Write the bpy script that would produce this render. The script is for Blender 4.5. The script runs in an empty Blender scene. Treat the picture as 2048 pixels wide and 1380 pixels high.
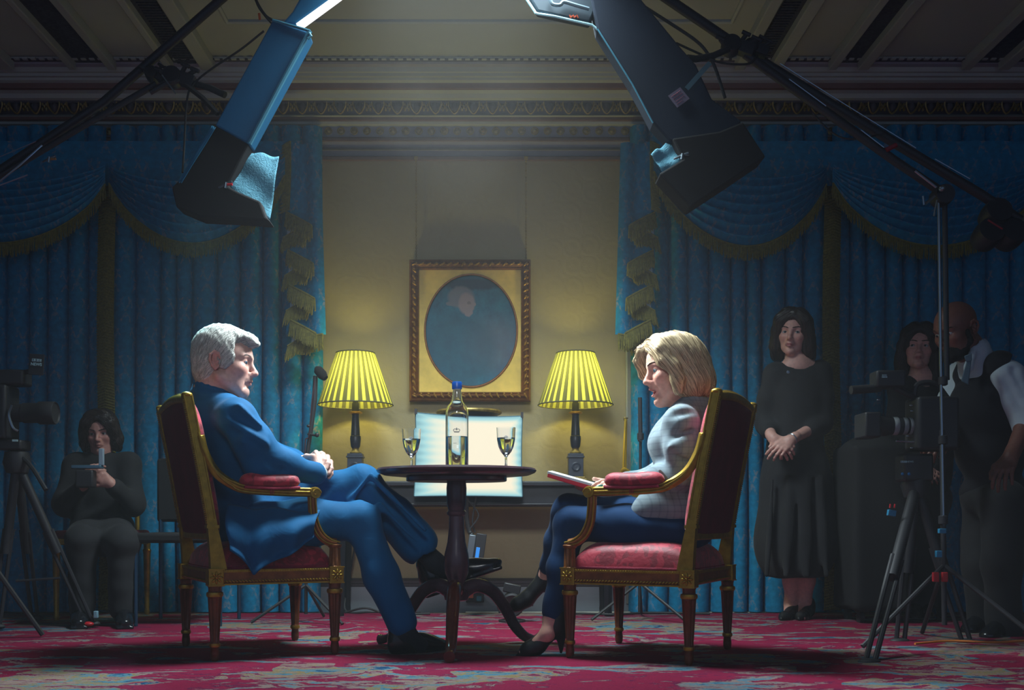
import bpy, bmesh, math, random
import numpy as np
from mathutils import Vector, Matrix, Euler

SC = bpy.context.scene
COL = SC.collection
R = math.radians
random.seed(7)
rng = np.random.default_rng(7)

# ------------------------------------------------------------------ camera
FPX, CX, CY, EYE = 2150.0, 985.0, 1040.0, 0.54      # focal length, vanishing point and eye height of the 2048x1380 frame
cam_data = bpy.data.cameras.new('camera')
cam_data.sensor_width = 36.0
cam_data.lens = FPX / 2048.0 * 36.0
cam_data.shift_x = (1024 - CX) / 2048.0
cam_data.shift_y = (CY - 690) / 2048.0
cam_data.clip_start = 0.05
cam = bpy.data.objects.new('camera', cam_data)
COL.objects.link(cam)
cam.location = (0, 0, EYE)
cam.rotation_euler = (R(90), 0, 0)
SC.camera = cam

SC.view_settings.view_transform = 'Standard'
SC.view_settings.look = 'None'
SC.view_settings.gamma = 1.0
SC.view_settings.use_curve_mapping = False
SC.view_settings.exposure = 0.0
SC.cycles.max_bounces = 8
SC.cycles.diffuse_bounces = 3
SC.cycles.glossy_bounces = 3
SC.cycles.transmission_bounces = 8
SC.cycles.volume_bounces = 0

world = bpy.data.worlds.new('dim_room_light')
SC.world = world
world.use_nodes = True
wb = world.node_tree.nodes['Background']
wb.inputs[0].default_value = (0.40, 0.56, 0.92, 1)
wb.inputs[1].default_value = 0.34


def area(name, loc, target, size, size_y, power, color, spread=180):
    l = bpy.data.lights.new(name, 'AREA')
    l.shape = 'RECTANGLE'
    l.size, l.size_y = size, size_y
    l.energy = power
    l.color = color
    l.spread = R(spread)
    o = bpy.data.objects.new(name, l)
    COL.objects.link(o)
    o.location = loc
    d = Vector(target) - Vector(loc)
    o.rotation_euler = d.to_track_quat('-Z', 'Y').to_euler()
    return o


# the film lights of the set: one big soft source over the table, one soft source on each boom
area('overhead_soft_light', (-0.10, 4.50, 2.94), (-0.10, 4.45, 0), 0.85, 0.6, 70, (0.80, 0.96, 1.0), 118)
area('left_boom_light', (-0.45, 4.66, 2.38), (0.78, 4.12, 1.10), 0.3, 0.3, 5.4, (0.86, 0.96, 1.0), 38)
area('right_boom_light', (0.15, 4.72, 2.42), (-1.02, 4.22, 1.10), 0.3, 0.3, 3.9, (0.86, 0.96, 1.0), 38)
area('rim_light', (-1.33, 4.80, 2.10), (-1.10, 4.28, 1.22), 0.12, 0.12, 2.4, (0.40, 0.92, 1.0), 44)
area('camera_side_bounce', (-0.2, 0.6, 2.5), (-0.15, 4.3, 1.35), 0.8, 0.5, 2.2, (0.92, 0.96, 1.0), 32)  # added fill lamp standing in for light bounced from the camera side


# ------------------------------------------------------------------ colours and materials
def lin(v):
    v = v / 255.0
    return v / 12.92 if v <= 0.04045 else ((v + 0.055) / 1.055) ** 2.4


def C(r, g, b):
    return (lin(r), lin(g), lin(b), 1.0)


class NT:
    """small helper around a node tree"""
    def __init__(s, m):
        s.t = m.node_tree
        s.n = s.t.nodes
        s.bsdf = s.n['Principled BSDF']

    def node(s, typ, **kw):
        n = s.n.new(typ)
        for k, v in kw.items():
            setattr(n, k, v)
        return n

    def set(s, sock, v):
        if hasattr(v, 'is_output') or isinstance(v, bpy.types.NodeSocket):
            s.t.links.new(v, sock)
        else:
            sock.default_value = v

    def math(s, op, a, b=None, c=None, clamp=False):
        n = s.node('ShaderNodeMath', operation=op, use_clamp=clamp)
        s.set(n.inputs[0], a)
        if b is not None:
            s.set(n.inputs[1], b)
        if c is not None:
            s.set(n.inputs[2], c)
        return n.outputs[0]

    def coord(s, kind='Object', scale=None, rot=None):
        n = s.node('ShaderNodeTexCoord')
        o = n.outputs[kind]
        if scale or rot:
            m = s.node('ShaderNodeMapping')
            s.t.links.new(o, m.inputs[0])
            if scale:
                m.inputs['Scale'].default_value = scale
            if rot:
                m.inputs['Rotation'].default_value = rot
            o = m.outputs[0]
        return o

    def noise(s, vec, scale, detail=4, rough=0.6, dist=0.0, out='Fac'):
        n = s.node('ShaderNodeTexNoise')
        s.set(n.inputs['Vector'], vec)
        n.inputs['Scale'].default_value = scale
        n.inputs['Detail'].default_value = detail
        n.inputs['Roughness'].default_value = rough
        n.inputs['Distortion'].default_value = dist
        return n.outputs[out]

    def ramp(s, fac, stops, interp='LINEAR'):
        n = s.node('ShaderNodeValToRGB')
        n.color_ramp.interpolation = interp
        e = n.color_ramp.elements
        while len(e) < len(stops):
            e.new(0.5)
        for i, (p, c) in enumerate(stops):
            e[i].position = p
            e[i].color = c
        s.set(n.inputs[0], fac)
        return n.outputs[0]

    def mix(s, fac, a, b, mode='MIX'):
        n = s.node('ShaderNodeMix', data_type='RGBA', blend_type=mode)
        s.set(n.inputs[0], fac)
        s.set(n.inputs[6], a)
        s.set(n.inputs[7], b)
        return n.outputs[2]

    def bump(s, h, strength=0.3, dist=0.01):
        n = s.node('ShaderNodeBump')
        n.inputs['Strength'].default_value = strength
        n.inputs['Distance'].default_value = dist
        s.set(n.inputs['Height'], h)
        s.t.links.new(n.outputs[0], s.bsdf.inputs['Normal'])


def mat(name, col, rough=0.6, metal=0.0, spec=0.5, noise=None, bump=None, sheen=0.0):
    """plain principled material; noise=(scale, amount) mottles the colour, bump=(scale, strength, distance)"""
    m = bpy.data.materials.new(name)
    m.use_nodes = True
    t = NT(m)
    b = t.bsdf
    b.inputs['Base Color'].default_value = col
    b.inputs['Roughness'].default_value = rough
    b.inputs['Metallic'].default_value = metal
    b.inputs['Specular IOR Level'].default_value = spec
    if sheen:
        b.inputs['Sheen Weight'].default_value = sheen
    if noise:
        f = t.noise(t.coord(), noise[0])
        k = noise[1]
        dark = tuple(c * (1 - k) for c in col[:3]) + (1,)
        lite = tuple(min(1, c * (1 + k)) for c in col[:3]) + (1,)
        t.set(b.inputs['Base Color'], t.ramp(f, [(0.3, dark), (0.7, lite)]))
    if bump:
        t.bump(t.noise(t.coord(), bump[0]), bump[1], bump[2])
    return m


def emit(name, col, strength):
    m = mat(name, (0.02, 0.02, 0.02, 1), 0.6)
    b = NT(m).bsdf
    b.inputs['Emission Color'].default_value = col
    b.inputs['Emission Strength'].default_value = strength
    return m


def W(px, py, d):
    """the point of the room at depth d that the frame pixel (px, py) looks at"""
    return Vector(((px - CX) * d / FPX, d, EYE + (CY - py) * d / FPX))


# ------------------------------------------------------------------ objects
def tag(o, label=None, cat=None, group=None, kind=None):
    if label:
        o['label'] = label
    if cat:
        o['category'] = cat
    if group:
        o['group'] = group
    if kind:
        o['kind'] = kind
    return o


def thing(name, label, cat, loc=(0, 0, 0), rotz=0.0, group=None):
    o = bpy.data.objects.new(name, None)
    o.empty_display_size = 0.05
    COL.objects.link(o)
    o.location = loc
    o.rotation_euler = (0, 0, rotz)
    return tag(o, label, cat, group)


def rot_to(v):
    return Vector(v).to_track_quat('Z', 'Y').to_matrix()


class MB:
    """collects shapes into one mesh"""
    def __init__(s):
        s.v, s.f, s.uv = [], [], {}

    def add(s, verts, faces):
        o = len(s.v)
        s.v += [tuple(p) for p in verts]
        s.f += [tuple(i + o for i in f) for f in faces]
        return o

    def box(s, c, size, rot=None):
        hx, hy, hz = size[0] / 2, size[1] / 2, size[2] / 2
        p = [Vector((x, y, z)) for x in (-hx, hx) for y in (-hy, hy) for z in (-hz, hz)]
        if rot is not None:
            p = [rot @ q for q in p]
        c = Vector(c)
        s.add([q + c for q in p], [(0, 1, 3, 2), (4, 6, 7, 5), (0, 4, 5, 1), (2, 3, 7, 6), (0, 2, 6, 4), (1, 5, 7, 3)])
        return s

    def hexa(s, p):
        """p: four bottom points in order, then the four above them"""
        s.add(p, [(3, 2, 1, 0), (4, 5, 6, 7), (0, 1, 5, 4), (1, 2, 6, 5), (2, 3, 7, 6), (3, 0, 4, 7)])
        return s

    def tube(s, pts, rad, seg=10, cap=True, flat=1.0):
        pts = [Vector(p) for p in pts]
        if not hasattr(rad, '__len__'):
            rad = [rad] * len(pts)
        n = len(pts)
        up = None
        rings = []
        for i, p in enumerate(pts):
            d = (pts[min(i + 1, n - 1)] - pts[max(i - 1, 0)])
            d = d.normalized() if d.length > 1e-9 else Vector((0, 0, 1))
            if up is None:
                up = Vector((0, 1, 0)) if abs(d.y) < 0.9 else Vector((1, 0, 0))
            a = d.cross(up)
            a = a.normalized() if a.length > 1e-6 else d.orthogonal().normalized()
            b = a.cross(d).normalized()
            up = b
            rings.append([p + (a * math.cos(t) + b * math.sin(t) * flat) * rad[i] for t in [2 * math.pi * k / seg for k in range(seg)]])
        o = len(s.v)
        for r in rings:
            s.v += [tuple(q) for q in r]
        for i in range(n - 1):
            for k in range(seg):
                a, b = o + i * seg + k, o + i * seg + (k + 1) % seg
                s.f.append((a, b, b + seg, a + seg))
        if cap:
            s.f.append(tuple(o + k for k in reversed(range(seg))))
            s.f.append(tuple(o + (n - 1) * seg + k for k in range(seg)))
        return s

    def lathe(s, prof, loc=(0, 0, 0), seg=32, rot=None, flute=0, depth=0.0, fl=(0, 0), caps=True):
        """prof: (radius, z) from the bottom up; flute: number of grooves cut between heights fl"""
        o = len(s.v)
        loc = Vector(loc)
        for r, z in prof:
            for k in range(seg):
                a = 2 * math.pi * k / seg
                rr = r
                if flute and fl[0] <= z <= fl[1]:
                    rr = r * (1 - depth * (0.5 + 0.5 * math.cos(a * flute)))
                p = Vector((rr * math.cos(a), rr * math.sin(a), z))
                if rot is not None:
                    p = rot @ p
                s.v.append(tuple(p + loc))
        for i in range(len(prof) - 1):
            for k in range(seg):
                a, b = o + i * seg + k, o + i * seg + (k + 1) % seg
                s.f.append((a, b, b + seg, a + seg))
        if caps:
            if prof[0][0] > 1e-5:
                s.f.append(tuple(o + k for k in reversed(range(seg))))
            if prof[-1][0] > 1e-5:
                s.f.append(tuple(o + (len(prof) - 1) * seg + k for k in range(seg)))
        return s

    def prism(s, poly, a, b, fn=None):
        """poly extruded between a and b; fn(u, v, w) -> point (default: x, z in the polygon, extruded along y)"""
        fn = fn or (lambda u, v, w: (u, w, v))
        n = len(poly)
        P = [fn(u, v, a) for u, v in poly] + [fn(u, v, b) for u, v in poly]
        s.add(P, [tuple(range(n)), tuple(reversed(range(n, 2 * n)))] + [(k, k + n, (k + 1) % n + n, (k + 1) % n) for k in range(n)])
        return s

    def ell(s, c, r, rot=None, seg=20, rings=12):
        c = Vector(c)
        prof = []
        o = len(s.v)
        for i in range(rings + 1):
            t = math.pi * i / rings
            for k in range(seg):
                a = 2 * math.pi * k / seg
                p = Vector((r[0] * math.sin(t) * math.cos(a), r[1] * math.sin(t) * math.sin(a), -r[2] * math.cos(t)))
                if rot is not None:
                    p = rot @ p
                s.v.append(tuple(p + c))
        for i in range(rings):
            for k in range(seg):
                a, b = o + i * seg + k, o + i * seg + (k + 1) % seg
                s.f.append((a, b, b + seg, a + seg))
        return s

    def grid(s, fn, nu, nv, uvfn=None, closed=False):
        o = len(s.v)
        for j in range(nv + 1):
            for i in range(nu + 1):
                u, v = i / nu, j / nv
                s.v.append(tuple(fn(u, v)))
                if uvfn:
                    s.uv[len(s.v) - 1] = uvfn(u, v)
        for j in range(nv):
            for i in range(nu):
                a = o + j * (nu + 1) + i
                s.f.append((a, a + 1, a + nu + 2, a + nu + 1))
        return s

    def build(s, name, m, parent=None, org=(0, 0, 0), smooth=40, bevel=0, solid=0, seg=2):
        me = bpy.data.meshes.new(name)
        ox, oy, oz = org
        me.from_pydata([(x - ox, y - oy, z - oz) for x, y, z in s.v], [], s.f)
        if s.uv:
            ul = me.uv_layers.new(name='UVMap')
            for lp in me.loops:
                ul.data[lp.index].uv = s.uv.get(lp.vertex_index, (0, 0))
        bm = bmesh.new()
        bm.from_mesh(me)
        if not s.uv and not solid:
            bmesh.ops.remove_doubles(bm, verts=bm.verts, dist=1e-6)
            bmesh.ops.recalc_face_normals(bm, faces=bm.faces)
        bm.to_mesh(me)
        bm.free()
        me.materials.append(m)
        if smooth:
            me.shade_smooth()
            me.set_sharp_from_angle(angle=R(smooth))
        o = bpy.data.objects.new(name, me)
        COL.objects.link(o)
        if parent is not None:
            o.parent = parent
        if solid:
            md = o.modifiers.new('thickness', 'SOLIDIFY')
            md.thickness = solid
            md.offset = 0
        if bevel:
            md = o.modifiers.new('soft_edges', 'BEVEL')
            md.width = bevel
            md.segments = seg
            md.limit_method = 'ANGLE'
            md.angle_limit = R(35)
        return o


def catmull(pts, n=8):
    pts = [Vector(p) for p in pts]
    P = [pts[0] * 2 - pts[1]] + pts + [pts[-1] * 2 - pts[-2]]
    out = []
    for i in range(1, len(P) - 2):
        for k in range(n):
            t = k / n
            a, b, c, d = P[i - 1], P[i], P[i + 1], P[i + 2]
            out.append(0.5 * ((2 * b) + (c - a) * t + (2 * a - 5 * b + 4 * c - d) * t * t + (3 * b - a - 3 * c + d) * t ** 3))
    out.append(pts[-1])
    return out


def lerp(a, b, t):
    return a + (b - a) * t


def text_mb(txt, size, M, depth=0.001, name='writing', m=None, parent=None, align='CENTER', bold=0.0):
    """flat raised lettering as a mesh; M maps the text plane (x right, y up) into the scene"""
    cu = bpy.data.curves.new(name, 'FONT')
    cu.body = txt
    cu.size = size
    cu.align_x = align
    cu.align_y = 'CENTER'
    cu.extrude = depth
    cu.offset = bold
    t = bpy.data.objects.new(name, cu)
    COL.objects.link(t)
    dg = bpy.context.evaluated_depsgraph_get()
    me = bpy.data.meshes.new_from_object(t.evaluated_get(dg))
    bpy.data.objects.remove(t)
    bpy.data.curves.remove(cu)
    me.transform(M)
    me.materials.clear()
    me.materials.append(m)
    me.name = name
    o = bpy.data.objects.new(name, me)
    COL.objects.link(o)
    if parent is not None:
        o.parent = parent
    return o


def frame_m(o, x, y):
    """matrix with origin o, x axis x, y axis y"""
    x = Vector(x).normalized()
    z = x.cross(Vector(y)).normalized()
    y = z.cross(x)
    return Matrix(((x.x, y.x, z.x, o[0]), (x.y, y.y, z.y, o[1]), (x.z, y.z, z.z, o[2]), (0, 0, 0, 1)))


# ------------------------------------------------------------------ soft bodies: smooth-blended distance fields meshed as one surface
class Field:
    def __init__(s):
        s.ops = []

    def cap(s, a, b, ra, rb=None, k=0.012, sub=False):
        s.ops.append(('c', np.array(a, float), np.array(b, float), ra, ra if rb is None else rb, k, sub))
        return s

    def chain(s, pts, rad, k=0.012, sub=False):
        for i in range(len(pts) - 1):
            s.cap(pts[i], pts[i + 1], rad[i], rad[i + 1], k, sub)
        return s

    def ell(s, c, r, M=None, k=0.012, sub=False):
        M = np.eye(3) if M is None else np.array(M, float)
        s.ops.append(('e', np.array(c, float), np.array(r, float), M, k, sub))
        return s

    def box(s, c, half, M=None, rd=0.005, k=0.005, sub=False):
        M = np.eye(3) if M is None else np.array(M, float)
        s.ops.append(('b', np.array(c, float), np.array(half, float), M, rd, k, sub))
        return s

    def bounds(s):
        lo, hi = np.full(3, 1e9), np.full(3, -1e9)
        for o in s.ops:
            l, h = s._bb(o)
            if not o[-1]:
                lo, hi = np.minimum(lo, l), np.maximum(hi, h)
        return lo, hi

    @staticmethod
    def _bb(o):
        if o[0] == 'c':
            _, a, b, ra, rb, k, sub = o
            return np.minimum(a - ra, b - rb), np.maximum(a + ra, b + rb)
        if o[0] == 'e':
            e = np.sqrt(((o[3] * o[2][None, :]) ** 2).sum(1))
            return o[1] - e, o[1] + e
        e = (np.abs(o[3]) * o[2][None, :]).sum(1) + o[4]
        return o[1] - e, o[1] + e

    @staticmethod
    def _dist(o, X, Y, Z):
        if o[0] == 'c':
            _, a, b, ra, rb, k, sub = o
            d = b - a
            L2 = max(float(d @ d), 1e-12)
            px, py, pz = X - a[0], Y - a[1], Z - a[2]
            t = np.clip((px * d[0] + py * d[1] + pz * d[2]) / L2, 0, 1)
            return np.sqrt((px - t * d[0]) ** 2 + (py - t * d[1]) ** 2 + (pz - t * d[2]) ** 2) - (ra + (rb - ra) * t)
        M = o[3]
        px, py, pz = X - o[1][0], Y - o[1][1], Z - o[1][2]
        q = [px * M[0, i] + py * M[1, i] + pz * M[2, i] for i in range(3)]
        r = o[2]
        if o[0] == 'e':
            k0 = np.sqrt(sum((q[i] / r[i]) ** 2 for i in range(3)))
            k1 = np.sqrt(sum((q[i] / r[i] ** 2) ** 2 for i in range(3))) + 1e-9
            return k0 * (k0 - 1.0) / k1
        g = [np.abs(q[i]) - r[i] for i in range(3)]
        out = np.sqrt(sum(np.maximum(v, 0) ** 2 for v in g))
        return out + np.minimum(np.maximum(np.maximum(g[0], g[1]), g[2]), 0) - o[4]

    def eval(s, ax, h):
        n = np.array([len(a) for a in ax])
        F = np.full(n, 0.06, np.float32)
        for o in s.ops:
            l, u = s._bb(o)
            k, sub = o[-2], o[-1]
            pad = k + 2.5 * h
            i0 = [max(0, np.searchsorted(ax[i], l[i] - pad) - 1) for i in range(3)]
            i1 = [min(n[i], np.searchsorted(ax[i], u[i] + pad) + 1) for i in range(3)]
            if any(i1[i] <= i0[i] for i in range(3)):
                continue
            sl = tuple(slice(i0[i], i1[i]) for i in range(3))
            X, Y, Z = np.meshgrid(ax[0][sl[0]], ax[1][sl[1]], ax[2][sl[2]], indexing='ij', sparse=True)
            D = s._dist(o, X, Y, Z).astype(np.float32)
            A = F[sl]
            kk = max(k, 1e-5)
            if sub:
                D = -D
                hh = np.maximum(kk - np.abs(A - D), 0) / kk
                F[sl] = np.maximum(A, D) + hh * hh * kk * 0.25
            else:
                hh = np.maximum(kk - np.abs(A - D), 0) / kk
                F[sl] = np.minimum(A, D) - hh * hh * kk * 0.25
        return F

    def surf(s, h, lo=None, hi=None, disp=None, fine=None, zones=()):
        """(vertices, quads) of the zero surface; the grid lines are closer together inside the zones"""
        l, u = s.bounds()
        lo = l - 3 * h if lo is None else np.array(lo, float)
        hi = u + 3 * h if hi is None else np.array(hi, float)
        ax = []
        for i in range(3):
            c, x = [], lo[i]
            while x < hi[i] + h:
                c.append(x)
                x += fine if any(za[i] <= x <= zb[i] for za, zb in zones) else h
            ax.append(np.array(c))
        F = s.eval([a.astype(np.float32) for a in ax], h)
        if disp is not None:
            m = np.abs(F) < 0.03
            I = np.argwhere(m)
            F[m] += disp(ax[0][I[:, 0]], ax[1][I[:, 1]], ax[2][I[:, 2]]).astype(np.float32)
        s.F, s.lo, s.h = F, lo, h
        S = F < 0
        c = np.zeros(np.array(F.shape) - 1, np.int8)
        for dx in (0, 1):
            for dy in (0, 1):
                for dz in (0, 1):
                    c += S[dx:S.shape[0] - 1 + dx, dy:S.shape[1] - 1 + dy, dz:S.shape[2] - 1 + dz]
        act = (c > 0) & (c < 8)
        I = np.argwhere(act)
        idx = np.full(act.shape, -1, np.int32)
        idx[act] = np.arange(len(I))
        pos = np.zeros((len(I), 3))
        cnt = np.zeros(len(I))
        cor = [np.array(t) for t in [(0, 0, 0), (1, 0, 0), (0, 1, 0), (1, 1, 0), (0, 0, 1), (1, 0, 1), (0, 1, 1), (1, 1, 1)]]
        for a, b in [(0, 1), (2, 3), (4, 5), (6, 7), (0, 2), (1, 3), (4, 6), (5, 7), (0, 4), (1, 5), (2, 6), (3, 7)]:
            fa = F[tuple((I + cor[a]).T)]
            fb = F[tuple((I + cor[b]).T)]
            x = (fa < 0) != (fb < 0)
            t = np.where(x, fa / np.where(x, fa - fb, 1), 0)
            pos += np.where(x[:, None], cor[a] + t[:, None] * (cor[b] - cor[a]), 0)
            cnt += x
        pos /= np.maximum(cnt, 1)[:, None]
        V = np.stack([ax[i][I[:, i]] + pos[:, i] * (ax[i][I[:, i] + 1] - ax[i][I[:, i]]) for i in range(3)], 1)
        Q = []
        for axn in range(3):
            sl0 = [slice(1, -1)] * 3
            sl1 = [slice(1, -1)] * 3
            sl0[axn] = slice(0, -1)
            sl1[axn] = slice(1, None)
            e = S[tuple(sl0)] != S[tuple(sl1)]
            E = np.argwhere(e)
            off = np.ones(3, int)
            off[axn] = 0
            E = E + off
            b, cc = [(1, 2), (2, 0), (0, 1)][axn]
            ub = np.zeros(3, int); ub[b] = 1
            uc = np.zeros(3, int); uc[cc] = 1
            q = np.stack([idx[tuple((E - ub - uc).T)], idx[tuple((E - uc).T)], idx[tuple(E.T)], idx[tuple((E - ub).T)]], 1)
            inside = S[tuple(E.T)]
            q[~inside] = q[~inside][:, ::-1]
            Q.append(q[(q >= 0).all(1)])
        return V, np.concatenate(Q)

    def sample(s, P):
        """trilinear look-up of the last evaluated field"""
        g = (np.asarray(P) - s.lo) / s.h
        g = np.clip(g, 0, np.array(s.F.shape) - 1.001)
        i = g.astype(int)
        f = g - i
        r = 0
        for dx in (0, 1):
            for dy in (0, 1):
                for dz in (0, 1):
                    w = (f[:, 0] if dx else 1 - f[:, 0]) * (f[:, 1] if dy else 1 - f[:, 1]) * (f[:, 2] if dz else 1 - f[:, 2])
                    r = r + w * s.F[i[:, 0] + dx, i[:, 1] + dy, i[:, 2] + dz]
        return r

    def grad(s, P):
        e = s.h
        G = np.stack([s.sample(P + np.eye(3)[i] * e) - s.sample(P - np.eye(3)[i] * e) for i in range(3)], 1)
        return G / (np.linalg.norm(G, axis=1)[:, None] + 1e-9)


def np_mesh(name, V, Q, m, parent=None, org=(0, 0, 0), color=None, smooth=True):
    me = bpy.data.meshes.new(name)
    V = np.asarray(V, np.float32) - np.array(org, np.float32)
    me.vertices.add(len(V))
    me.vertices.foreach_set('co', V.ravel())
    Q = np.asarray(Q, np.int32)
    k = Q.shape[1]
    me.loops.add(Q.size)
    me.loops.foreach_set('vertex_index', Q.ravel())
    me.polygons.add(len(Q))
    me.polygons.foreach_set('loop_start', np.arange(len(Q), dtype=np.int32) * k)
    me.update(calc_edges=True)
    me.validate()
    if color is not None:
        a = me.color_attributes.new('tone', 'FLOAT_COLOR', 'POINT')
        a.data.foreach_set('color', np.asarray(color, np.float32).ravel())
    for mm in (m if isinstance(m, (list, tuple)) else [m]):
        me.materials.append(mm)
    if smooth:
        me.shade_smooth()
    o = bpy.data.objects.new(name, me)
    COL.objects.link(o)
    if parent is not None:
        o.parent = parent
    return o


def join_np(parts):
    Vs, Qs, o = [], [], 0
    for V, Q in parts:
        Vs.append(V)
        Qs.append(Q + o)
        o += len(V)
    return np.concatenate(Vs), np.concatenate(Qs)


def smooth_np(V, Q, it=1, lam=0.5):
    E = np.concatenate([Q[:, [0, 1]], Q[:, [1, 2]], Q[:, [2, 3]], Q[:, [3, 0]]])
    for _ in range(it):
        acc = np.zeros_like(V)
        cnt = np.zeros(len(V))
        for a, b in ((0, 1), (1, 0)):
            for i in range(3):
                acc[:, i] += np.bincount(E[:, a], V[E[:, b], i], len(V))
            cnt += np.bincount(E[:, a], minlength=len(V))
        V = V + lam * (acc / np.maximum(cnt, 1)[:, None] - V)
    return V


def wob(seed, f, amp, stretch=(1, 1, 1)):
    """cheap smooth noise: a sum of random sines, for cloth folds"""
    r = np.random.default_rng(seed)
    K = r.normal(size=(7, 3)) * f * np.array(stretch)
    ph = r.uniform(0, 6.28, 7)

    def fn(x, y, z):
        t = 0
        for k, p in zip(K, ph):
            t = t + np.sin(k[0] * x + k[1] * y + k[2] * z + p)
        return amp * t / 2.6
    return fn


def garment(F, name, m, parent, org, h=0.005, disp=None, it=1, lo=None, hi=None):
    V, Q = F.surf(h, lo, hi, disp)
    V = smooth_np(V, Q, it)
    return np_mesh(name, V, Q, m, parent, org)


def strands(F, name, m, parent, org, n, flow, length, rad, lift=0.001, steps=9, seed=1, keep=None, curl=0.0, base=None, jitter=0.18):
    """hair: a base surface plus n locks combed over it along flow(P, N) -> direction"""
    r = np.random.default_rng(seed)
    V, Q = base
    sel = V if keep is None else V[keep(V)]
    P = sel[r.integers(0, len(sel), n)].copy()
    L = length * r.uniform(0.6, 1.15, n)
    jit = r.normal(size=(n, 3)) * jitter
    lf = lift * r.uniform(0.2, 1.6, n)
    path = []
    for i in range(steps):
        N = F.grad(P)
        P = P - N * (F.sample(P) - lf * (1.0 if i else 0.3))[:, None]
        path.append(P.copy())
        D = flow(P, N) + jit
        D = D - N * (D * N).sum(1)[:, None]
        D /= np.linalg.norm(D, axis=1)[:, None] + 1e-9
        if curl:
            D = D + np.cross(N, D) * curl * np.sin(i * 1.3 + r.uniform(0, 6.28, n))[:, None]
        P = P + D * (L / steps)[:, None]
    path = np.stack(path, 1)                       # n, steps, 3
    T = np.gradient(path, axis=1)
    T /= np.linalg.norm(T, axis=2)[:, :, None] + 1e-9
    up = F.grad(path.reshape(-1, 3)).reshape(path.shape)
    S = np.cross(T, up)
    S /= np.linalg.norm(S, axis=2)[:, :, None] + 1e-9
    prof = np.array([0.5] + [1.0] * (steps - 3) + [0.7, 0.15])
    rr = (rad * r.uniform(0.6, 1.4, n))[:, None] * prof[None, :]
    ring = [path + S * rr[:, :, None], path + up * rr[:, :, None] * 0.8, path - S * rr[:, :, None]]
    VV = np.stack(ring, 2).reshape(-1, 3)          # n*steps*3
    base_i = (np.arange(n)[:, None] * steps + np.arange(steps - 1)[None, :]) * 3
    qs = []
    for a, b in ((0, 1), (1, 2)):
        qs.append(np.stack([base_i + a, base_i + b, base_i + 3 + b, base_i + 3 + a], -1).reshape(-1, 4))
    QQ = np.concatenate(qs)
    tone = np.repeat(r.uniform(0, 1, n), steps * 3)
    Vall, Qall = join_np([(V, Q), (VV, QQ)])
    t = np.concatenate([np.full(len(V), 0.35), tone])
    col = np.stack([t, t, t, np.ones_like(t)], 1)
    return np_mesh(name, Vall, Qall, m, parent, org, color=col)


# ------------------------------------------------------------------ materials of the room
def damask(name, base, motif, rough=0.75):
    m = bpy.data.materials.new(name)
    m.use_nodes = True
    t = NT(m)
    sep = t.node('ShaderNodeSeparateXYZ')
    t.t.links.new(t.coord('UV'), sep.inputs[0])
    u, v = sep.outputs[0], sep.outputs[1]
    vv = t.math('DIVIDE', v, 0.165)
    row = t.math('FLOOR', vv)
    uu = t.math('ADD', t.math('DIVIDE', u, 0.135), t.math('MULTIPLY', row, 0.5))
    wn = t.math('MULTIPLY_ADD', t.noise(t.coord('UV'), 16, 3, 0.6, 1.0), 0.5, -0.25)
    a = t.math('ADD', t.math('ABSOLUTE', t.math('SUBTRACT', t.math('FRACT', uu), 0.5)), t.math('MULTIPLY', wn, 0.45))
    b = t.math('ADD', t.math('SUBTRACT', t.math('FRACT', vv), 0.5), t.math('MULTIPLY', wn, 0.6))

    def line(off, slope, w, lo, hi):
        d = t.math('ABSOLUTE', t.math('SUBTRACT', a, t.math('MULTIPLY_ADD', b, slope, off)))
        k = t.math('LESS_THAN', d, w)
        k = t.math('MULTIPLY', k, t.math('GREATER_THAN', b, lo))
        return t.math('MULTIPLY', k, t.math('LESS_THAN', b, hi))
    k = line(0.05, 0.55, 0.05, -0.04, 0.36)
    k = t.math('MAXIMUM', k, line(-0.04, -0.6, 0.045, -0.42, -0.08))
    k = t.math('MAXIMUM', k, line(0.30, -0.5, 0.03, 0.05, 0.4))
    rr = t.math('ADD', t.math('MULTIPLY', t.math('MULTIPLY', a, a), 2.2), t.math('POWER', t.math('ADD', b, 0.18), 2.0))
    k = t.math('MAXIMUM', k, t.math('LESS_THAN', rr, 0.012))
    n = t.noise(t.coord('UV'), 55, 3)
    n2 = t.noise(t.coord('UV'), 7, 2)
    k = t.math('MULTIPLY', k, t.math('MULTIPLY_ADD', n, 3.2, -1.15, clamp=True))
    k = t.math('MULTIPLY', k, t.math('MULTIPLY_ADD', n2, 2.2, -0.45, clamp=True))
    fine = t.ramp(t.noise(t.coord('UV'), 30, 3), [(0.35, tuple(c * 0.8 for c in base[:3]) + (1,)), (0.7, tuple(c * 1.2 for c in base[:3]) + (1,))])
    t.set(t.bsdf.inputs['Base Color'], t.mix(k, fine, motif))
    t.bsdf.inputs['Roughness'].default_value = rough
    t.bsdf.inputs['Specular IOR Level'].default_value = 0.3
    t.bump(k, 0.2, 0.004)
    return m


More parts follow.
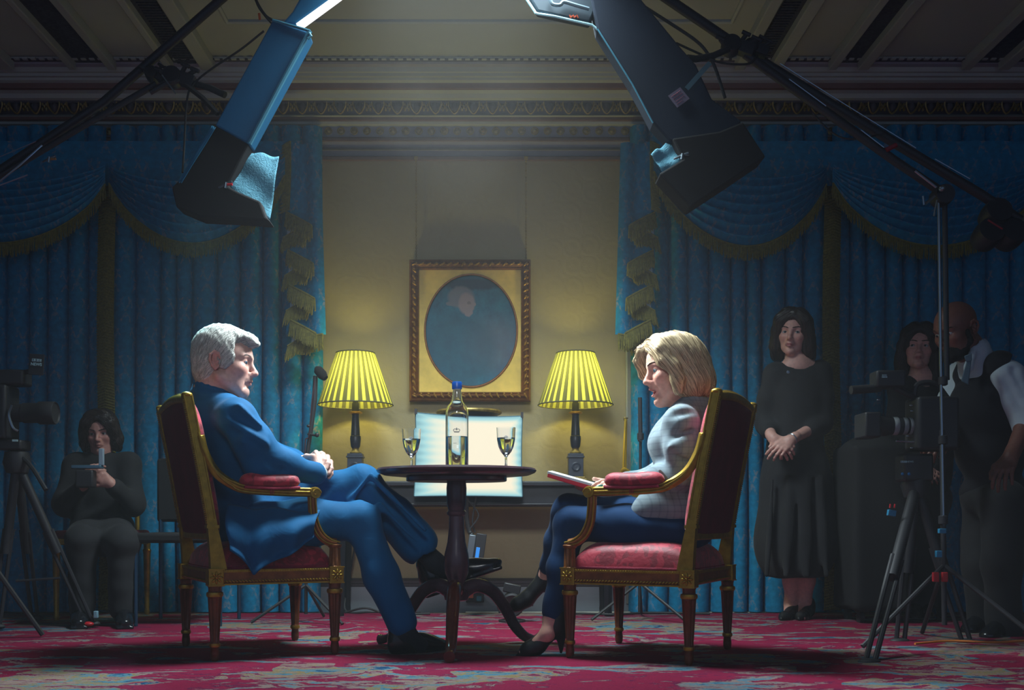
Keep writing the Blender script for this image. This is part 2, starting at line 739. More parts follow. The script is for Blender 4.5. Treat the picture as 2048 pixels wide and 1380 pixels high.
M_CURTAIN = damask('blue_damask', C(0, 128, 172), C(150, 146, 150))
M_FRINGE = mat('gold_fringe', C(120, 114, 48), 0.75, noise=(60, 0.35), sheen=0.2)
M_BRAID = mat('gold_braid', C(120, 112, 50), 0.8, noise=(90, 0.4), bump=(140, 0.8, 0.006))
M_LINING = mat('pale_lining', C(165, 185, 195), 0.8)
M_PLASTER = mat('plaster', C(170, 174, 168), 0.7, noise=(3, 0.06))
M_PLASTER_BAND = mat('lilac_plaster', C(146, 142, 152), 0.75, noise=(5, 0.08))
M_BROWN_TRIM = mat('brown_moulding', C(112, 78, 66), 0.45, noise=(6, 0.15))
M_DARK_TRIM = mat('dark_moulding', C(66, 58, 66), 0.5, noise=(20, 0.2))
M_GILT_DIM = mat('dull_gilding', C(150, 128, 70), 0.45, metal=0.5, noise=(40, 0.4))
M_SKIRT = mat('skirting_paint', C(160, 172, 180), 0.5)
M_CEIL = mat('ceiling_paint', C(160, 164, 156), 0.8, noise=(2, 0.05))
M_CEIL_DARK = mat('ceiling_dark_band', C(62, 64, 70), 0.7, noise=(60, 0.5))
M_GOLD = mat('gilded_wood', C(176, 142, 52), 0.36, metal=0.75, noise=(35, 0.22), bump=(90, 0.25, 0.003))
M_GOLDWOOD = mat('worn_gilt_wood', C(138, 82, 36), 0.34, metal=0.35, noise=(25, 0.35), bump=(70, 0.2, 0.003))
M_BLACK = mat('black_lacquer', C(26, 28, 36), 0.35, noise=(8, 0.2))
M_DUVET = mat('black_cloth', C(46, 46, 48), 0.95, spec=0.1)
M_BLACKMETAL = mat('black_metal', C(46, 46, 50), 0.5, metal=0.1)
M_STEEL = mat('bright_steel', C(150, 165, 175), 0.28, metal=0.95)
M_RUBBER = mat('black_rubber', C(42, 42, 45), 0.6)
M_RED_PLASTIC = mat('red_plastic', C(190, 30, 40), 0.4)
M_WHITE_INK = mat('white_lettering', C(220, 228, 232), 0.6)


def wallpaper():
    m = mat('embossed_wallpaper', C(166, 146, 112), 0.62)
    t = NT(m)
    co = t.coord('Object')
    sep = t.node('ShaderNodeSeparateXYZ')
    t.t.links.new(co, sep.inputs[0])
    wv = t.node('ShaderNodeTexWave', wave_type='RINGS', rings_direction='SPHERICAL')
    vor = t.node('ShaderNodeTexVoronoi')
    vor.inputs['Scale'].default_value = 9
    vor.inputs['Randomness'].default_value = 0.35
    t.t.links.new(co, vor.inputs['Vector'])
    h = t.math('SINE', t.math('MULTIPLY', vor.outputs['Distance'], 24))
    h = t.math('ADD', t.math('MULTIPLY', h, 0.35), t.noise(co, 30, 4, dist=2.5))
    t.n.remove(wv)
    t.set(t.bsdf.inputs['Base Color'], t.ramp(t.noise(co, 1.3, 3), [(0.3, C(158, 144, 106)), (0.75, C(170, 156, 118))]))
    t.bump(h, 0.16, 0.006)
    return m


def carpet_mat():
    m = mat('patterned_carpet', C(120, 20, 60), 0.95, spec=0.1)
    t = NT(m)
    co = t.coord('Object', scale=(1.0, 1.0, 1.0))
    warp = t.noise(co, 5.0, 4, out='Color')
    mx = t.mix(0.16, co, warp, 'ADD')
    st = t.node('ShaderNodeMapping')
    st.inputs['Scale'].default_value = (0.8, 2.0, 1)
    t.t.links.new(mx, st.inputs[0])
    n1 = t.noise(st.outputs[0], 2.2, 8, 0.68, 0.8)
    n2 = t.noise(st.outputs[0], 4.2, 8, 0.70, 1.2)
    red, blue, navy = C(128, 26, 60), C(80, 116, 132), C(26, 62, 98)
    beige, ochre, plum = C(134, 112, 108), C(130, 110, 74), C(98, 26, 62)
    a = t.ramp(n1, [(0.0, navy), (0.36, blue), (0.41, beige), (0.445, plum), (0.47, red), (0.585, plum), (0.60, beige), (0.625, navy), (0.66, blue), (0.70, ochre)], 'CONSTANT')
    b = t.ramp(n2, [(0.0, red), (0.40, plum), (0.44, beige), (0.50, ochre), (0.54, blue), (0.60, navy), (0.66, red)], 'CONSTANT')
    sel = t.noise(co, 1.05, 3, 0.6)
    k = t.math('GREATER_THAN', sel, 0.545)
    col = t.mix(k, a, b)
    fine = t.noise(t.coord(), 130, 2)
    col = t.mix(0.35, col, t.ramp(fine, [(0.3, (0.35, 0.35, 0.35, 1)), (0.7, (1, 1, 1, 1))]), 'MULTIPLY')
    t.set(t.bsdf.inputs['Base Color'], col)
    t.bump(t.noise(t.coord(), 260, 2), 0.5, 0.004)
    return m


M_WALL = wallpaper()
M_CARPET = carpet_mat()
M_FLOORWOOD = mat('floor_boards', C(92, 84, 80), 0.5, noise=(4, 0.2))

# ------------------------------------------------------------------ the room
BACK = 6.3
o = MB().box((0, 2.9, -0.05), (10.4, 7.4, 0.1)).build('floor', M_FLOORWOOD, smooth=0)
tag(o, kind='structure')
o = MB().box((0, BACK + 0.06, 1.6), (10.4, 0.12, 3.4)).build('wall_back', M_WALL, smooth=0)
tag(o, kind='structure')
o = MB().box((-5.26, 2.9, 1.6), (0.12, 7.4, 3.4)).build('wall_left', M_WALL, smooth=0)
tag(o, kind='structure')
o = MB().box((5.26, 2.9, 1.6), (0.12, 7.4, 3.4)).build('wall_right', M_WALL, smooth=0)
tag(o, kind='structure')
CEIL = 3.04
o = MB().box((0, 3.2, CEIL + 0.03), (10.4, 6.6, 0.06)).build('ceiling', M_CEIL, smooth=0)
tag(o, kind='structure')
for x0, x1 in [(-1.775, -1.735), (-1.585, -1.508), (-2.30, -2.265), (-2.09, -2.045), (-2.90, -2.86), (-2.68, -2.60),
               (1.315, 1.372), (1.505, 1.57), (1.825, 1.87), (1.985, 2.045), (2.55, 2.60), (2.75, 2.81)]:
    MB().box(((x0 + x1) / 2, 3.1, CEIL - 0.026), (x1 - x0, 5.5, 0.056)).build('rib', M_CEIL, bpy.data.objects['ceiling'], bevel=0.006)
for x0, x1 in [(-1.735, -1.585), (-2.265, -2.09), (-2.86, -2.68), (1.372, 1.505), (1.87, 1.985), (2.60, 2.75)]:
    b = MB().box(((x0 + x1) / 2, 3.1, CEIL - 0.006), (x1 - x0, 5.5, 0.014))
    if x0 in (1.372, -1.735):
        for k in range(70):
            b.box(((x0 + x1) / 2, 3.9 + k * 0.028, CEIL - 0.016), (x1 - x0 - 0.05, 0.014, 0.012))
    b.build('coffer_band', M_CEIL_DARK, bpy.data.objects['ceiling'], smooth=0)
# thin panel moulding in the middle bay
b = MB()
for p, q in [((-1.33, 5.38, CEIL - 0.006), (1.2, 5.38, CEIL - 0.006)), ((-1.33, 5.38, CEIL - 0.006), (-1.33, 1.0, CEIL - 0.006)), ((1.2, 5.38, CEIL - 0.006), (1.2, 1.0, CEIL - 0.006))]:
    b.tube([p, q], 0.012, 6)
b.build('panel_moulding', M_CEIL, bpy.data.objects['ceiling'])

# cornice: bands from the picture rail up to the ceiling, (pixel row, depth) of every edge
def YZ(y, d):
    return (d, EYE + (CY - y) * d / FPX)


cor = thing('trim_1', None, None, (0, 0, 0))
tag(cor, kind='structure')
bands = [
    ('moulding', M_BROWN_TRIM, [(321, 6.29), (319, 6.262), (314, 6.262), (312, 6.29)]),
    ('moulding', M_PLASTER_BAND, [(312, 6.288), (302, 6.275), (300, 6.26)]),
    ('moulding', M_DARK_TRIM, [(300, 6.262), (298, 6.24), (295, 6.24)]),
    ('moulding', M_PLASTER_BAND, [(295, 6.25), (283, 6.235)]),
    ('moulding', M_BROWN_TRIM, [(283, 6.235), (281, 6.205), (277, 6.205), (274, 6.225)]),
    ('moulding', M_PLASTER_BAND, [(274, 6.225), (253, 6.215)]),
    ('moulding', M_PLASTER, [(253, 6.215), (248, 6.19), (243, 6.185)]),
    ('moulding', M_BROWN_TRIM, [(243, 6.185), (239, 6.16), (234, 6.16)]),
    ('moulding', M_PLASTER, [(234, 6.16), (231, 6.14), (229, 6.15)]),
    ('moulding', M_DARK_TRIM, [(229, 6.155), (216, 6.13), (205, 6.08), (201, 6.075)]),
    ('moulding', M_PLASTER, [(201, 6.075), (196, 6.05), (187, 6.035), (180, 6.00)]),
    ('moulding', M_BROWN_TRIM, [(180, 6.00), (176, 5.985), (166, 5.975)]),
    ('moulding', M_PLASTER, [(166, 5.975), (160, 5.95), (155, 5.945), (152, 5.92), (146, 5.915), (143, 5.89), (134, 5.88)]),
    ('moulding', M_PLASTER_BAND, [(134, 5.88), (128, 5.85), (120, 5.84)]),
    ('moulding', M_DARK_TRIM, [(120, 5.84), (119, 5.80), (116.5, 5.80)]),
]
for nm, mm, prof in bands:
    P = [YZ(y, d) for y, d in prof]
    b = MB()
    poly = P + [(6.34, P[-1][1]), (6.34, P[0][1])]
    b.prism(poly, -5.2, 5.2, lambda u, v, w: (w, u, v))
    b.build(nm, mm, cor, smooth=25)
ytop, ztop = YZ(116.5, 5.80)
MB().box((0, (5.80 + 6.34) / 2, (ztop + CEIL) / 2 + 0.02), (10.4, 6.34 - 5.80, CEIL - ztop + 0.04)).build('moulding', M_PLASTER, cor, smooth=0)
b = MB()
for k in range(-110, 111):
    b.box((k * 0.045, 5.795, YZ(118, 5.8)[1]), (0.026, 0.02, 0.011))
b.build('dentil_band', M_PLASTER, cor, smooth=0)
b = MB()
c = MB()
pitch = 0.0745
for k in range(-64, 65):
    y, z = YZ(262.5, 6.212)
    x = k * pitch + 0.02
    c.lathe([(0.0215, 0), (0.0235, 0.004), (0.019, 0.006), (0.016, 0.003), (0.011, 0.004), (0.007, 0.008), (0, 0.009)], (x, y, z), 14, Matrix.Rotation(R(90), 3, 'X'))
c.build('rosette_band', M_GILT_DIM, cor)
b = MB()
e = MB()
pitch = 0.108
for k in range(-46, 47):
    y, z = YZ(214, 6.10)
    x = k * pitch
    e.ell((x, y - 0.002, z + 0.002), (0.021, 0.022, 0.031), seg=12, rings=8)
    b.tube(catmull([(x - 0.034, y - 0.02, z + 0.034), (x - 0.030, y - 0.012, z - 0.004), (x, y + 0.006, z - 0.036), (x + 0.030, y - 0.012, z - 0.004), (x + 0.034, y - 0.02, z + 0.034)], 3), 0.0055, 5)
    xx = x + pitch / 2
    for dx, dz in [(0, 0.0), (-0.011, -0.014), (0.011, -0.014), (-0.010, 0.014), (0.010, 0.014)]:
        b.ell((xx + dx, y - 0.004, z + dz), (0.007, 0.014, 0.013), seg=7, rings=5)
b.build('egg_and_dart_band', M_GILT_DIM, cor)
e.build('egg_and_dart_band', M_DARK_TRIM, cor)

# skirting board with its moulded top, casing strip at the right window
sk = [(6.31, 0), (6.268, 0), (6.268, 0.15), (6.262, 0.155), (6.262, 0.168), (6.255, 0.172), (6.255, 0.186), (6.28, 0.2), (6.31, 0.2)]
bo = thing('baseboard_back', None, None)
tag(bo, kind='structure')
MB().prism(sk[:3] + [(6.31, 0.15)], -5.2, 5.2, lambda u, v, w: (w, u, v)).build('board', M_SKIRT, bo, smooth=0)
MB().prism([(6.31, 0.15)] + sk[2:], -5.2, 5.2, lambda u, v, w: (w, u, v)).build('moulding', M_DARK_TRIM, bo, smooth=0)
o = MB().box(((1257 - CX) * 6.27 / FPX, 6.275, 1.35), (0.03, 0.05, 2.6)).build('trim_2', mat('casing_paint', C(170, 170, 160), 0.5), bevel=0.006)
tag(o, kind='structure')
o = MB().box(((636 - CX) * 6.27 / FPX, 6.275, 1.35), (0.03, 0.05, 2.6)).build('trim_3', bpy.data.materials['casing_paint'], bevel=0.006)
tag(o, kind='structure')
o = MB().box((0.72, 6.185, 0.006), (1.75, 0.03, 0.012)).build('trim_4', mat('pale_edge_strip', C(190, 190, 170), 0.4), bevel=0.003)
tag(o, kind='structure')

# carpet with a shallow ruck beside the left chair
def carpet_pt(u, v):
    x, y = -5.1 + 10.2 * u, 0.2 + 5.95 * v
    z = 0.010
    z += 0.016 * math.exp(-((x + 0.68 + 0.25 * (y - 5.3)) / 0.05) ** 2 - ((y - 5.35) / 0.35) ** 2)
    z += 0.012 * math.exp(-((x + 0.60 + 0.25 * (y - 5.3)) / 0.035) ** 2 - ((y - 5.25) / 0.3) ** 2)
    return (x, y, z)


b = MB()
b.grid(carpet_pt, 510, 85)
o = b.build('carpet', M_CARPET, solid=0)
md = o.modifiers.new('thickness', 'SOLIDIFY')
md.thickness = 0.009
md.offset = -1
tag(o, 'crimson carpet with blue, cream and ochre pattern covering the floor', 'carpet')


# ------------------------------------------------------------------ curtains
def drape(name, x0, x1, label, seed, group=None):
    """full-length pleated curtain between two positions on the wall"""
    r = random.Random(seed)
    edges = [x0]
    while edges[-1] < x1 - 0.06:
        edges.append(edges[-1] + r.uniform(0.085, 0.15))
    edges[-1] = x1
    xs, ys, us = [], [], []
    acc = 0
    for a, bb in zip(edges[:-1], edges[1:]):
        w = bb - a
        amp = r.uniform(0.05, 0.075)
        for k in range(10):
            t = k / 10
            xs.append(a + w * t)
            ys.append(-amp * (math.sin(math.pi * t) ** 0.4) + 0.055)
    xs.append(x1)
    ys.append(0.055)
    arc = [0]
    for i in range(1, len(xs)):
        arc.append(arc[-1] + math.hypot(xs[i] - xs[i - 1], ys[i] - ys[i - 1]))
    n = len(xs) - 1
    ph = [r.uniform(0, 6) for _ in range(3)]

    def pt(u, v):
        i = min(int(round(u * n)), n)
        z = 0.015 + 2.78 * v
        sway = 0.012 * math.sin(z * 1.7 + ph[0] + xs[i] * 2) * (1 - v)
        return (xs[i] + sway, 6.14 + ys[i] * (1.15 - 0.35 * v), z)

    def uv(u, v):
        i = min(int(round(u * n)), n)
        return (arc[i] + seed * 0.031, 2.78 * v)
    b = MB()
    b.grid(pt, n, 26, uv)
    o = b.build(name, M_CURTAIN, smooth=80)
    return tag(o, label, 'curtain', group)


def wx(px, d):
    return (px - CX) * d / FPX


drape('curtain', wx(-75, 6.14), wx(207, 6.14), 'blue damask curtain behind the camera with the square sign, left of the gold braid', 1)
drape('curtain', wx(216, 6.14), wx(642, 6.14), 'blue damask curtain behind the grey-haired seated man', 2)
drape('curtain', wx(1262, 6.14), wx(1660, 6.14), 'blue damask curtain behind the standing woman with clasped hands', 3)
drape('curtain', wx(1669, 6.14), wx(2125, 6.14), 'blue damask curtain behind the long-haired woman and the man in the waistcoat', 4)


def braid(px0, px1, label, z0=0.03):
    b = MB()
    x0, x1 = wx(px0, 6.08), wx(px1, 6.08)
    b.grid(lambda u, v: (lerp(x0, x1, u) + 0.008 * math.sin(v * 7), 6.085 - 0.014 * math.sin(math.pi * u), lerp(z0, 2.42, v)), 6, 40)
    s = b
    for k in range(150):
        z = z0 + k * (2.42 - z0) / 150
        sx = 0.008 * math.sin((z - z0) / (2.42 - z0) * 7)
        s.tube([(x0 + sx, 6.08, z), ((x0 + x1) / 2 + sx, 6.066, z + 0.014), (x1 + sx, 6.08, z)], 0.004, 4)
    o = b.build('curtain_braid', M_BRAID)
    return tag(o, label, 'braid')


braid(196, 230, 'gold braid running down between the two left curtains')
braid(1648, 1682, 'gold braid running down between the two right curtains')


def fringe_mb(b, pts, length, n, seed=1, spread=0.006, thick=0.0028, dirn=(0, 0, -1), yoff=0):
    """hanging threads along a curve"""
    r = random.Random(seed)
    P = catmull(pts, 10)
    m = len(P) - 1
    D = Vector(dirn)
    for k in range(n):
        t = (k + r.random() * 0.7) / n * m
        i = min(int(t), m - 1)
        p = P[i].lerp(P[i + 1], t - i)
        L = length * r.uniform(0.85, 1.12)
        q = p + D * L + Vector((r.uniform(-spread, spread), r.uniform(-spread, spread), 0))
        mid = p.lerp(q, 0.5) + Vector((r.uniform(-spread, spread) * 0.5, -0.004, 0))
        b.tube([p, mid, q], [thick, thick * 1.15, thick * 0.8], 4, cap=False)
    b.tube(P, thick * 2.2, 6)


def swag(parent, org, pa, pb, low_px, top_drop, d=6.0, nf=7, seed=1):
    """draped swag between two pins pa and pb (pixel positions), its hem hanging to low_px"""
    A, B = W(pa[0], pa[1], d), W(pb[0], pb[1], d)
    zl = EYE + (CY - low_px) * d / FPX
    zm = (A.z + B.z) / 2
    drop_max = zm - zl
    r = random.Random(seed)
    ph = [r.uniform(-0.4, 0.4) for _ in range(nf + 2)]

    def pt(u, w):
        drop = lerp(top_drop, drop_max, w)
        s = 4 * u * (1 - u)
        sag = s ** 0.8
        pinch = 1 - sag
        x = lerp(A.x, B.x, u)
        z = lerp(A.z, B.z, u) - drop * sag + (0.5 - w) * 0.10 * pinch
        fold = math.sin(w * nf * 2 * math.pi + 0.8 * math.sin(u * 5 + seed))
        y = d - 0.03 - 0.055 * sag * math.sin(math.pi * min(1, w * 0.9 + 0.1)) - 0.021 * fold * (0.35 + 0.65 * sag)
        return (x, y, z + 0.006 * fold)

    def uv(u, w):
        return (u * abs(B.x - A.x) * 1.1, -w * drop_max * 1.6)
    b = MB()
    b.grid(pt, 44, 84, uv)
    b.build('swag', M_CURTAIN, parent, org, smooth=80)
    b = MB()
    fringe_mb(b, [pt(u, 1.0) for u in [k / 16 for k in range(17)]], 0.075, 300, seed)
    b.build('swag_fringe', M_FRINGE, parent, org)


def tail(parent, org, s, pxa, seed):
    """cascading tail with fringed zigzag folds; s=+1 left window (flat panel to its right), -1 right window"""
    d = 6.0

    def P(px, py, dd=d):
        return W(pxa + s * px, py, dd)
    # patterned flat panel beside the cascade
    x0, x1 = P(12, 0).x, P(80, 0).x
    zt, zb = W(0, 284, d).z, W(0, 668, d).z

    def pt(u, v):
        x = lerp(x0, x1, u)
        flare = 0.03 * s * (1 - v) * u
        return (x + flare, 6.03 - 0.018 * math.sin(u * 9 + 0.6) - 0.012, lerp(zb, zt, v) - 0.0 * u)
    b = MB()
    b.grid(pt, 30, 30, lambda u, v: (u * 0.24 + 0.03, v * (zt - zb) + 0.05))
    b.build('tail', M_CURTAIN, parent, org, smooth=80)
    # fringed inner edge, then four zigzag tiers
    b = MB()
    edge = [P(20, 282, 5.985), P(20, 350, 5.98), P(17, 420, 5.98)]
    fringe_mb(b, edge, 0.05, 130, seed, dirn=(-0.9 * s, 0, -0.45))
    ys = [424, 500, 570, 640]
    for i, y in enumerate(ys):
        o = i * 3
        hi = [P(12 + o, y, 5.975), P(40 + o, y + 14, 5.95), P(63 + o, y + 27, 5.95)]
        fringe_mb(b, hi, 0.085, 95, seed + i, dirn=(-0.12 * s, 0, -1))
        b.tube([P(63 + o, y + 27, 5.95), P(64 + o, y + 52, 5.95)], 0.005, 6)
        if i < 3 or True:
            lo = [P(56 + o, y + 38, 5.985), P(32 + o, y + 38, 5.99), P(6 + o, y + 52, 5.995)]
            fringe_mb(b, lo, 0.085, 85, seed + 9 + i, dirn=(-0.2 * s, 0, -1))
    fringe_mb(b, [P(30, 668, 6.0), P(56, 672, 5.99), P(86, 668, 5.99)], 0.085, 90, seed + 30)
    b.build('tail_fringe', M_FRINGE, parent, org)
    # pale lining triangles and blue folds behind the tiers
    li, fo = MB(), MB()
    for i, y in enumerate(ys):
        o = i * 3
        li = MB()
        li.hexa([P(16 + o, y + 8, 5.99), P(48 + o, y + 40, 5.985), P(14 + o, y + 46, 5.99), P(14 + o, y + 44, 5.99),
                 P(16 + o, y + 8, 6.0), P(48 + o, y + 40, 5.995), P(14 + o, y + 46, 6.0), P(14 + o, y + 44, 6.0)])
        fo.grid(lambda u, v: P(lerp(8, 66, u) + o, y - 22 + 24 * u + 44 * v, 5.995 + 0.01 * math.sin(u * 4)), 8, 6, lambda u, v: (u * 0.16, v * 0.12 + i * 0.08))
        li.build('lining', M_LINING, parent, org, smooth=0)


def pelmet(parent, org, px0, px1, seed):
    x0, x1 = wx(px0, 6.03), wx(px1, 6.03)
    zb, zt = W(0, 372, 6.03).z, W(0, 283, 6.03).z
    b = MB()
    b.grid(lambda u, v: (lerp(x0, x1, u), 6.03 - 0.012 * abs(math.sin(u * (x1 - x0) * 9)), lerp(zb, zt, v)), 120, 6, lambda u, v: (u * (x1 - x0), v * (zt - zb)))
    b.build('pelmet', M_CURTAIN, parent, org, smooth=80)


vl = thing('valance', 'swagged blue valance with gold fringe and cascading tail above the seated man', 'valance', (wx(300, 6.0), 6.0, 2.5))
ol = tuple(vl.location)
pelmet(vl, ol, -75, 600, 1)
swag(vl, ol, (222, 352), (572, 338), 487, 0.06, seed=3)
swag(vl, ol, (-210, 352), (214, 352), 492, 0.06, seed=5)
tail(vl, ol, 1, 560, 11)
vr = thing('valance', 'swagged blue valance with gold fringe and cascading tail above the standing woman', 'valance', (wx(1650, 6.0), 6.0, 2.5))
orr = tuple(vr.location)
pelmet(vr, orr, 1290, 2125, 2)
swag(vr, orr, (1306, 330), (1650, 352), 494, 0.05, seed=7)
swag(vr, orr, (1662, 352), (2085, 352), 492, 0.06, seed=9)
tail(vr, orr, -1, 1322, 21)

# knotted yellow tie-back cords beside the window casings
M_CORD = mat('yellow_cord', C(200, 165, 40), 0.8, bump=(200, 0.6, 0.002))
for px, lab in [(634, 'yellow tie-back cord hanging by the microphone stand'), (1250, 'knotted yellow tie-back cord hanging right of the right table lamp')]:
    t = thing('tieback_cord', lab, 'cord', W(px, 880, 6.24))
    g = tuple(t.location)
    b = MB()
    b.tube(catmull([W(px + 1, 838, 6.235), W(px - 1, 880, 6.23), W(px - 3, 930, 6.22), W(px - 2, 942, 6.21)], 6), 0.006, 8)
    b.tube(catmull([W(px + 3, 838, 6.25), W(px + 2, 890, 6.245), W(px + 1, 938, 6.235)], 6), 0.005, 8)
    b.build('cord', M_CORD, t, g)
    b = MB()
    b.tube(catmull([W(px - 7, 946, 6.22), W(px - 2, 938, 6.2), W(px + 7, 944, 6.21), W(px + 2, 953, 6.2), W(px - 6, 947, 6.215)], 6), 0.01, 8)
    b.tube(catmull([W(px - 2, 948, 6.2), W(px - 8, 960, 6.21), W(px - 10, 973, 6.21)], 5), [0.007] * 10 + [0.011], 8)
    b.tube(catmull([W(px + 2, 948, 6.2), W(px + 9, 956, 6.21), W(px + 14, 966, 6.21)], 5), [0.007] * 10 + [0.011], 8)
    b.build('knot', M_CORD, t, g)
    MB().lathe([(0.014, 0), (0.016, 0.004), (0.006, 0.01), (0.006, 0.05)], W(px + 2, 838, 6.3), 12, Matrix.Rotation(R(90), 3, 'X')).build('hook', M_GILT_DIM, t, g)


# ------------------------------------------------------------------ armchairs
def red_damask():
    m = mat('crimson_damask', C(170, 26, 52), 0.55, sheen=0.3)
    t = NT(m)
    co = t.coord()
    n = t.noise(co, 16, 3, 0.5, 2.0)
    k = t.ramp(n, [(0.46, C(140, 16, 42)), (0.52, C(184, 34, 60))])
    t.set(t.bsdf.inputs['Base Color'], k)
    t.bump(t.math('ADD', t.noise(co, 40, 3), t.math('MULTIPLY', n, 0.8)), 0.3, 0.006)
    return m


M_RED = red_damask()
M_REDBACK = mat('crimson_back_cloth', C(92, 14, 34), 0.8, noise=(14, 0.25))
M_GIMP = mat('crimson_gimp', C(160, 20, 60), 0.7, bump=(240, 0.8, 0.004))
M_LEG = mat('dark_gilt_leg', C(104, 56, 28), 0.32, metal=0.2, noise=(22, 0.3))

chair = thing('armchair', 'gilded armchair with crimson damask seat under the grey-haired man', 'armchair', (-0.955, 4.38, 0.010), R(27))
XF, XB, YW = 0.235, -0.235, 0.27


def leg_mb(x, y, front):
    b = MB()
    prof = [(0.011, 0.0), (0.016, 0.012), (0.017, 0.03), (0.0145, 0.05), (0.019, 0.055), (0.019, 0.066), (0.0165, 0.07), (0.017, 0.075),
            (0.0265, 0.235), (0.0265, 0.24), (0.030, 0.245), (0.030, 0.257), (0.024, 0.262), (0.024, 0.275), (0.028, 0.284)]
    b.lathe(prof, (x, y, 0), 40, None, 8, 0.22, (0.073, 0.237))
    return b


def rosette_block(x, y):
    b = MB()
    b.box((x, y, 0.315), (0.058, 0.058, 0.066))
    return b


def petals(x, y, sgn):
    """carved flower on the outer side of a leg block"""
    b = MB()
    yy = y + sgn * 0.030
    for k in range(8):
        a = k * math.pi / 4
        c, s = math.cos(a), math.sin(a)
        m = Matrix(((c, 0, -s), (0, 1, 0), (s, 0, c)))
        b.ell((x + 0.014 * c, yy, 0.315 + 0.014 * s), (0.011, 0.006, 0.0045), m, 8, 6)
    b.ell((x, yy, 0.315), (0.006, 0.008, 0.006), None, 8, 6)
    b.box((x, yy - sgn * 0.002, 0.3455), (0.06, 0.008, 0.005)).box((x, yy - sgn * 0.002, 0.2845), (0.06, 0.008, 0.005))
    return b


for x in (XF, XB):
    for s in (-1, 1):
        y = s * YW
        lg = leg_mb(x, y, x > 0).build('leg', M_LEG, chair, smooth=50)
        MB().lathe([(0.0195, 0.054), (0.021, 0.06), (0.0195, 0.067)], (x, y, 0), 24).build('gilt_ring', M_GOLD, lg)
        MB().lathe([(0.030, 0.243), (0.032, 0.251), (0.030, 0.259)], (x, y, 0), 24).build('gilt_ring', M_GOLD, lg)
        bl = rosette_block(x, y).build('leg_block', M_GOLD, chair, smooth=0, bevel=0.004)
        petals(x, y, s).build('carved_rosette', M_GOLD, bl)
        if x > 0:
            b = MB()
            b.lathe([(0.025, 0.348), (0.024, 0.352), (0.022, 0.42), (0.026, 0.424), (0.028, 0.432), (0.022, 0.436)], (x, y, 0), 32, None, 7, 0.25, (0.351, 0.421))
            b.build('arm_stump', M_GOLDWOOD, chair, smooth=50)
# seat rails with bead and leaf mouldings
for s in (-1, 1):
    y = s * YW
    rl = MB().box((0, y, 0.315), (0.43, 0.036, 0.052)).build('seat_rail', M_GOLDWOOD, chair, smooth=0, bevel=0.005)
    b = MB().box((0, y + s * 0.019, 0.338), (0.43, 0.008, 0.010)).box((0, y + s * 0.019, 0.288), (0.43, 0.008, 0.006))
    for k in range(43):
        b.ell((-0.21 + k * 0.01, y + s * 0.021, 0.3375), (0.004, 0.004, 0.004), None, 6, 5)
    for k in range(34):
        b.ell((-0.207 + k * 0.0125, y + s * 0.019, 0.299), (0.0075, 0.006, 0.0045), Matrix.Rotation(R(35), 3, 'Y'), 7, 5)
    b.build('beading', M_GOLD, rl)
for x in (XF, XB):
    sx = 1 if x > 0 else -1
    rl = MB().box((x, 0, 0.315), (0.036, 0.49, 0.052)).build('seat_rail', M_GOLDWOOD, chair, smooth=0, bevel=0.005)
    b = MB().box((x + sx * 0.019, 0, 0.338), (0.008, 0.49, 0.010))
    for k in range(40):
        b.ell((x + sx * 0.019, -0.24 + k * 0.0123, 0.299), (0.006, 0.0075, 0.0045), None, 6, 5)
    b.build('beading', M_GOLD, rl)

# seat cushion
def seat_pt(u, v):
    a, b_ = 2 * u - 1, 2 * v - 1
    e = (1 - abs(a) ** 5) * (1 - abs(b_) ** 5)
    x = a * 0.232
    y = b_ * 0.262
    lim = 0.205 if a > 0 else 0.225
    return (x * 1.0, y, 0.338 + 0.105 * max(e, 0) ** 0.33 + 0.012 * e)


b = MB()
b.grid(seat_pt, 40, 40)
st = b.build('seat', M_RED, chair, smooth=80)
b = MB()
for s in (-1, 1):
    b.tube([(-0.225, s * 0.262, 0.347), (0.225, s * 0.262, 0.347)], 0.006, 8)
    b.tube([(s * 0.225, -0.262, 0.347), (s * 0.225, 0.262, 0.347)], 0.006, 8)
b.build('gimp_trim', M_GIMP, st)

# back stiles, rails and upholstery
def stile_pt(z):
    t = (z - 0.345) / (0.985 - 0.345)
    return Vector((lerp(-0.222, -0.335, t ** 1.15), 0, z))


for s in (-1, 1):
    y = s * (YW - 0.005)
    prof = [stile_pt(z) + Vector((0, y, 0)) for z in np.linspace(0.345, 0.992, 18)]
    b = MB()
    for i in range(len(prof) - 1):
        a, c = prof[i], prof[i + 1]
        w0, w1 = [0.026 - 0.012 * min(1, max(0, (p.z - 0.34) / 0.16)) + 0.0045 for p in (a, c)]
        b.hexa([a + Vector((-w0, -0.017, 0)), a + Vector((w0, -0.017, 0)), a + Vector((w0, 0.017, 0)), a + Vector((-w0, 0.017, 0)),
                c + Vector((-w1, -0.017, 0)), c + Vector((w1, -0.017, 0)), c + Vector((w1, 0.017, 0)), c + Vector((-w1, 0.017, 0))])
    so = b.build('back_stile', M_GOLD, chair, smooth=35)
    b = MB()
    for off, yo in ((-0.014, s * 0.016), (0.014, s * 0.016)):
        b.tube([p + Vector((off, yo, 0)) for p in prof[5:]], 0.0045, 6)
    for k in range(60):
        z = 0.52 + k * 0.0077
        p = stile_pt(z)
        b.ell((p.x - 0.019, y + s * 0.012, z), (0.004, 0.005, 0.003), None, 5, 4)
    b.box(stile_pt(0.505) + Vector((0, y, 0)), (0.046, 0.042, 0.012))
    b.build('moulding', M_GOLD, so)
    MB().ell(stile_pt(0.995) + Vector((0, y, 0)), (0.021, 0.021, 0.012)).build('finial', M_GOLD, so)
b = MB()
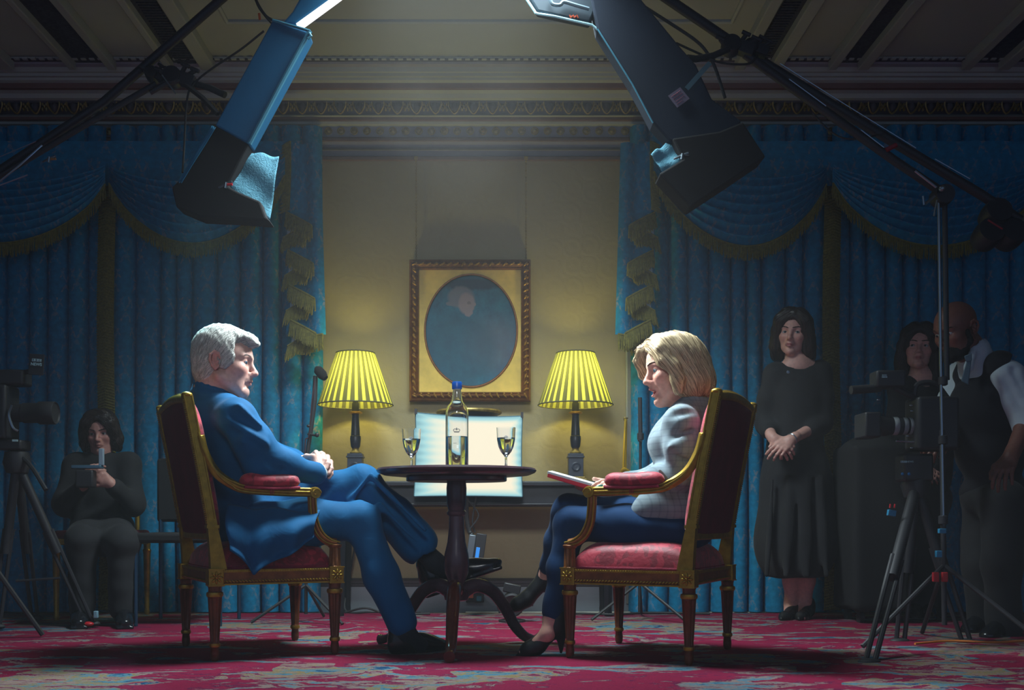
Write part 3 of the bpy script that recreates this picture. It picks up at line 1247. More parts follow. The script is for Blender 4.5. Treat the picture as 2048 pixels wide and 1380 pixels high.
top = [stile_pt(0.978 + 0.02 * math.sin(math.pi * k / 10)) + Vector((0, lerp(-YW + 0.01, YW - 0.01, k / 10), 0)) for k in range(11)]
b.tube(top, 0.018, 12)
tr = b.build('top_rail', M_GOLD, chair)
b = MB()
for k in range(34):
    yv = -0.24 + k * 0.0145
    b.ell((-0.333, yv, 0.996 + 0.02 * math.sin(math.pi * (k / 33))), (0.005, 0.006, 0.005), None, 6, 4)
b.build('beading', M_GOLD, tr)
p = stile_pt(0.47)
MB().box((p.x, 0, 0.47), (0.03, 0.5, 0.03)).build('back_rail', M_GOLD, chair, smooth=0, bevel=0.005)


def back_pt(front):
    def f(u, v):
        a, b_ = 2 * u - 1, 2 * v - 1
        e = max(0, (1 - abs(a) ** 6) * (1 - abs(b_) ** 6)) ** 0.4
        z = lerp(0.46, 0.985, v)
        p = stile_pt(z)
        return (p.x + (0.004 + 0.052 * e if front else -0.006 - 0.012 * e), a * (YW - 0.012), z)
    return f


b = MB()
b.grid(back_pt(True), 30, 30)
b.build('backrest', M_RED, chair, smooth=80)
b = MB()
b.grid(back_pt(False), 30, 30)
b.build('back_panel', M_REDBACK, chair, smooth=80)

# arms
for s in (-1, 1):
    y = s * (YW + 0.004)
    path = catmull([(-0.292, y, 0.845), (-0.272, y, 0.775), (-0.228, y, 0.705), (-0.165, y, 0.662), (-0.11, y, 0.647), (0.02, y, 0.640), (0.135, y, 0.638)], 6)
    b = MB()
    b.tube(path, [0.020] * len(path), 4, flat=1.0)
    am = b.build('arm', M_GOLD, chair, smooth=30, bevel=0.004)
    b = MB()
    for dz in (-0.011, 0.011):
        b.tube([Vector(q) + Vector((-dz * 0.6 if q.x < -0.17 else 0, s * 0.013, dz)) for q in path], 0.0042, 6)
    b.build('moulding', M_GOLD, am)
    b = MB()
    b.lathe([(0.021, -0.022), (0.023, -0.016), (0.023, 0.016), (0.021, 0.022)], (0.150, y, 0.636), 24, Matrix.Rotation(R(90), 3, 'X'))
    spiral = [Vector((0.150 + r * math.cos(a), y + s * 0.023, 0.636 + r * math.sin(a))) for a, r in [(k * 0.35, 0.0205 - 0.0011 * k) for k in range(15)]]
    b.tube(spiral, 0.0032, 5)
    b.build('scroll', M_GOLD, am)
    path = catmull([(0.140, y, 0.625), (0.143, y, 0.57), (0.150, y, 0.52), (0.172, y, 0.475), (0.205, y, 0.448), (0.240, y, 0.438)], 6)
    b = MB()
    b.tube(path, [0.020] * len(path), 4)
    ap = b.build('arm_support', M_GOLDWOOD, chair, smooth=30, bevel=0.004)
    b = MB()
    for dx in (-0.011, 0.011):
        b.tube([Vector(q) + Vector((dx, s * 0.013, dx * 0.4)) for q in path], 0.004, 6)
    b.build('moulding', M_GOLD, ap)

    def pad(u, v):
        t = u
        a = 2 * math.pi * v
        x = lerp(-0.145, 0.092, t)
        e = max(0.02, 1 - abs(2 * t - 1) ** 6) ** 0.5
        sag = 0.006 * math.sin(t * 9)
        return (x, y + 0.033 * e * math.cos(a), 0.676 + sag * 0.3 + 0.033 * e * math.sin(a) * (1 if math.sin(a) > 0 else 0.75))
    b = MB()
    b.grid(pad, 26, 18)
    pd = b.build('arm_pad', M_RED, chair, smooth=80)
    b = MB()
    b.tube([(-0.13, y + s * 0.024, 0.655), (-0.02, y + s * 0.028, 0.651), (0.085, y + s * 0.024, 0.655)], 0.006, 7)
    for q in range(3):
        b.tube([(-0.03 + 0.006 * q, y + s * 0.026, 0.65), (-0.031 + 0.006 * q, y + s * 0.027, 0.628)], 0.0015, 4)
    b.build('gimp_trim', M_GIMP, pd)


def copy_tree(o, parent=None):
    c = o.copy()
    COL.objects.link(c)
    c.parent = parent
    for ch in list(o.children):
        copy_tree(ch, c)
    return c


chair.update_tag()
chair2 = copy_tree(chair)
chair2.location = (0.63, 4.27, 0.010)
chair2.rotation_euler = (0, 0, R(180 - 27))
tag(chair2, 'gilded armchair with crimson damask seat under the blonde woman', 'armchair')
for c in (chair, chair2):
    c['group'] = 'gilded interview armchairs'

# ------------------------------------------------------------------ tripod table
TX, TY = wx(913, 4.38), 4.38
M_MAHOG = mat('dark_mahogany', C(70, 52, 60), 0.25, noise=(9, 0.35))
M_MAHOG_RED = mat('red_mahogany', C(96, 44, 28), 0.2, noise=(14, 0.4))
tb = thing('tripod_table', 'round dark mahogany pedestal table between the two armchairs', 'table', (TX, TY, 0.010))
tt = MB().lathe([(0.0, 0.708), (0.25, 0.708), (0.295, 0.712), (0.320, 0.722), (0.326, 0.731), (0.320, 0.739), (0.30, 0.738), (0.0, 0.738)], (0, 0, 0), 96).build('tabletop', M_MAHOG, tb, smooth=50)
b = MB()
pl = []
for k in range(40):
    a = 2 * math.pi * k / 40
    pl.append((0.205 * math.cos(a), 0.165 * math.sin(a)))
b.prism(pl, 0.686, 0.710, lambda u, v, w: (u, v, w))
b.build('tilting_block', M_MAHOG, tb, bevel=0.006)
b = MB()
b.lathe([(0.030, 0.2), (0.048, 0.205), (0.052, 0.225), (0.050, 0.24), (0.038, 0.25), (0.032, 0.26), (0.036, 0.28), (0.048, 0.315), (0.053, 0.35), (0.049, 0.39),
         (0.037, 0.44), (0.031, 0.50), (0.030, 0.545), (0.038, 0.552), (0.040, 0.562), (0.034, 0.57), (0.040, 0.60), (0.041, 0.66), (0.037, 0.70)], (0, 0, 0), 40)
b.build('pedestal', M_MAHOG, tb)
for k, a in enumerate((-92, 28, 148)):
    ca, sa = math.cos(R(a)), math.sin(R(a))
    def q(r, z):
        return (r * ca, r * sa, z)
    path = catmull([q(0.02, 0.235), q(0.09, 0.262), q(0.165, 0.235), q(0.225, 0.165), q(0.27, 0.09), q(0.32, 0.04), q(0.37, 0.024), q(0.395, 0.022)], 6)
    n = len(path)
    rad = [lerp(0.034, 0.017, (i / (n - 1)) ** 0.8) for i in range(n)]
    for i in range(n - 9, n):
        rad[i] = lerp(0.017, 0.022, (i - (n - 9)) / 8)
    MB().tube(path, rad, 14).build('leg', M_MAHOG_RED if k == 0 else M_MAHOG, tb)

# ------------------------------------------------------------------ bottle, glasses
def glass_mat(name, tint=(0.97, 0.99, 1.0, 1), rough=0.0, ior=1.45):
    m = mat(name, tint, rough)
    b = NT(m).bsdf
    b.inputs['Transmission Weight'].default_value = 1.0
    b.inputs['IOR'].default_value = ior
    return m


M_GLASS = glass_mat('clear_glass')
M_WATER = glass_mat('water', (0.80, 0.90, 0.97, 1), 0.0, 1.33)
M_ETCH = mat('white_etching', C(200, 215, 222), 0.8)
TZ = 0.748
bt = thing('water_bottle', 'clear glass bottle with a blue cap, half full, on the tripod table', 'bottle', (wx(914, 4.36), 4.36, TZ))
outer = [(0.0, 0.0), (0.043, 0.0), (0.0465, 0.004), (0.0465, 0.215), (0.045, 0.235), (0.037, 0.255), (0.026, 0.268), (0.021, 0.28), (0.0165, 0.32), (0.0165, 0.327), (0.018, 0.33)]
inner = [(0.0155, 0.33), (0.0145, 0.32), (0.0185, 0.28), (0.0235, 0.266), (0.0345, 0.252), (0.042, 0.233), (0.0435, 0.214), (0.0435, 0.012), (0.040, 0.008), (0.0, 0.008)]
MB().lathe(outer + inner, (0, 0, 0), 64).build('bottle_glass', M_GLASS, bt, smooth=50)
MB().lathe([(0, 0.0085), (0.0395, 0.0085), (0.0431, 0.0125), (0.0431, 0.130), (0, 0.130)], (0, 0, 0), 64).build('water', M_WATER, bt, smooth=50)
MB().lathe([(0.0, 0.322), (0.0195, 0.322), (0.0205, 0.325), (0.0205, 0.349), (0.0185, 0.352), (0.0, 0.352)], (0, 0, 0), 40, None, 20, 0.05, (0.324, 0.350)).build('cap', mat('blue_cap', C(10, 84, 176), 0.35), bt, smooth=50)


def crown(parent, z0, r, sc):
    """small crown emblem standing on the front of a glass"""
    b = MB()

    def q(u, v):
        a = -math.pi / 2 + u * sc / r
        return (r * math.cos(a), r * math.sin(a), z0 + v * sc)
    for pts in [[(-1, -0.75), (1, -0.75)], [(-1.05, -0.45), (1.05, -0.45)], [(-1.0, -0.4), (-1.25, 0.1), (-0.8, 0.5), (-0.3, 0.4), (0, 0.1)],
                [(1.0, -0.4), (1.25, 0.1), (0.8, 0.5), (0.3, 0.4), (0, 0.1)], [(0, 0.1), (0, 1.0)], [(-0.25, 0.7), (0.25, 0.7)]]:
        b.tube(catmull([q(*p) for p in pts], 4), 0.0012, 5)
    b.build('crown_emblem', M_ETCH if sc < 0.008 else mat('blue_etching', C(60, 84, 104), 0.6), parent)


crown(bt, 0.152, 0.0475, 0.0105)
b = MB()
for k, (u, v) in enumerate([(-0.004, 0.1), (0.003, 0.1005)]):
    b.box((u - 0.006, -0.0468, v), (0.004, 0.0006, 0.002))
b.build('small_print', bpy.data.materials['blue_etching'], bt)


def goblet(px, d, label):
    t = thing('wine_glass', label, 'glass', (wx(px, d), d, TZ), group='water glasses on the tripod table')
    out = [(0, 0), (0.031, 0.0), (0.032, 0.002), (0.02, 0.005), (0.006, 0.010), (0.0042, 0.02), (0.0045, 0.045), (0.009, 0.052), (0.022, 0.068), (0.031, 0.088), (0.0365, 0.115), (0.0385, 0.165)]
    inn = [(0.0370, 0.165), (0.0350, 0.115), (0.0295, 0.089), (0.0205, 0.070), (0.008, 0.057), (0, 0.055)]
    MB().lathe(out + inn, (0, 0, 0), 48).build('bowl', M_GLASS, t, smooth=50)
    MB().lathe([(0, 0.0555), (0.0078, 0.0575), (0.0202, 0.0704), (0.0292, 0.0893), (0.0347, 0.115), (0.0358, 0.1235), (0, 0.1235)], (0, 0, 0), 48).build('water', M_WATER, t, smooth=50)
    crown(t, 0.125, 0.038, 0.0055)
    return t


goblet(823, 4.40, 'stemmed glass of water in front of the seated man')
goblet(1012, 4.34, 'stemmed glass of water in front of the blonde woman')

# ------------------------------------------------------------------ console table, lamps, light panel, picture
ct = thing('console_table', 'long black console table against the back wall', 'table', (wx(945, 6.05), 6.05, 0))
oc = tuple(ct.location)
xa, xb = wx(650, 5.86), wx(1246, 5.86)
MB().box(((xa + xb) / 2, 6.05, 0.752 - 0.014), (xb - xa, 0.40, 0.028)).build('tabletop', M_BLACK, ct, oc, smooth=0, bevel=0.006)
MB().box(((xa + xb) / 2, 6.06, 0.67), (xb - xa - 0.06, 0.34, 0.11)).box(((xa + xb) / 2, 5.885, 0.625), (xb - xa - 0.06, 0.02, 0.012)).build('apron', M_BLACK, ct, oc, smooth=0, bevel=0.004)
for x in (xa + 0.075, xb - 0.075):
    for y in (5.92, 6.19):
        b = MB()
        b.lathe([(0.018, 0.0), (0.022, 0.03), (0.020, 0.05), (0.030, 0.5), (0.034, 0.60), (0.034, 0.625)], (x, y, 0), 4)
        b.build('leg', M_BLACK, ct, oc, smooth=0)


def shade_mat():
    m = bpy.data.materials.new('pleated_shade')
    m.use_nodes = True
    t = NT(m)
    sep = t.node('ShaderNodeSeparateXYZ')
    t.t.links.new(t.coord('UV'), sep.inputs[0])
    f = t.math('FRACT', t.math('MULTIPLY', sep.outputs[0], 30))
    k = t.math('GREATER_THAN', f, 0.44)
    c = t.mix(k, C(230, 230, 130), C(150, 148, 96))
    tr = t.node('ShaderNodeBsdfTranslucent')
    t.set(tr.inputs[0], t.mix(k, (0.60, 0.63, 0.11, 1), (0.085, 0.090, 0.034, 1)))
    df = t.node('ShaderNodeBsdfDiffuse')
    t.set(df.inputs[0], c)
    mx = t.node('ShaderNodeMixShader')
    mx.inputs[0].default_value = 0.62
    t.t.links.new(df.outputs[0], mx.inputs[1])
    t.t.links.new(tr.outputs[0], mx.inputs[2])
    t.t.links.new(mx.outputs[0], t.n['Material Output'].inputs[0])
    return m


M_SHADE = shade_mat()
M_LAMPBODY = mat('black_lamp_marble', C(48, 54, 66), 0.35, noise=(20, 0.25))
M_SHADE_RIM = mat('shade_binding', C(86, 84, 60), 0.8)


def lamp(px, label):
    d = 6.02
    t = thing('table_lamp', label, 'lamp', (wx(px, d), d, 0.752), group='table lamps on the console')
    MB().box((0, 0, 0.009), (0.115, 0.115, 0.018)).box((0, 0, 0.024), (0.10, 0.10, 0.012)).build('foot', M_GILT_DIM, t, smooth=0, bevel=0.002)
    pl_ = MB().box((0, 0, 0.085), (0.082, 0.082, 0.11)).box((0, 0, 0.14), (0.094, 0.094, 0.01)).box((0, 0, 0.152), (0.084, 0.084, 0.014)).build('plinth', M_LAMPBODY, t, smooth=0, bevel=0.002)
    MB().lathe([(0.012, 0), (0.026, 0.0), (0.026, 0.004), (0.02, 0.006), (0.016, 0.004), (0.004, 0.006)], (0, -0.041, 0.085), 20, Matrix.Rotation(R(90), 3, 'X')).build('medallion', M_LAMPBODY, pl_)
    MB().lathe([(0.03, 0.159), (0.033, 0.165), (0.024, 0.172), (0.018, 0.182), (0.020, 0.19)], (0, 0, 0), 24).build('gilt_collar', M_GILT_DIM, t)
    MB().lathe([(0.020, 0.19), (0.026, 0.20), (0.029, 0.225), (0.031, 0.245), (0.029, 0.25), (0.030, 0.256), (0.026, 0.26), (0.024, 0.30), (0.019, 0.372), (0.022, 0.38)], (0, 0, 0), 28, None, 10, 0.06, (0.26, 0.37)).build('column', M_LAMPBODY, t)
    MB().lathe([(0.022, 0.38), (0.038, 0.384), (0.038, 0.392), (0.022, 0.396)], (0, 0, 0), 24).build('gilt_collar', mat('lamp_brass', C(200, 150, 40), 0.35, metal=0.6), t)
    MB().lathe([(0.020, 0.396), (0.020, 0.44), (0.016, 0.445), (0.016, 0.47)], (0, 0, 0), 20).build('bulb_holder', M_BLACKMETAL, t)
    zb, zt, rb, rt = 0.432, 0.722, 0.208, 0.106
    b = MB()
    n = 180

    def sp(u, v):
        a = 2 * math.pi * u
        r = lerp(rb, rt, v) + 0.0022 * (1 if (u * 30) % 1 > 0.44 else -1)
        return (r * math.cos(a), r * math.sin(a), lerp(zb, zt, v))
    b.grid(sp, n, 4, lambda u, v: (u, v))
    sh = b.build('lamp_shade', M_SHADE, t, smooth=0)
    for r, z in ((rb + 0.001, zb), (rt + 0.001, zt)):
        MB().tube([(r * math.cos(a), r * math.sin(a), z) for a in [2 * math.pi * k / 60 for k in range(61)]], 0.0035, 6, cap=False).build('binding', M_SHADE_RIM, sh)
    MB().ell((0, 0, 0.53), (0.028, 0.028, 0.042)).build('bulb', emit('bulb_glow', (1.0, 0.80, 0.34, 1), 12), t)
    l = bpy.data.lights.new('lamp_bulb_light', 'POINT')
    l.energy = 6.8
    l.color = (1.0, 0.90, 0.20)
    l.shadow_soft_size = 0.035
    lo = bpy.data.objects.new('lamp_bulb_light', l)
    COL.objects.link(lo)
    lo.parent = t
    lo.location = (0, 0, 0.60)
    return t


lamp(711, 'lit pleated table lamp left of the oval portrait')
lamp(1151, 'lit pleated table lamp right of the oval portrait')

# soft light panel propped against the console front
lp = thing('fabric_softbox', 'glowing white fabric light panel propped before the black console', 'light panel', W(938, 993, 5.80))
og = tuple(lp.location)


def panel_mat():
    m = bpy.data.materials.new('glowing_fabric')
    m.use_nodes = True
    t = NT(m)
    sep = t.node('ShaderNodeSeparateXYZ')
    t.t.links.new(t.coord('UV'), sep.inputs[0])
    u, v = sep.outputs[0], sep.outputs[1]
    e = t.math('MINIMUM', t.math('MINIMUM', t.math('MULTIPLY', u, 0.62), t.math('MULTIPLY', t.math('SUBTRACT', 1.0, u), 1.9)), t.math('MINIMUM', t.math('MULTIPLY', v, 2.0), t.math('MULTIPLY', t.math('SUBTRACT', 1.0, v), 2.0)))
    wv = t.math('SINE', t.math('MULTIPLY', v, 70))
    e = t.math('ADD', e, t.math('MULTIPLY', wv, 0.012))
    col = t.ramp(e, [(0.0, C(120, 172, 182)), (0.05, C(158, 208, 210)), (0.11, C(214, 226, 208)), (0.19, C(243, 232, 204))])
    t.set(t.bsdf.inputs['Emission Color'], col)
    t.bsdf.inputs['Emission Strength'].default_value = 1.08
    t.bsdf.inputs['Base Color'].default_value = (0.04, 0.04, 0.04, 1)
    t.bsdf.inputs['Roughness'].default_value = 0.9
    return m


dp = 5.80
qd = [W(829, 992, dp), W(1044, 993, dp - 0.01), W(1044, 833, dp + 0.05), W(832, 826, dp + 0.05)]


def pp(u, v):
    p = (qd[0].lerp(qd[1], u)).lerp(qd[3].lerp(qd[2], u), v)
    s = 4 * u * (1 - u)
    return (p.x - 0.006 * math.sin(math.pi * v) * (0.5 - u) * -2, p.y - 0.012 * s * 4 * v * (1 - v), p.z - 0.012 * s * v + 0.004 * s * (1 - v))


b = MB()
b.grid(pp, 24, 20, lambda u, v: (u, v))
o = b.build('diffuser', panel_mat(), lp, og, smooth=80)
b = MB()
rim = [pp(u, 0) for u in np.linspace(0, 1, 12)] + [pp(1, v) for v in np.linspace(0, 1, 12)] + [pp(u, 1) for u in np.linspace(1, 0, 12)] + [pp(0, v) for v in np.linspace(1, 0, 12)]
b.tube([Vector(q) + Vector((0, 0.006, 0)) for q in rim], 0.006, 6)
b.build('panel_frame', mat('panel_binding', C(70, 110, 125), 0.7), lp, og)
b = MB()
b.grid(lambda u, v: Vector(pp(u, v)) + Vector((0, 0.014, 0)), 8, 8)
b.build('backing', M_DUVET, lp, og)
for k in (2, 3):
    MB().box(qd[k] + Vector((0.0, 0.0, 0.008)), (0.014, 0.02, 0.03)).build('corner_clip', M_BLACKMETAL, lp, og)
# power unit hanging under the panel on its cable
pu = thing('power_unit', 'silver and black power unit with a blue display hanging under the console', 'power unit', W(952, 1100, 5.86))
op = tuple(pu.location)
tilt = Matrix.Rotation(R(8), 3, 'Y')
pc = W(953, 1102, 5.86)
MB().box(pc + Vector((-0.032, 0, 0)), (0.038, 0.06, 0.178), tilt).build('silver_side', mat('brushed_alloy', C(120, 130, 138), 0.4, metal=0.7), pu, op, bevel=0.004)
MB().box(pc + Vector((0.016, 0.004, 0)), (0.056, 0.06, 0.19), tilt).build('housing', M_BLACKMETAL, pu, op, bevel=0.004)
MB().box(pc + Vector((0.006, -0.028, -0.008)), (0.020, 0.004, 0.058), tilt).build('display', emit('blue_display', C(40, 140, 235), 1.0), pu, op, bevel=0.001)
b = MB()
b.tube(catmull([W(934, 990, 5.83), W(933, 1030, 5.86), W(938, 1060, 5.87), W(944, 1070, 5.86)], 8), 0.012, 8)
b.tube(catmull([W(953, 990, 5.83), W(945, 1040, 5.85), W(950, 1065, 5.86)], 8), 0.005, 6)
b.tube(catmull([W(936, 1000, 5.83), W(957, 1030, 5.84), W(940, 1058, 5.84)], 8), 0.004, 6)
b.build('cable', M_RUBBER, pu, op)

# gilt dish behind the panel
c0 = (wx(938, 6.1), 6.1, 0.752)
o = thing('gilt_bowl', 'dark footed bowl with a gilt rim behind the glowing light panel', 'bowl', c0)
MB().lathe([(0, 0.0), (0.075, 0.0), (0.07, 0.02), (0.03, 0.05), (0.025, 0.20), (0.06, 0.27), (0.14, 0.34), (0.175, 0.398), (0.168, 0.398), (0.13, 0.345), (0.0, 0.30)], (0, 0, 0), 48).build('bowl', M_LAMPBODY, o)
MB().tube([(0.176 * math.cos(a), 0.176 * math.sin(a), 0.398) for a in [2 * math.pi * k / 48 for k in range(49)]], 0.011, 8, cap=False).build('rim', M_GILT_DIM, o)

# oval portrait in a carved frame hung from two chains
PD = 6.25
pic = thing('framed_portrait', 'oval portrait in gold mount and carved brown frame on the back wall', 'picture', W(940, 803, PD))
opi = tuple(pic.location)
x0, x1, zb, zt = wx(819, PD), wx(1061, PD), W(0, 803, PD).z, W(0, 520, PD).z
fw = 0.056
M_FRAME = mat('carved_gilt_frame', C(122, 76, 34), 0.42, metal=0.35, noise=(30, 0.4))
b = MB()
prof = [(0.0, 0.03), (0.0, -0.012), (0.010, -0.02), (0.016, -0.012), (0.030, -0.028), (0.044, -0.012), (0.050, -0.016), (0.056, 0.0), (0.056, 0.03)]
cor4 = [(x0, zb, 1, 1), (x1, zb, -1, 1), (x1, zt, -1, -1), (x0, zt, 1, -1)]
rings = [[(cx_ + sx * w, PD + dy, cz_ + sz * w) for w, dy in prof] for cx_, cz_, sx, sz in cor4]
n = len(prof)
oo = b.add([p for r_ in rings for p in r_], [])
for i in range(4):
    for k in range(n):
        a, c = oo + i * n + k, oo + i * n + (k + 1) % n
        a2, c2 = oo + ((i + 1) % 4) * n + k, oo + ((i + 1) % 4) * n + (k + 1) % n
        b.f.append((a, a2, c2, c))
fr = b.build('frame', M_FRAME, pic, opi, smooth=30)
b = MB()
rr_ = random.Random(4)
def orn(cx_, cz_, ang):
    m = Matrix.Rotation(ang, 3, 'Y')
    b.ell((cx_, PD - 0.024, cz_), (0.017, 0.009, 0.006), m, 8, 6)
    b.ell((cx_ + 0.012 * math.cos(ang + 1), PD - 0.024, cz_ + 0.012 * math.sin(ang + 1)), (0.008, 0.008, 0.006), m, 7, 5)
for k in range(17):
    xx = lerp(x0 + 0.03, x1 - 0.03, k / 16)
    orn(xx, zb + 0.03, rr_.uniform(0.3, 1.0)); orn(xx, zt - 0.03, -rr_.uniform(0.3, 1.0))
for k in range(1, 20):
    zz = lerp(zb + 0.03, zt - 0.03, k / 20)
    orn(x0 + 0.03, zz, rr_.uniform(0.6, 1.4)); orn(x1 - 0.03, zz, -rr_.uniform(0.6, 1.4))
b.build('carving', mat('pale_gilding', C(170, 128, 58), 0.4, metal=0.5), fr, opi)
MB().box(((x0 + x1) / 2, PD + 0.022, (zb + zt) / 2), (x1 - x0 - 0.06, 0.01, zt - zb - 0.06)).build('backboard', M_BLACK, pic, opi, smooth=0)
# gold mount with an oval opening
ocx, ocz, orx, orz = wx(942, PD), W(0, 661, PD).z, 0.268, 0.327
b = MB()
N = 96
inn, outp = [], []
ca0 = math.atan2(zt - fw - ocz, x1 - fw - ocx)
angs = [2 * math.pi * k / N for k in range(N)]
for q_ in (ca0, math.atan2(zt - fw - ocz, x0 + fw - ocx), math.atan2(zb + fw - ocz, x0 + fw - ocx) + 2 * math.pi, math.atan2(zb + fw - ocz, x1 - fw - ocx) + 2 * math.pi):
    i_ = min(range(N), key=lambda i: abs(angs[i] - q_))
    angs[i_] = q_
for a in angs:
    c, s = math.cos(a), math.sin(a)
    inn.append((ocx + orx * c, PD + 0.008, ocz + orz * s))
    hx0, hx1, hz0, hz1 = x0 + fw - 0.004 - ocx, x1 - fw + 0.004 - ocx, zb + fw - 0.004 - ocz, zt - fw + 0.004 - ocz
    tx = (hx1 if c > 0 else hx0) / c if abs(c) > 1e-6 else 1e9
    tz = (hz1 if s > 0 else hz0) / s if abs(s) > 1e-6 else 1e9
    tq = min(tx, tz)
    outp.append((ocx + tq * c, PD + 0.008, ocz + tq * s))
b.add(inn + outp, [(k, (k + 1) % N, N + (k + 1) % N, N + k) for k in range(N)])
b.add([(p[0], p[1] + 0.010, p[2]) for p in inn], [])
for k in range(N):
    b.f.append((k, 2 * N + k, 2 * N + (k + 1) % N, (k + 1) % N))
M_MOUNT = mat('gold_leaf_mount', C(236, 200, 92), 0.5, noise=(9, 0.16))
mo = b.build('mount', M_MOUNT, pic, opi, smooth=20)
MB().tube([(ocx + orx * math.cos(a), PD + 0.004, ocz + orz * math.sin(a)) for a in [2 * math.pi * k / N for k in range(N + 1)]], 0.006, 6, cap=False).build('oval_beading', M_FRAME, mo, opi)


def canvas_mat():
    m = mat('dark_portrait_paint', C(20, 60, 80), 0.5)
    t = NT(m)
    sep = t.node('ShaderNodeSeparateXYZ')
    t.t.links.new(t.coord('UV'), sep.inputs[0])
    n = t.noise(t.coord('UV'), 9, 6, 0.7)
    wob_ = t.math('MULTIPLY_ADD', n, 0.05, -0.025)
    u = t.math('ADD', sep.outputs[0], wob_)
    v = t.math('ADD', sep.outputs[1], t.math('MULTIPLY', wob_, -1.0))

    def ell(cx_, cy_, rx, ry, soft=0.25):
        a = t.math('POWER', t.math('ABSOLUTE', t.math('DIVIDE', t.math('SUBTRACT', u, cx_), rx)), 2.0)
        c = t.math('POWER', t.math('ABSOLUTE', t.math('DIVIDE', t.math('SUBTRACT', v, cy_), ry)), 2.0)
        return t.math('MULTIPLY_ADD', t.math('SQRT', t.math('ADD', a, c)), -1 / soft, 1 + 1 / soft - 0.5, clamp=True)
    base = t.ramp(n, [(0.3, C(0, 70, 100)), (0.7, C(20, 110, 132))])
    c = t.mix(t.math('MULTIPLY', ell(0.78, 0.38, 0.30, 0.22, 0.9), 0.55), base, C(96, 92, 104))
    c = t.mix(t.math('MULTIPLY', ell(0.50, 0.90, 0.34, 0.05, 0.6), 0.8), c, C(8, 36, 62))
    c = t.mix(t.math('MULTIPLY', ell(0.40, 0.34, 0.36, 0.30, 0.3), 0.6), c, C(6, 70, 92))
    wig = t.math('MAXIMUM', ell(0.395, 0.79, 0.135, 0.092), ell(0.30, 0.735, 0.06, 0.022))
    c = t.mix(t.math('MULTIPLY', wig, 0.8), c, C(116, 112, 118))
    face = t.math('MAXIMUM', ell(0.455, 0.735, 0.085, 0.09), ell(0.528, 0.728, 0.022, 0.02))
    face = t.math('MAXIMUM', face, ell(0.475, 0.655, 0.045, 0.035))
    c = t.mix(t.math('MULTIPLY', face, 0.85), c, C(146, 126, 126))
    c = t.mix(t.math('MULTIPLY', ell(0.475, 0.745, 0.022, 0.012), 0.5), c, C(70, 66, 76))
    t.set(t.bsdf.inputs['Base Color'], c)
    return m


b = MB()
b.grid(lambda u, v: (ocx + (u - 0.5) * 2 * (orx + 0.01) * math.sqrt(max(0, 1 - (2 * v - 1) ** 2)) if False else ocx + (2 * u - 1) * (orx + 0.012), PD + 0.0165, ocz + (2 * v - 1) * (orz + 0.012)), 2, 2, lambda u, v: (u, v))
b.build('canvas', canvas_mat(), pic, opi, smooth=0)
for px in (832, 1052):
    b = MB()
    ztop_, zb_ = W(0, 317, PD).z, zt
    xx = wx(px, PD)
    nl = 60
    for k in range(nl):
        z = lerp(zb_, ztop_, (k + 0.5) / nl)
        h = (ztop_ - zb_) / nl * 0.62
        if k % 2:
            b.tube([(xx, PD + 0.012, z - h), (xx - 0.005, PD + 0.012, z), (xx, PD + 0.012, z + h), (xx + 0.005, PD + 0.012, z), (xx, PD + 0.012, z - h)], 0.0016, 4)
        else:
            b.tube([(xx, PD + 0.008, z - h), (xx, PD + 0.013, z), (xx, PD + 0.017, z + h)], 0.002, 4)
    b.build('hanging_chain', M_GILT_DIM, pic, opi)
    MB().box((xx, PD - 0.0, W(0, 316, PD).z), (0.02, 0.012, 0.016)).box((xx, PD + 0.005, W(0, 320, PD).z), (0.008, 0.012, 0.02)).build('picture_hook', M_GOLD, pic, opi)


# ------------------------------------------------------------------ people
def skin_mat(name, base, rough=0.5):
    m = mat(name, base, rough)
    t = NT(m)
    at = t.node('ShaderNodeAttribute', attribute_name='tone')
    n = t.noise(t.coord(), 70, 4)
    k = t.ramp(n, [(0.3, (0.86, 0.84, 0.84, 1)), (0.7, (1.08, 1.06, 1.06, 1))])
    c = t.mix(1.0, at.outputs['Color'], k, 'MULTIPLY')
    t.set(t.bsdf.inputs['Base Color'], c)
    t.bsdf.inputs['Subsurface Weight'].default_value = 0.08
    t.bsdf.inputs['Subsurface Radius'].default_value = (0.012, 0.004, 0.002)
    t.bump(t.noise(t.coord(), 420, 3), 0.12, 0.002)
    return m


def hair_mat(name, dark, lite, rough=0.42, spec=0.4):
    m = mat(name, lite, rough, spec=spec)
    t = NT(m)
    at = t.node('ShaderNodeAttribute', attribute_name='tone')
    t.set(t.bsdf.inputs['Base Color'], t.ramp(at.outputs['Fac'], [(0.0, dark), (1.0, lite)]))
    return m


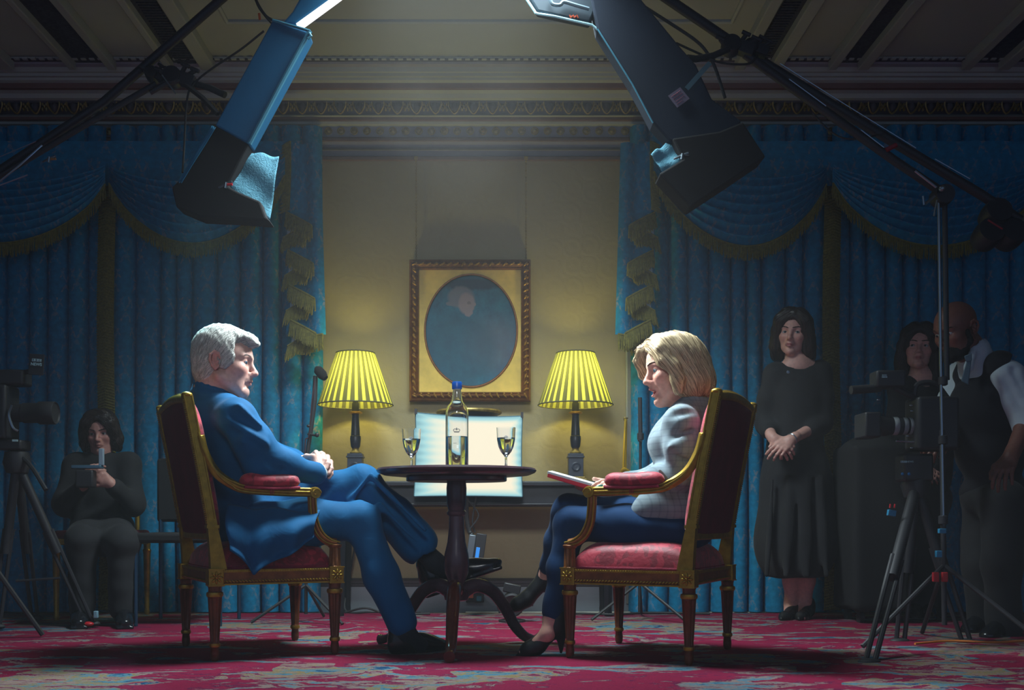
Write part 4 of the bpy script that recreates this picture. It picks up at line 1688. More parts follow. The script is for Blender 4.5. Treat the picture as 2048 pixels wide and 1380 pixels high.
def cloth_mat(name, col, weave=500, rough=0.8, check=None, fold=0.0):
    m = mat(name, col, rough, spec=0.2, sheen=0.04)
    t = NT(m)
    co = t.coord()
    n = t.noise(co, 9, 3)
    base = t.ramp(n, [(0.3, tuple(c * 0.88 for c in col[:3]) + (1,)), (0.7, tuple(min(1, c * 1.1) for c in col[:3]) + (1,))])
    if check:
        sep = t.node('ShaderNodeSeparateXYZ')
        t.t.links.new(co, sep.inputs[0])
        a = t.math('LESS_THAN', t.math('FRACT', t.math('MULTIPLY', sep.outputs[2], 42)), 0.22)
        b_ = t.math('LESS_THAN', t.math('FRACT', t.math('MULTIPLY', t.math('ADD', sep.outputs[0], t.math('MULTIPLY', sep.outputs[1], 0.6)), 42)), 0.22)
        base = t.mix(t.math('MULTIPLY', t.math('ADD', a, b_), 0.38), base, check)
    t.set(t.bsdf.inputs['Base Color'], base)
    t.bump(t.math('ADD', t.math('MULTIPLY', t.noise(co, weave, 2), 0.12), t.math('MULTIPLY', t.noise(co, 11, 2, 0.5, 1.5), fold)), 0.3, 0.008)
    return m


class Head:
    """head modelled in its own frame: x forward, y to its left, z up, origin midway between the ears"""
    def __init__(s, origin, fwd, pitch=0.0, roll=0.0, scale=1.0):
        s.o = Vector(origin)
        f = Vector((fwd[0], fwd[1], 0)).normalized()
        yaw = math.atan2(f.y, f.x)
        s.R = Matrix.Rotation(yaw, 3, 'Z') @ Matrix.Rotation(pitch, 3, 'Y') @ Matrix.Rotation(roll, 3, 'X')
        s.s = scale
        s.M = np.array(s.R)

    def p(s, x, y, z):
        return np.array(s.o + s.R @ (Vector((x, y, z)) * s.s))

    def loc(s, V):
        return (np.asarray(V) - np.array(s.o)) @ s.M / s.s

    def rot(s, ax, deg):
        return s.M @ np.array(Matrix.Rotation(R(deg), 3, ax))

    def shape(s, F, female=False, mouth=0.0, age=0.0, jaw=1.0):
        lr = 1.0 if female else 0.72
        S, p, M = s.s, s.p, s.M

        def E(c, r, m=None, k=0.014, sub=False):
            F.ell(p(*c), [q * S for q in r], M if m is None else m, k * S, sub)

        def K(a, b, ra, rb=None, k=0.010, sub=False):
            F.cap(p(*a), p(*b), ra * S, None if rb is None else rb * S, k * S, sub)
        E((-0.008, 0, 0.046), (0.098, 0.076, 0.085))
        E((0.030, 0, 0.030), (0.066, 0.064, 0.072), k=0.02)
        E((0.036, 0, -0.040), (0.056, (0.054 if not female else 0.048) * jaw, 0.066), k=0.025)
        for y in (-1, 1):
            K((-0.002, y * (0.056 if not female else 0.050) * jaw, -0.050), (0.068, y * (0.020 if not female else 0.012), -0.096 - 0.006 * mouth * 10), 0.020 if not female else 0.017, 0.018 if not female else 0.014, 0.028)     # jaw line
            E((0.058, y * 0.041, -0.014), (0.025, 0.020, 0.019), k=0.024)
            K((0.055, y * 0.040, -0.022), (0.046, y * 0.034, -0.068), 0.018, 0.016, 0.03)                              # cheekbone
            K((0.089, y * 0.012, 0.029), (0.072, y * 0.046, 0.030), 0.0105 if not female else 0.008, 0.009, 0.014)   # brow
            E((0.098, y * 0.033, 0.010), (0.017, 0.019, 0.014), k=0.016, sub=True)                     # eye socket
            E((0.072, y * 0.0325, 0.010), (0.0160, 0.0175, 0.0150), k=0.006)                           # lids
            E((0.087, y * 0.0365, 0.0095), (0.017, 0.0150, 0.0052 if female else 0.0042), s.rot('X', -6 * y), k=0.003, sub=True)   # eye slit
            E((0.099, y * 0.0125, -0.029), (0.011, 0.0075, 0.0075), k=0.007)                           # nostril wing
            E((0.105, y * 0.006, -0.0365), (0.006, 0.0032, 0.003), k=0.003, sub=True)
            # ear: disc, hollow, rim and lobe
            er = s.rot('Y', -12) @ np.array(Matrix.Rotation(R(30 * y), 3, 'Z'))
            E((-0.018, y * 0.081, 0.002), (0.019, 0.0080, 0.032), er, 0.006)
            E((-0.012, y * 0.0905, 0.004), (0.0125, 0.0115, 0.021), er, 0.004, True)
            rim = [(-0.002, y * 0.078, 0.012), (-0.008, y * 0.083, 0.030), (-0.022, y * 0.087, 0.034), (-0.035, y * 0.090, 0.020), (-0.036, y * 0.088, 0.002), (-0.027, y * 0.083, -0.016), (-0.016, y * 0.078, -0.028)]
            for a, b in zip(rim[:-1], rim[1:]):
                K(a, b, 0.0046, 0.0046, 0.003)
            K((-0.018, y * 0.082, -0.010), (-0.008, y * 0.080, 0.0), 0.0035, 0.0035, 0.004)
            if age:
                K((0.103, y * 0.018, -0.026), (0.089, y * 0.032, -0.058), 0.0035 * age, 0.0045 * age, 0.008, True)
                K((0.082, y * 0.020, -0.010), (0.072, y * 0.048, -0.012), 0.002 * age, 0.002 * age, 0.006, True)
                K((0.088, y * 0.026, -0.066), (0.078, y * 0.030, -0.088), 0.002 * age, 0.003 * age, 0.008, True)
        K((0.090, 0, 0.016), (0.113, 0, -0.020), 0.0075, 0.0095, 0.014)                                # nose
        E((0.112, 0, -0.0255), (0.0115, 0.0105, 0.0095), k=0.008)
        E((0.090, 0, -0.048), (0.014, 0.020, 0.016), k=0.014)                                          # upper lip mound
        g = mouth
        for y in (-1, 1):
            K((0.1025, y * 0.005, -0.0525), (0.086, y * 0.023, -0.0580), 0.0052 * lr, 0.003 * lr, 0.005)
            K((0.0990 - g * 0.2, y * 0.004, -0.0645 - g), (0.084, y * 0.021, -0.0600 - g * 0.4), 0.0062 * lr, 0.003 * lr, 0.005)
        if g > 0:
            E((0.098, 0, -0.0585 - g * 0.5), (0.022, 0.0185, 0.0025 + g * 0.55), k=0.003, sub=True)
        else:
            K((0.108, 0, -0.0585), (0.090, 0.024, -0.0600), 0.0012, 0.001, 0.003, True)
            K((0.108, 0, -0.0585), (0.090, -0.024, -0.0600), 0.0012, 0.001, 0.003, True)
        E((0.080 if female else 0.077, 0, -0.094 - g), (0.017, 0.016 if female else 0.022, 0.016), k=0.02)                                      # chin
        K((0.094, 0.012, -0.077 - g), (0.094, -0.012, -0.077 - g), 0.0025, 0.0025, 0.008, True)

    def colour(s, V, base, lip, flush):
        L = s.loc(V)
        n = len(V)
        col = np.tile(np.array(base[:3]), (n, 1))

        def blend(w, c):
            w = np.clip(w, 0, 1)[:, None]
            return col * (1 - w) + np.array(c[:3]) * w
        d = ((L[:, 0] - 0.07) / 0.03) ** 2 + ((np.abs(L[:, 1]) - 0.045) / 0.025) ** 2 + ((L[:, 2] + 0.02) / 0.022) ** 2
        col = blend(0.5 * np.exp(-d), flush)
        d = ((L[:, 0] - 0.115) / 0.02) ** 2 + (L[:, 1] / 0.02) ** 2 + ((L[:, 2] + 0.026) / 0.016) ** 2
        col = blend(0.4 * np.exp(-d), flush)
        d = ((L[:, 0] + 0.018) / 0.026) ** 2 + ((np.abs(L[:, 1]) - 0.088) / 0.012) ** 2 + ((L[:, 2]) / 0.035) ** 2
        col = blend(0.6 * np.exp(-d), flush)
        near = (L[:, 0] > 0.08) & (np.abs(L[:, 1]) < 0.025)
        zc = -0.0585 - s.g * 0.5
        ez = 0.0095 + s.g * 0.55
        w = near * np.clip(1.6 - np.sqrt((L[:, 1] / 0.023) ** 2 + ((L[:, 2] - zc) / ez) ** 2) * 1.35, 0, 1)
        col = blend(w * 0.9, lip)
        return np.concatenate([col, np.ones((n, 1))], 1)

    def eyes(s, parent, org, iris, look=(1, 0, 0), name='eye'):
        for y in (-1, 1):
            c = Vector(s.p(0.0738, y * 0.0335, 0.0095))
            f = (s.R @ Vector(look)).normalized()
            m = rot_to(f)
            V, Q, col = [], [], []
            n, rings = 28, 18
            for i in range(rings + 1):
                a = math.pi * (i / rings) ** 1.4
                for k in range(n):
                    t = 2 * math.pi * k / n
                    r = 0.0136 * s.s * (1.03 if a < 0.42 else 1)
                    V.append(c + m @ Vector((r * math.sin(a) * math.cos(t), r * math.sin(a) * math.sin(t), r * math.cos(a))))
                    col.append((0.01, 0.01, 0.012, 1) if a < 0.20 else (iris if a < 0.47 else (0.46, 0.45, 0.45, 1)))
            for i in range(rings):
                for k in range(n):
                    q = i * n + k
                    q2 = i * n + (k + 1) % n
                    Q.append((q, q + n, q2 + n, q2))
            np_mesh(name, np.array([tuple(v) for v in V]), np.array(Q), M_EYE, parent, org, color=np.array(col))

    def brows(s, parent, org, m, thick=0.0014, n=60, lift=0.0, seed=3, lash=None):
        r = random.Random(seed)
        for y in (-1, 1):
            b = MB()
            for k in range(n):
                t = k / n
                x = lerp(0.1005, 0.080, t ** 1.3)
                yy = y * lerp(0.010, 0.050, t)
                z = 0.0285 + lift + 0.007 * math.sin(t * 2.2) + r.uniform(-0.0022, 0.0022)
                a = s.p(x, yy, z)
                c = s.p(x - 0.003, yy + y * 0.009, z + 0.002 - 0.004 * t)
                b.tube([a, c], [thick, thick * 0.4], 4)
            b.build('eyebrow', m, parent, org)
            if lash:
                b = MB()
                pts = [s.p(0.0872 - 0.010 * abs(u) ** 2, y * (0.0325 + 0.0135 * u), 0.0138 - 0.004 * u * u) for u in np.linspace(-1, 1, 9)]
                b.tube(pts, [0.0006] + [0.0013] * 7 + [0.0008], 5)
                b.build('eyelashes', lash, parent, org)


M_EYE = mat('eye', (0.6, 0.6, 0.6, 1), 0.12)
_t = NT(M_EYE)
_a = _t.node('ShaderNodeAttribute', attribute_name='tone')
_t.set(_t.bsdf.inputs['Base Color'], _a.outputs['Color'])


def hand(F, w, d, n, side, curl=0.5, s=1.0, thumb=0.4, spread=1.0):
    """palm, four unequal bent fingers and a thumb; d points along the hand, n is the back of the hand, side puts the thumb"""
    w, d, n = Vector(w), Vector(d).normalized(), Vector(n)
    n = (n - d * n.dot(d)).normalized()
    t = d.cross(n).normalized() * side
    K = 0.007 * s
    kn = []
    for off, fw in ((0.030, 0.088), (0.010, 0.092), (-0.011, 0.087), (-0.030, 0.078)):
        q = w + d * fw * s + t * off * s * (0.85 + 0.15 * spread)
        F.cap(w + t * off * 0.55 * s + d * 0.012 * s, q, 0.0135 * s, 0.0105 * s, 0.012 * s)
        kn.append(q)
    F.ell(w + d * 0.05 * s - n * 0.006 * s, [0.034 * s, 0.012 * s, 0.042 * s], np.array([[t.x, n.x, d.x], [t.y, n.y, d.y], [t.z, n.z, d.z]]), 0.014 * s)
    F.cap(w - d * 0.03 * s, w + d * 0.015 * s, 0.025 * s, 0.026 * s, 0.02 * s)
    cs = curl if hasattr(curl, '__len__') else [curl] * 4
    for i, q in enumerate(kn):
        L = [0.043, 0.026, 0.021]
        sc = (0.93, 1.04, 0.97, 0.78)[i] * s
        dr = (d + t * (0.10 - 0.075 * i) * spread).normalized()
        ang = 0.0
        pp_ = q
        for j in range(3):
            ang += cs[i] * (0.9, 1.15, 0.8)[j]
            v = dr * math.cos(ang) - n * math.sin(ang)
            e = pp_ + v * L[j] * sc
            r0 = (0.0096, 0.0086, 0.0078)[j] * (0.9 if i == 3 else 1) * s
            F.cap(pp_, e, r0, r0 * 0.9, K * 0.7)
            pp_ = e
    b0 = w + d * 0.022 * s + t * 0.022 * s
    v1 = (d * 0.72 + t * 0.62 - n * thumb * 0.7).normalized()
    b1 = b0 + v1 * 0.045 * s
    v2 = (d * 0.95 + t * 0.15 - n * thumb).normalized()
    b2 = b1 + v2 * 0.034 * s
    b3 = b2 + (v2 - t * 0.25).normalized() * 0.027 * s
    F.chain([b0, b1, b2, b3], [0.0155 * s, 0.0115 * s, 0.0100 * s, 0.0085 * s], 0.009 * s)


def body_mesh(F, H, name, m, parent, org, base, lip, flush, zones, h_body=0.009, h_fine=0.0026):
    """one skin surface: fine inside the zones (head, hands), coarser under the clothes"""
    V, Q = F.surf(h_body, fine=h_fine, zones=zones)
    V = smooth_np(V, Q, 1, 0.35)
    return np_mesh(name, V, Q, m, parent, org, color=H.colour(V, base, lip, flush))


def zone(*pts, r=0.1):
    P = np.array([tuple(p) for p in pts])
    return (P.min(0) - r, P.max(0) + r)


def local_flow(H, fn):
    def f(P, N):
        return fn(H.loc(P)) @ H.M.T
    return f


SKIN_A = C(214, 164, 150)
M_SKIN_MAN = skin_mat('fair_skin', C(205, 160, 148))

# ================= grey-haired man in the left armchair
u_m, v_m = Vector((0.891, 0.454, 0)), Vector((0.454, -0.891, 0))       # his forward, his right (towards the camera)
man = thing('person', 'grey-haired person in navy suit with crossed legs and clasped hands in the left armchair', 'person', (-1.0, 4.36, 0.45))
om = tuple(man.location)
BM = np.array([[u_m.x, v_m.x, 0], [u_m.y, v_m.y, 0], [0, 0, 1]])
pel, wai, che, nek = W(480, 1040, 4.34), W(466, 960, 4.33), W(458, 878, 4.30), W(436, 792, 4.29)
shN, elN, wrN = W(474, 836, 4.11), W(520, 928, 4.14), W(630, 947, 4.27)
shF, elF, wrF = W(430, 838, 4.47), W(548, 930, 4.66), W(618, 932, 4.50)
hipN, knN, anN = W(505, 1050, 4.24), W(722, 1042, 4.33), W(803, 1262, 4.27)
hipF, knF, anF = W(505, 1030, 4.45), W(726, 967, 4.46), W(866, 1122, 4.55)

H1 = Head(W(449, 729, 4.27), (1, 0.06), R(5), 0, 1.09)
H1.g = 0.0
F = Field()
H1.shape(F, age=1.0, jaw=1.06)
F.chain([H1.p(-0.025, 0, -0.045), H1.p(-0.045, 0, -0.10), np.array(nek)], [0.058, 0.058, 0.064], 0.03)
F.chain([H1.p(0.01, 0, -0.08), np.array(nek) + np.array(u_m) * 0.03 + np.array((0, 0, 0.0))], [0.036, 0.045], 0.03)
F.cap(H1.p(0.062, 0, -0.092), H1.p(-0.005, 0, -0.125), 0.018, 0.03, 0.03)
F.ell(che, [0.10, 0.16, 0.15], BM, 0.05).ell(wai, [0.10, 0.14, 0.13], BM, 0.05).ell(pel, [0.12, 0.16, 0.12], BM, 0.05)
F.chain([shN, elN, wrN], [0.045, 0.026, 0.027], 0.02).chain([shF, elF, wrF], [0.045, 0.03, 0.028], 0.02)
F.chain([hipN, knN, anN], [0.065, 0.045, 0.034], 0.03).chain([hipF, knF, anF], [0.065, 0.045, 0.034], 0.03)
F.cap(anN, anN + u_m * 0.06 + Vector((0, 0, -0.06)), 0.030, 0.018, 0.02).cap(anF, anF + Vector((0.06, 0.01, -0.03)), 0.030, 0.018, 0.02)
# right hand: back of the hand towards the camera, thumb crossing on top
F.cap(W(628, 950, 4.27), W(636, 940, 4.29), 0.027, 0.028, 0.015)
for (x0, y0), (x1, y1) in [((632, 934), (637, 915)), ((636, 938), (645, 917)), ((640, 943), (651, 925)), ((641, 949), (654, 936))]:
    F.cap(W(x0, y0, 4.285), W(x1, y1, 4.325), 0.0155, 0.0125, 0.012)
for (x1, y1), (x2, y2), (x3, y3) in [((637, 915), (632, 905), (622, 912)), ((645, 917), (643, 907), (634, 909)), ((651, 925), (652, 914), (643, 911)), ((654, 936), (657, 927), (651, 920))]:
    F.chain([W(x1, y1, 4.325), W(x2, y2, 4.375), W(x3, y3, 4.42)], [0.0112, 0.0098, 0.0085], 0.005)
F.chain([W(633, 932, 4.28), W(626, 914, 4.285), W(613, 913, 4.30), W(601, 919, 4.32)], [0.0165, 0.0125, 0.0108, 0.0088], 0.008)
# left hand folded round it from the far side, its fingertips over the right hand's edge
F.cap(W(618, 932, 4.50), W(640, 922, 4.41), 0.03, 0.032, 0.02)
for pts in ([(640, 911, 4.40), (646, 909, 4.350), (649, 921, 4.305), (645, 930, 4.290)],
            [(650, 914, 4.41), (655, 914, 4.355), (657, 928, 4.300), (652, 938, 4.285)],
            [(655, 923, 4.42), (661, 924, 4.360), (662, 938, 4.310), (657, 947, 4.292)],
            [(656, 933, 4.42), (662, 937, 4.370), (662, 948, 4.325), (658, 955, 4.310)]):
    F.chain([W(*q) for q in pts], [0.0112, 0.0105, 0.0095, 0.0082], 0.004)
F.chain([W(622, 926, 4.46), W(612, 914, 4.40), W(603, 915, 4.36)], [0.015, 0.0115, 0.009], 0.008)
zones = [zone(H1.o, r=0.185), zone(W(600, 930, 4.29), W(660, 930, 4.42), r=0.075)]
mb = body_mesh(F, H1, 'body', M_SKIN_MAN, man, om, C(208, 164, 150), C(186, 118, 112), C(206, 120, 108), zones)
H1.eyes(man, om, C(70, 100, 124), (1, -0.5, -0.04))
M_GREYHAIR = hair_mat('silver_hair', C(138, 138, 134), C(222, 220, 212), 0.5)
H1.brows(man, om, mat('grey_brow', C(120, 105, 98), 0.8), 0.0014, 90, 0.001)
# short combed hair
G = Field()


def HE(H, G, c, r, k=0.012, sub=False, m=None):
    G.ell(H.p(*c), [q * H.s for q in r], H.M if m is None else m, k * H.s, sub)


HE(H1, G, (-0.012, 0, 0.052), (0.109, 0.087, 0.092))
HE(H1, G, (-0.058, 0, -0.010), (0.056, 0.070, 0.078), 0.03)
HE(H1, G, (0.058, 0.0, 0.100), (0.050, 0.056, 0.021), 0.02)
HE(H1, G, (0.098, 0.0, 0.087), (0.019, 0.046, 0.010), 0.012)
for y in (-1, 1):
    HE(H1, G, (0.010, y * 0.064, 0.030), (0.040, 0.016, 0.045), 0.015)
    HE(H1, G, (0.010, y * 0.070, 0.000), (0.012, 0.006, 0.026), 0.008)
    HE(H1, G, (-0.020, y * 0.090, -0.002), (0.029, 0.022, 0.038), 0.006, True)
    HE(H1, G, (0.010, y * 0.085, -0.060), (0.060, 0.04, 0.040), 0.008, True)
    HE(H1, G, (0.082, y * 0.070, 0.058), (0.040, 0.032, 0.036), 0.014, True)
G.box(H1.p(0.120, 0, -0.03), [0.075 * H1.s, 0.2, 0.098 * H1.s], H1.M, 0.0, 0.012, True)
G.box(H1.p(0.0, 0, -0.16), [0.2, 0.2, 0.07], H1.M, 0.0, 0.008, True)
V, Q = G.surf(0.0028, disp=wob(5, 160, 0.0012))


def flow1(L):
    d = np.zeros_like(L)
    top = np.clip((L[:, 2] - 0.07) / 0.05, 0, 1)
    front = np.clip((L[:, 0] - 0.02) / 0.06, 0, 1)
    d[:, 0] = -0.55 + 1.7 * front * top - 0.25 * top
    d[:, 1] = np.sign(L[:, 1] - 0.035) * (0.35 + 0.9 * top)
    d[:, 2] = -1.0 + 0.55 * front
    return d


strands(G, 'hair', M_GREYHAIR, man, om, 8000, local_flow(H1, flow1), 0.052, 0.0009, 0.0020, 7, 3, base=(V, Q), jitter=0.22)

M_SUIT = cloth_mat('navy_suit', C(0, 86, 134), 600, 0.75, fold=1.2)
M_SHIRT = cloth_mat('white_shirt', C(205, 218, 225), 700, 0.7)
# shirt: collar and cuffs
F = Field()
F.chain([np.array(nek) + np.array((0, 0, -0.03)), H1.p(-0.042, 0, -0.098)], [0.078, 0.066], 0.01)
F.chain([np.array(nek) + np.array((0, 0, -0.06)), H1.p(-0.042, 0, -0.14)], [0.08, 0.058], 0.01, False)
F.cap(H1.p(-0.045, 0, -0.085), H1.p(-0.02, 0, 0.0), 0.0625, 0.06, 0.004, True)
F.ell(che, [0.11, 0.16, 0.16], BM, 0.03)
garment(F, 'shirt', M_SHIRT, man, om, 0.006)
F = Field()
F.cap(wrN + (elN - wrN) * 0.12, W(637, 944, 4.285), 0.040, 0.039, 0.004)
F.cap(W(634, 946, 4.28), W(660, 930, 4.33), 0.034, 0.034, 0.003, True)
garment(F, 'shirt_cuff', M_SHIRT, man, om, 0.003)
# jacket
F = Field()
F.ell(che, [0.128, 0.178, 0.155], BM, 0.06).ell(wai, [0.132, 0.168, 0.15], BM, 0.07).ell(pel - Vector((0, 0, 0.0)), [0.155, 0.185, 0.125], BM, 0.07)
F.cap(nek + v_m * 0.07 - Vector((0, 0, 0.05)), shN + Vector((0.0, 0.01, 0.0)), 0.062, 0.070, 0.05)
F.cap(nek - v_m * 0.07 - Vector((0, 0, 0.05)), shF, 0.062, 0.066, 0.05)
F.cap(nek - u_m * 0.03 - Vector((0, 0, 0.10)), nek - u_m * 0.02 - Vector((0, 0, 0.0)), 0.10, 0.074, 0.04)
F.chain([shN, lerp(shN, elN, 0.5) + Vector((0.012, -0.01, 0)), elN], [0.074, 0.066, 0.058], 0.04)
F.chain([elN, lerp(elN, wrN, 0.5), wrN], [0.058, 0.056, 0.047], 0.03)
F.chain([shF, elF, wrF], [0.07, 0.058, 0.047], 0.04)
F.cap(lerp(shN, elN, 0.55) + u_m * 0.03, lerp(elN, wrN, 0.4) + Vector((0, 0, 0.02)), 0.042, 0.044, 0.07)
F.cap(lerp(shF, elF, 0.5) + u_m * 0.03, lerp(elF, wrF, 0.4) + Vector((0, 0, 0.02)), 0.045, 0.045, 0.07)
# turned-up collar band round the neck
ring = []
for a in np.linspace(40, 320, 15):
    ca, sa = math.cos(R(a)), math.sin(R(a))
    ring.append((np.array(nek) * 0.5 + H1.p(-0.045, 0, -0.10) * 0.5) + np.array(u_m) * 0.072 * ca + np.array(v_m) * 0.074 * sa + np.array((0, 0, 0.006 - 0.026 * ca)))
for a, b in zip(ring[:-1], ring[1:]):
    F.cap(a, b, 0.011, 0.011, 0.012)
    F.cap(a - np.array((0, 0, 0.028)), b - np.array((0, 0, 0.028)), 0.017, 0.017, 0.016)
F.cap(np.array(nek) + np.array((0, 0, 0.0)), H1.p(-0.040, 0, -0.04), 0.057, 0.059, 0.006, True)
# folds: raised and sunken creases on the sleeve and shoulder
for (a, b, r, sub) in [((478, 812), (520, 850), 0.009, False), ((462, 826), (526, 872), 0.010, True), ((466, 846), (532, 888), 0.009, False), ((452, 858), (540, 905), 0.010, True),
                       ((486, 882), (556, 918), 0.009, False), ((520, 915), (566, 940), 0.010, True), ((500, 900), (540, 960), 0.010, True), ((560, 915), (590, 965), 0.008, True), ((592, 918), (612, 962), 0.007, True),]:
    da = 4.03 if a[0] > 445 else 4.12
    off = -0.004 if sub else 0.012
    A, B = W(a[0], a[1], da + off), W(b[0], b[1], da + off + (0.02 if b[0] < 545 else 0.10))
    F.cap(A, B, r * (0.75 if sub else 1), r * 0.5, 0.03, sub)
w1 = wob(11, 26, 0.0035, (1, 1, 1.6))
garment(F, 'jacket', M_SUIT, man, om, 0.0055, w1)
F = Field()      # lower part of the jacket spread over the seat and down its side
b = MB()
def tail_pt(u, v):
    top = W(lerp(455, 640, u), lerp(1012, 1024, u), lerp(4.13, 4.22, u))
    low_y = 1148 - abs(u - 0.28) * (95 if u > 0.28 else 160)
    low = W(lerp(462, 628, u) + 4 * math.sin(u * 12), low_y, lerp(4.015, 4.155, u))
    p = top.lerp(low, v)
    return p + Vector((0, -0.050 * math.sin(math.pi * min(1, v * 1.15)) - (0.004 + 0.010 * v) * math.sin(u * 17 + v * 2), 0.006 * math.sin(u * 13 + 1)))
b.grid(tail_pt, 30, 24)
b.build('jacket_tail', M_SUIT, man, om, smooth=80, solid=0.006)
# trousers
F = Field()
F.ell(pel - Vector((0, 0, 0.02)), [0.15, 0.175, 0.11], BM, 0.05)
F.chain([hipN, lerp(hipN, knN, 0.5), knN], [0.094, 0.088, 0.076], 0.05)
F.chain([knN, lerp(knN, anN, 0.5), anN + Vector((0, 0, 0.03))], [0.072, 0.068, 0.062], 0.03)
F.chain([hipF, lerp(hipF, knF, 0.5), knF], [0.094, 0.090, 0.078], 0.05)
F.chain([knF, lerp(knF, anF, 0.45), lerp(knF, anF, 0.78)], [0.076, 0.082, 0.088], 0.03)
F.cap(lerp(knF, anF, 0.80), lerp(knF, anF, 1.2), 0.066, 0.075, 0.008, True)
for (a, b, r, sub) in [((700, 935), (640, 985), 0.010, True), ((742, 950), (700, 1000), 0.010, False), ((745, 985), (800, 1010), 0.009, True), ((750, 960), (850, 1060), 0.012, False), ((775, 960), (865, 1050), 0.008, True),
                       ((690, 1000), (640, 1060), 0.012, True), ((720, 1010), (660, 1085), 0.011, False), ((740, 1000), (820, 1090), 0.010, True), ((760, 1010), (835, 1085), 0.010, False)]:
    F.cap(W(a[0], a[1], 4.345), W(b[0], b[1], 4.37), r, r * 0.6, 0.03, sub)
garment(F, 'trousers', M_SUIT, man, om, 0.006, wob(12, 24, 0.0035))
F = Field()
M_SOCK = mat('dark_sock', C(30, 34, 44), 0.9)
F.chain([lerp(knF, anF, 0.7), anF + Vector((0.01, 0, -0.01)), anF + Vector((0.08, 0.01, -0.055))], [0.045, 0.043, 0.034], 0.02)
garment(F, 'sock', M_SOCK, man, om, 0.006)
F = Field()
F.chain([anN + Vector((0, 0, 0.06)), anN + Vector((0.01, 0, -0.01)), anN + u_m * 0.08 + Vector((0, 0, -0.065))], [0.046, 0.044, 0.034], 0.02)
garment(F, 'sock', M_SOCK, man, om, 0.006)


def shoe(heel, toe, up, name, m, parent, org, w=0.043, h=0.006, ank=None):
    heel, toe, up = Vector(heel), Vector(toe), Vector(up)
    d = toe - heel
    L = d.length
    d.normalize()
    up = (up - d * up.dot(d)).normalized()
    sd = d.cross(up)
    M = np.array([[d.x, sd.x, up.x], [d.y, sd.y, up.y], [d.z, sd.z, up.z]])
    F = Field()
    F.ell(heel + d * 0.055 + up * 0.055, [0.055, 0.038, 0.055], M, 0.03)
    F.ell(heel + d * L * 0.48 + up * 0.045, [L * 0.30, 0.040, 0.045], M, 0.04)
    F.ell(heel + d * L * 0.78 + up * 0.028, [L * 0.22, w, 0.030], M, 0.04)
    F.cap(heel + d * 0.06 + up * 0.06, heel + d * 0.05 + up * 0.115, 0.044, 0.042, 0.02)
    F.box(heel + d * L * 0.5 - up * 0.048, [L * 0.6, 0.08, 0.05], M, 0.0, 0.004, True)
    F.box(heel + d * L * 0.62 + up * 0.004, [L * 0.34, 0.036, 0.003], M, 0.006, 0.006)
    F.box(heel + d * 0.045 - up * 0.008, [0.036, 0.033, 0.010], M, 0.004, 0.003)
    return garment(F, name, m, parent, org, h)


M_LEATHER = mat('polished_black_leather', C(24, 25, 30), 0.22)
shoe(W(778, 1318, 4.24), W(893, 1300, 4.42), (0, 0, 1), 'shoe', M_LEATHER, man, om)
shoe(W(846, 1188, 4.575), W(1008, 1134, 4.59), (-0.30, 0, 1), 'shoe', M_LEATHER, man, om)

# ================= blonde woman in the right armchair
u_w, v_w = Vector((-0.891, 0.454, 0)), Vector((-0.454, -0.891, 0))     # her forward, her left (towards the camera)
wom = thing('person', 'blonde bobbed person in grey jacket speaking, with red folder, in the right armchair', 'person', (0.68, 4.25, 0.45))
ow = tuple(wom.location)
BW = np.array([[u_w.x, v_w.x, 0], [u_w.y, v_w.y, 0], [0, 0, 1]])
pel, wai, che, nek = W(1362, 1046, 4.24), W(1368, 962, 4.22), W(1370, 884, 4.21), W(1380, 806, 4.21)
shN, elN, wrN = W(1364, 848, 4.06), W(1368, 950, 4.06), W(1268, 967, 4.18)
shF, elF, wrF = W(1392, 842, 4.38), W(1330, 948, 4.50), W(1226, 975, 4.40)
hipN, knN, anN = W(1356, 1062, 4.12), W(1142, 1044, 4.24), W(1104, 1236, 4.22)
hipF, knF, anF = W(1362, 1050, 4.36), W(1138, 1020, 4.45), W(1094, 1148, 4.61)
H2 = Head(W(1349, 741, 4.20), (-1, -0.10), R(11), 0, 1.06)
H2.g = 0.012
F = Field()
H2.shape(F, female=True, mouth=0.012, age=0.45, jaw=0.94)
F.chain([H2.p(-0.03, 0, -0.05), H2.p(-0.055, 0, -0.11), np.array(nek)], [0.048, 0.047, 0.052], 0.03)
F.cap(H2.p(0.0, 0, -0.08), np.array(nek), 0.034, 0.04, 0.03)
F.cap(H2.p(0.060, 0, -0.098), H2.p(0.0, 0, -0.11), 0.016, 0.026, 0.03)
F.ell(che, [0.09, 0.14, 0.13], BW, 0.05).ell(wai, [0.09, 0.12, 0.12], BW, 0.05).ell(pel, [0.11, 0.15, 0.11], BW, 0.05)
F.chain([shN, elN, wrN], [0.042, 0.036, 0.024], 0.03).chain([shF, elF, wrF], [0.042, 0.036, 0.024], 0.03)
F.chain([hipN, knN, anN], [0.07, 0.05, 0.034], 0.04).chain([hipF, knF, anF], [0.07, 0.05, 0.034], 0.04)
F.cap(anN, W(1095, 1268, 4.20), 0.032, 0.028, 0.02).cap(W(1095, 1268, 4.20), W(1045, 1306, 4.2), 0.026, 0.018, 0.02)
F.cap(anF, W(1080, 1172, 4.62), 0.032, 0.028, 0.02).cap(W(1080, 1172, 4.62), W(1030, 1212, 4.62), 0.026, 0.018, 0.02)
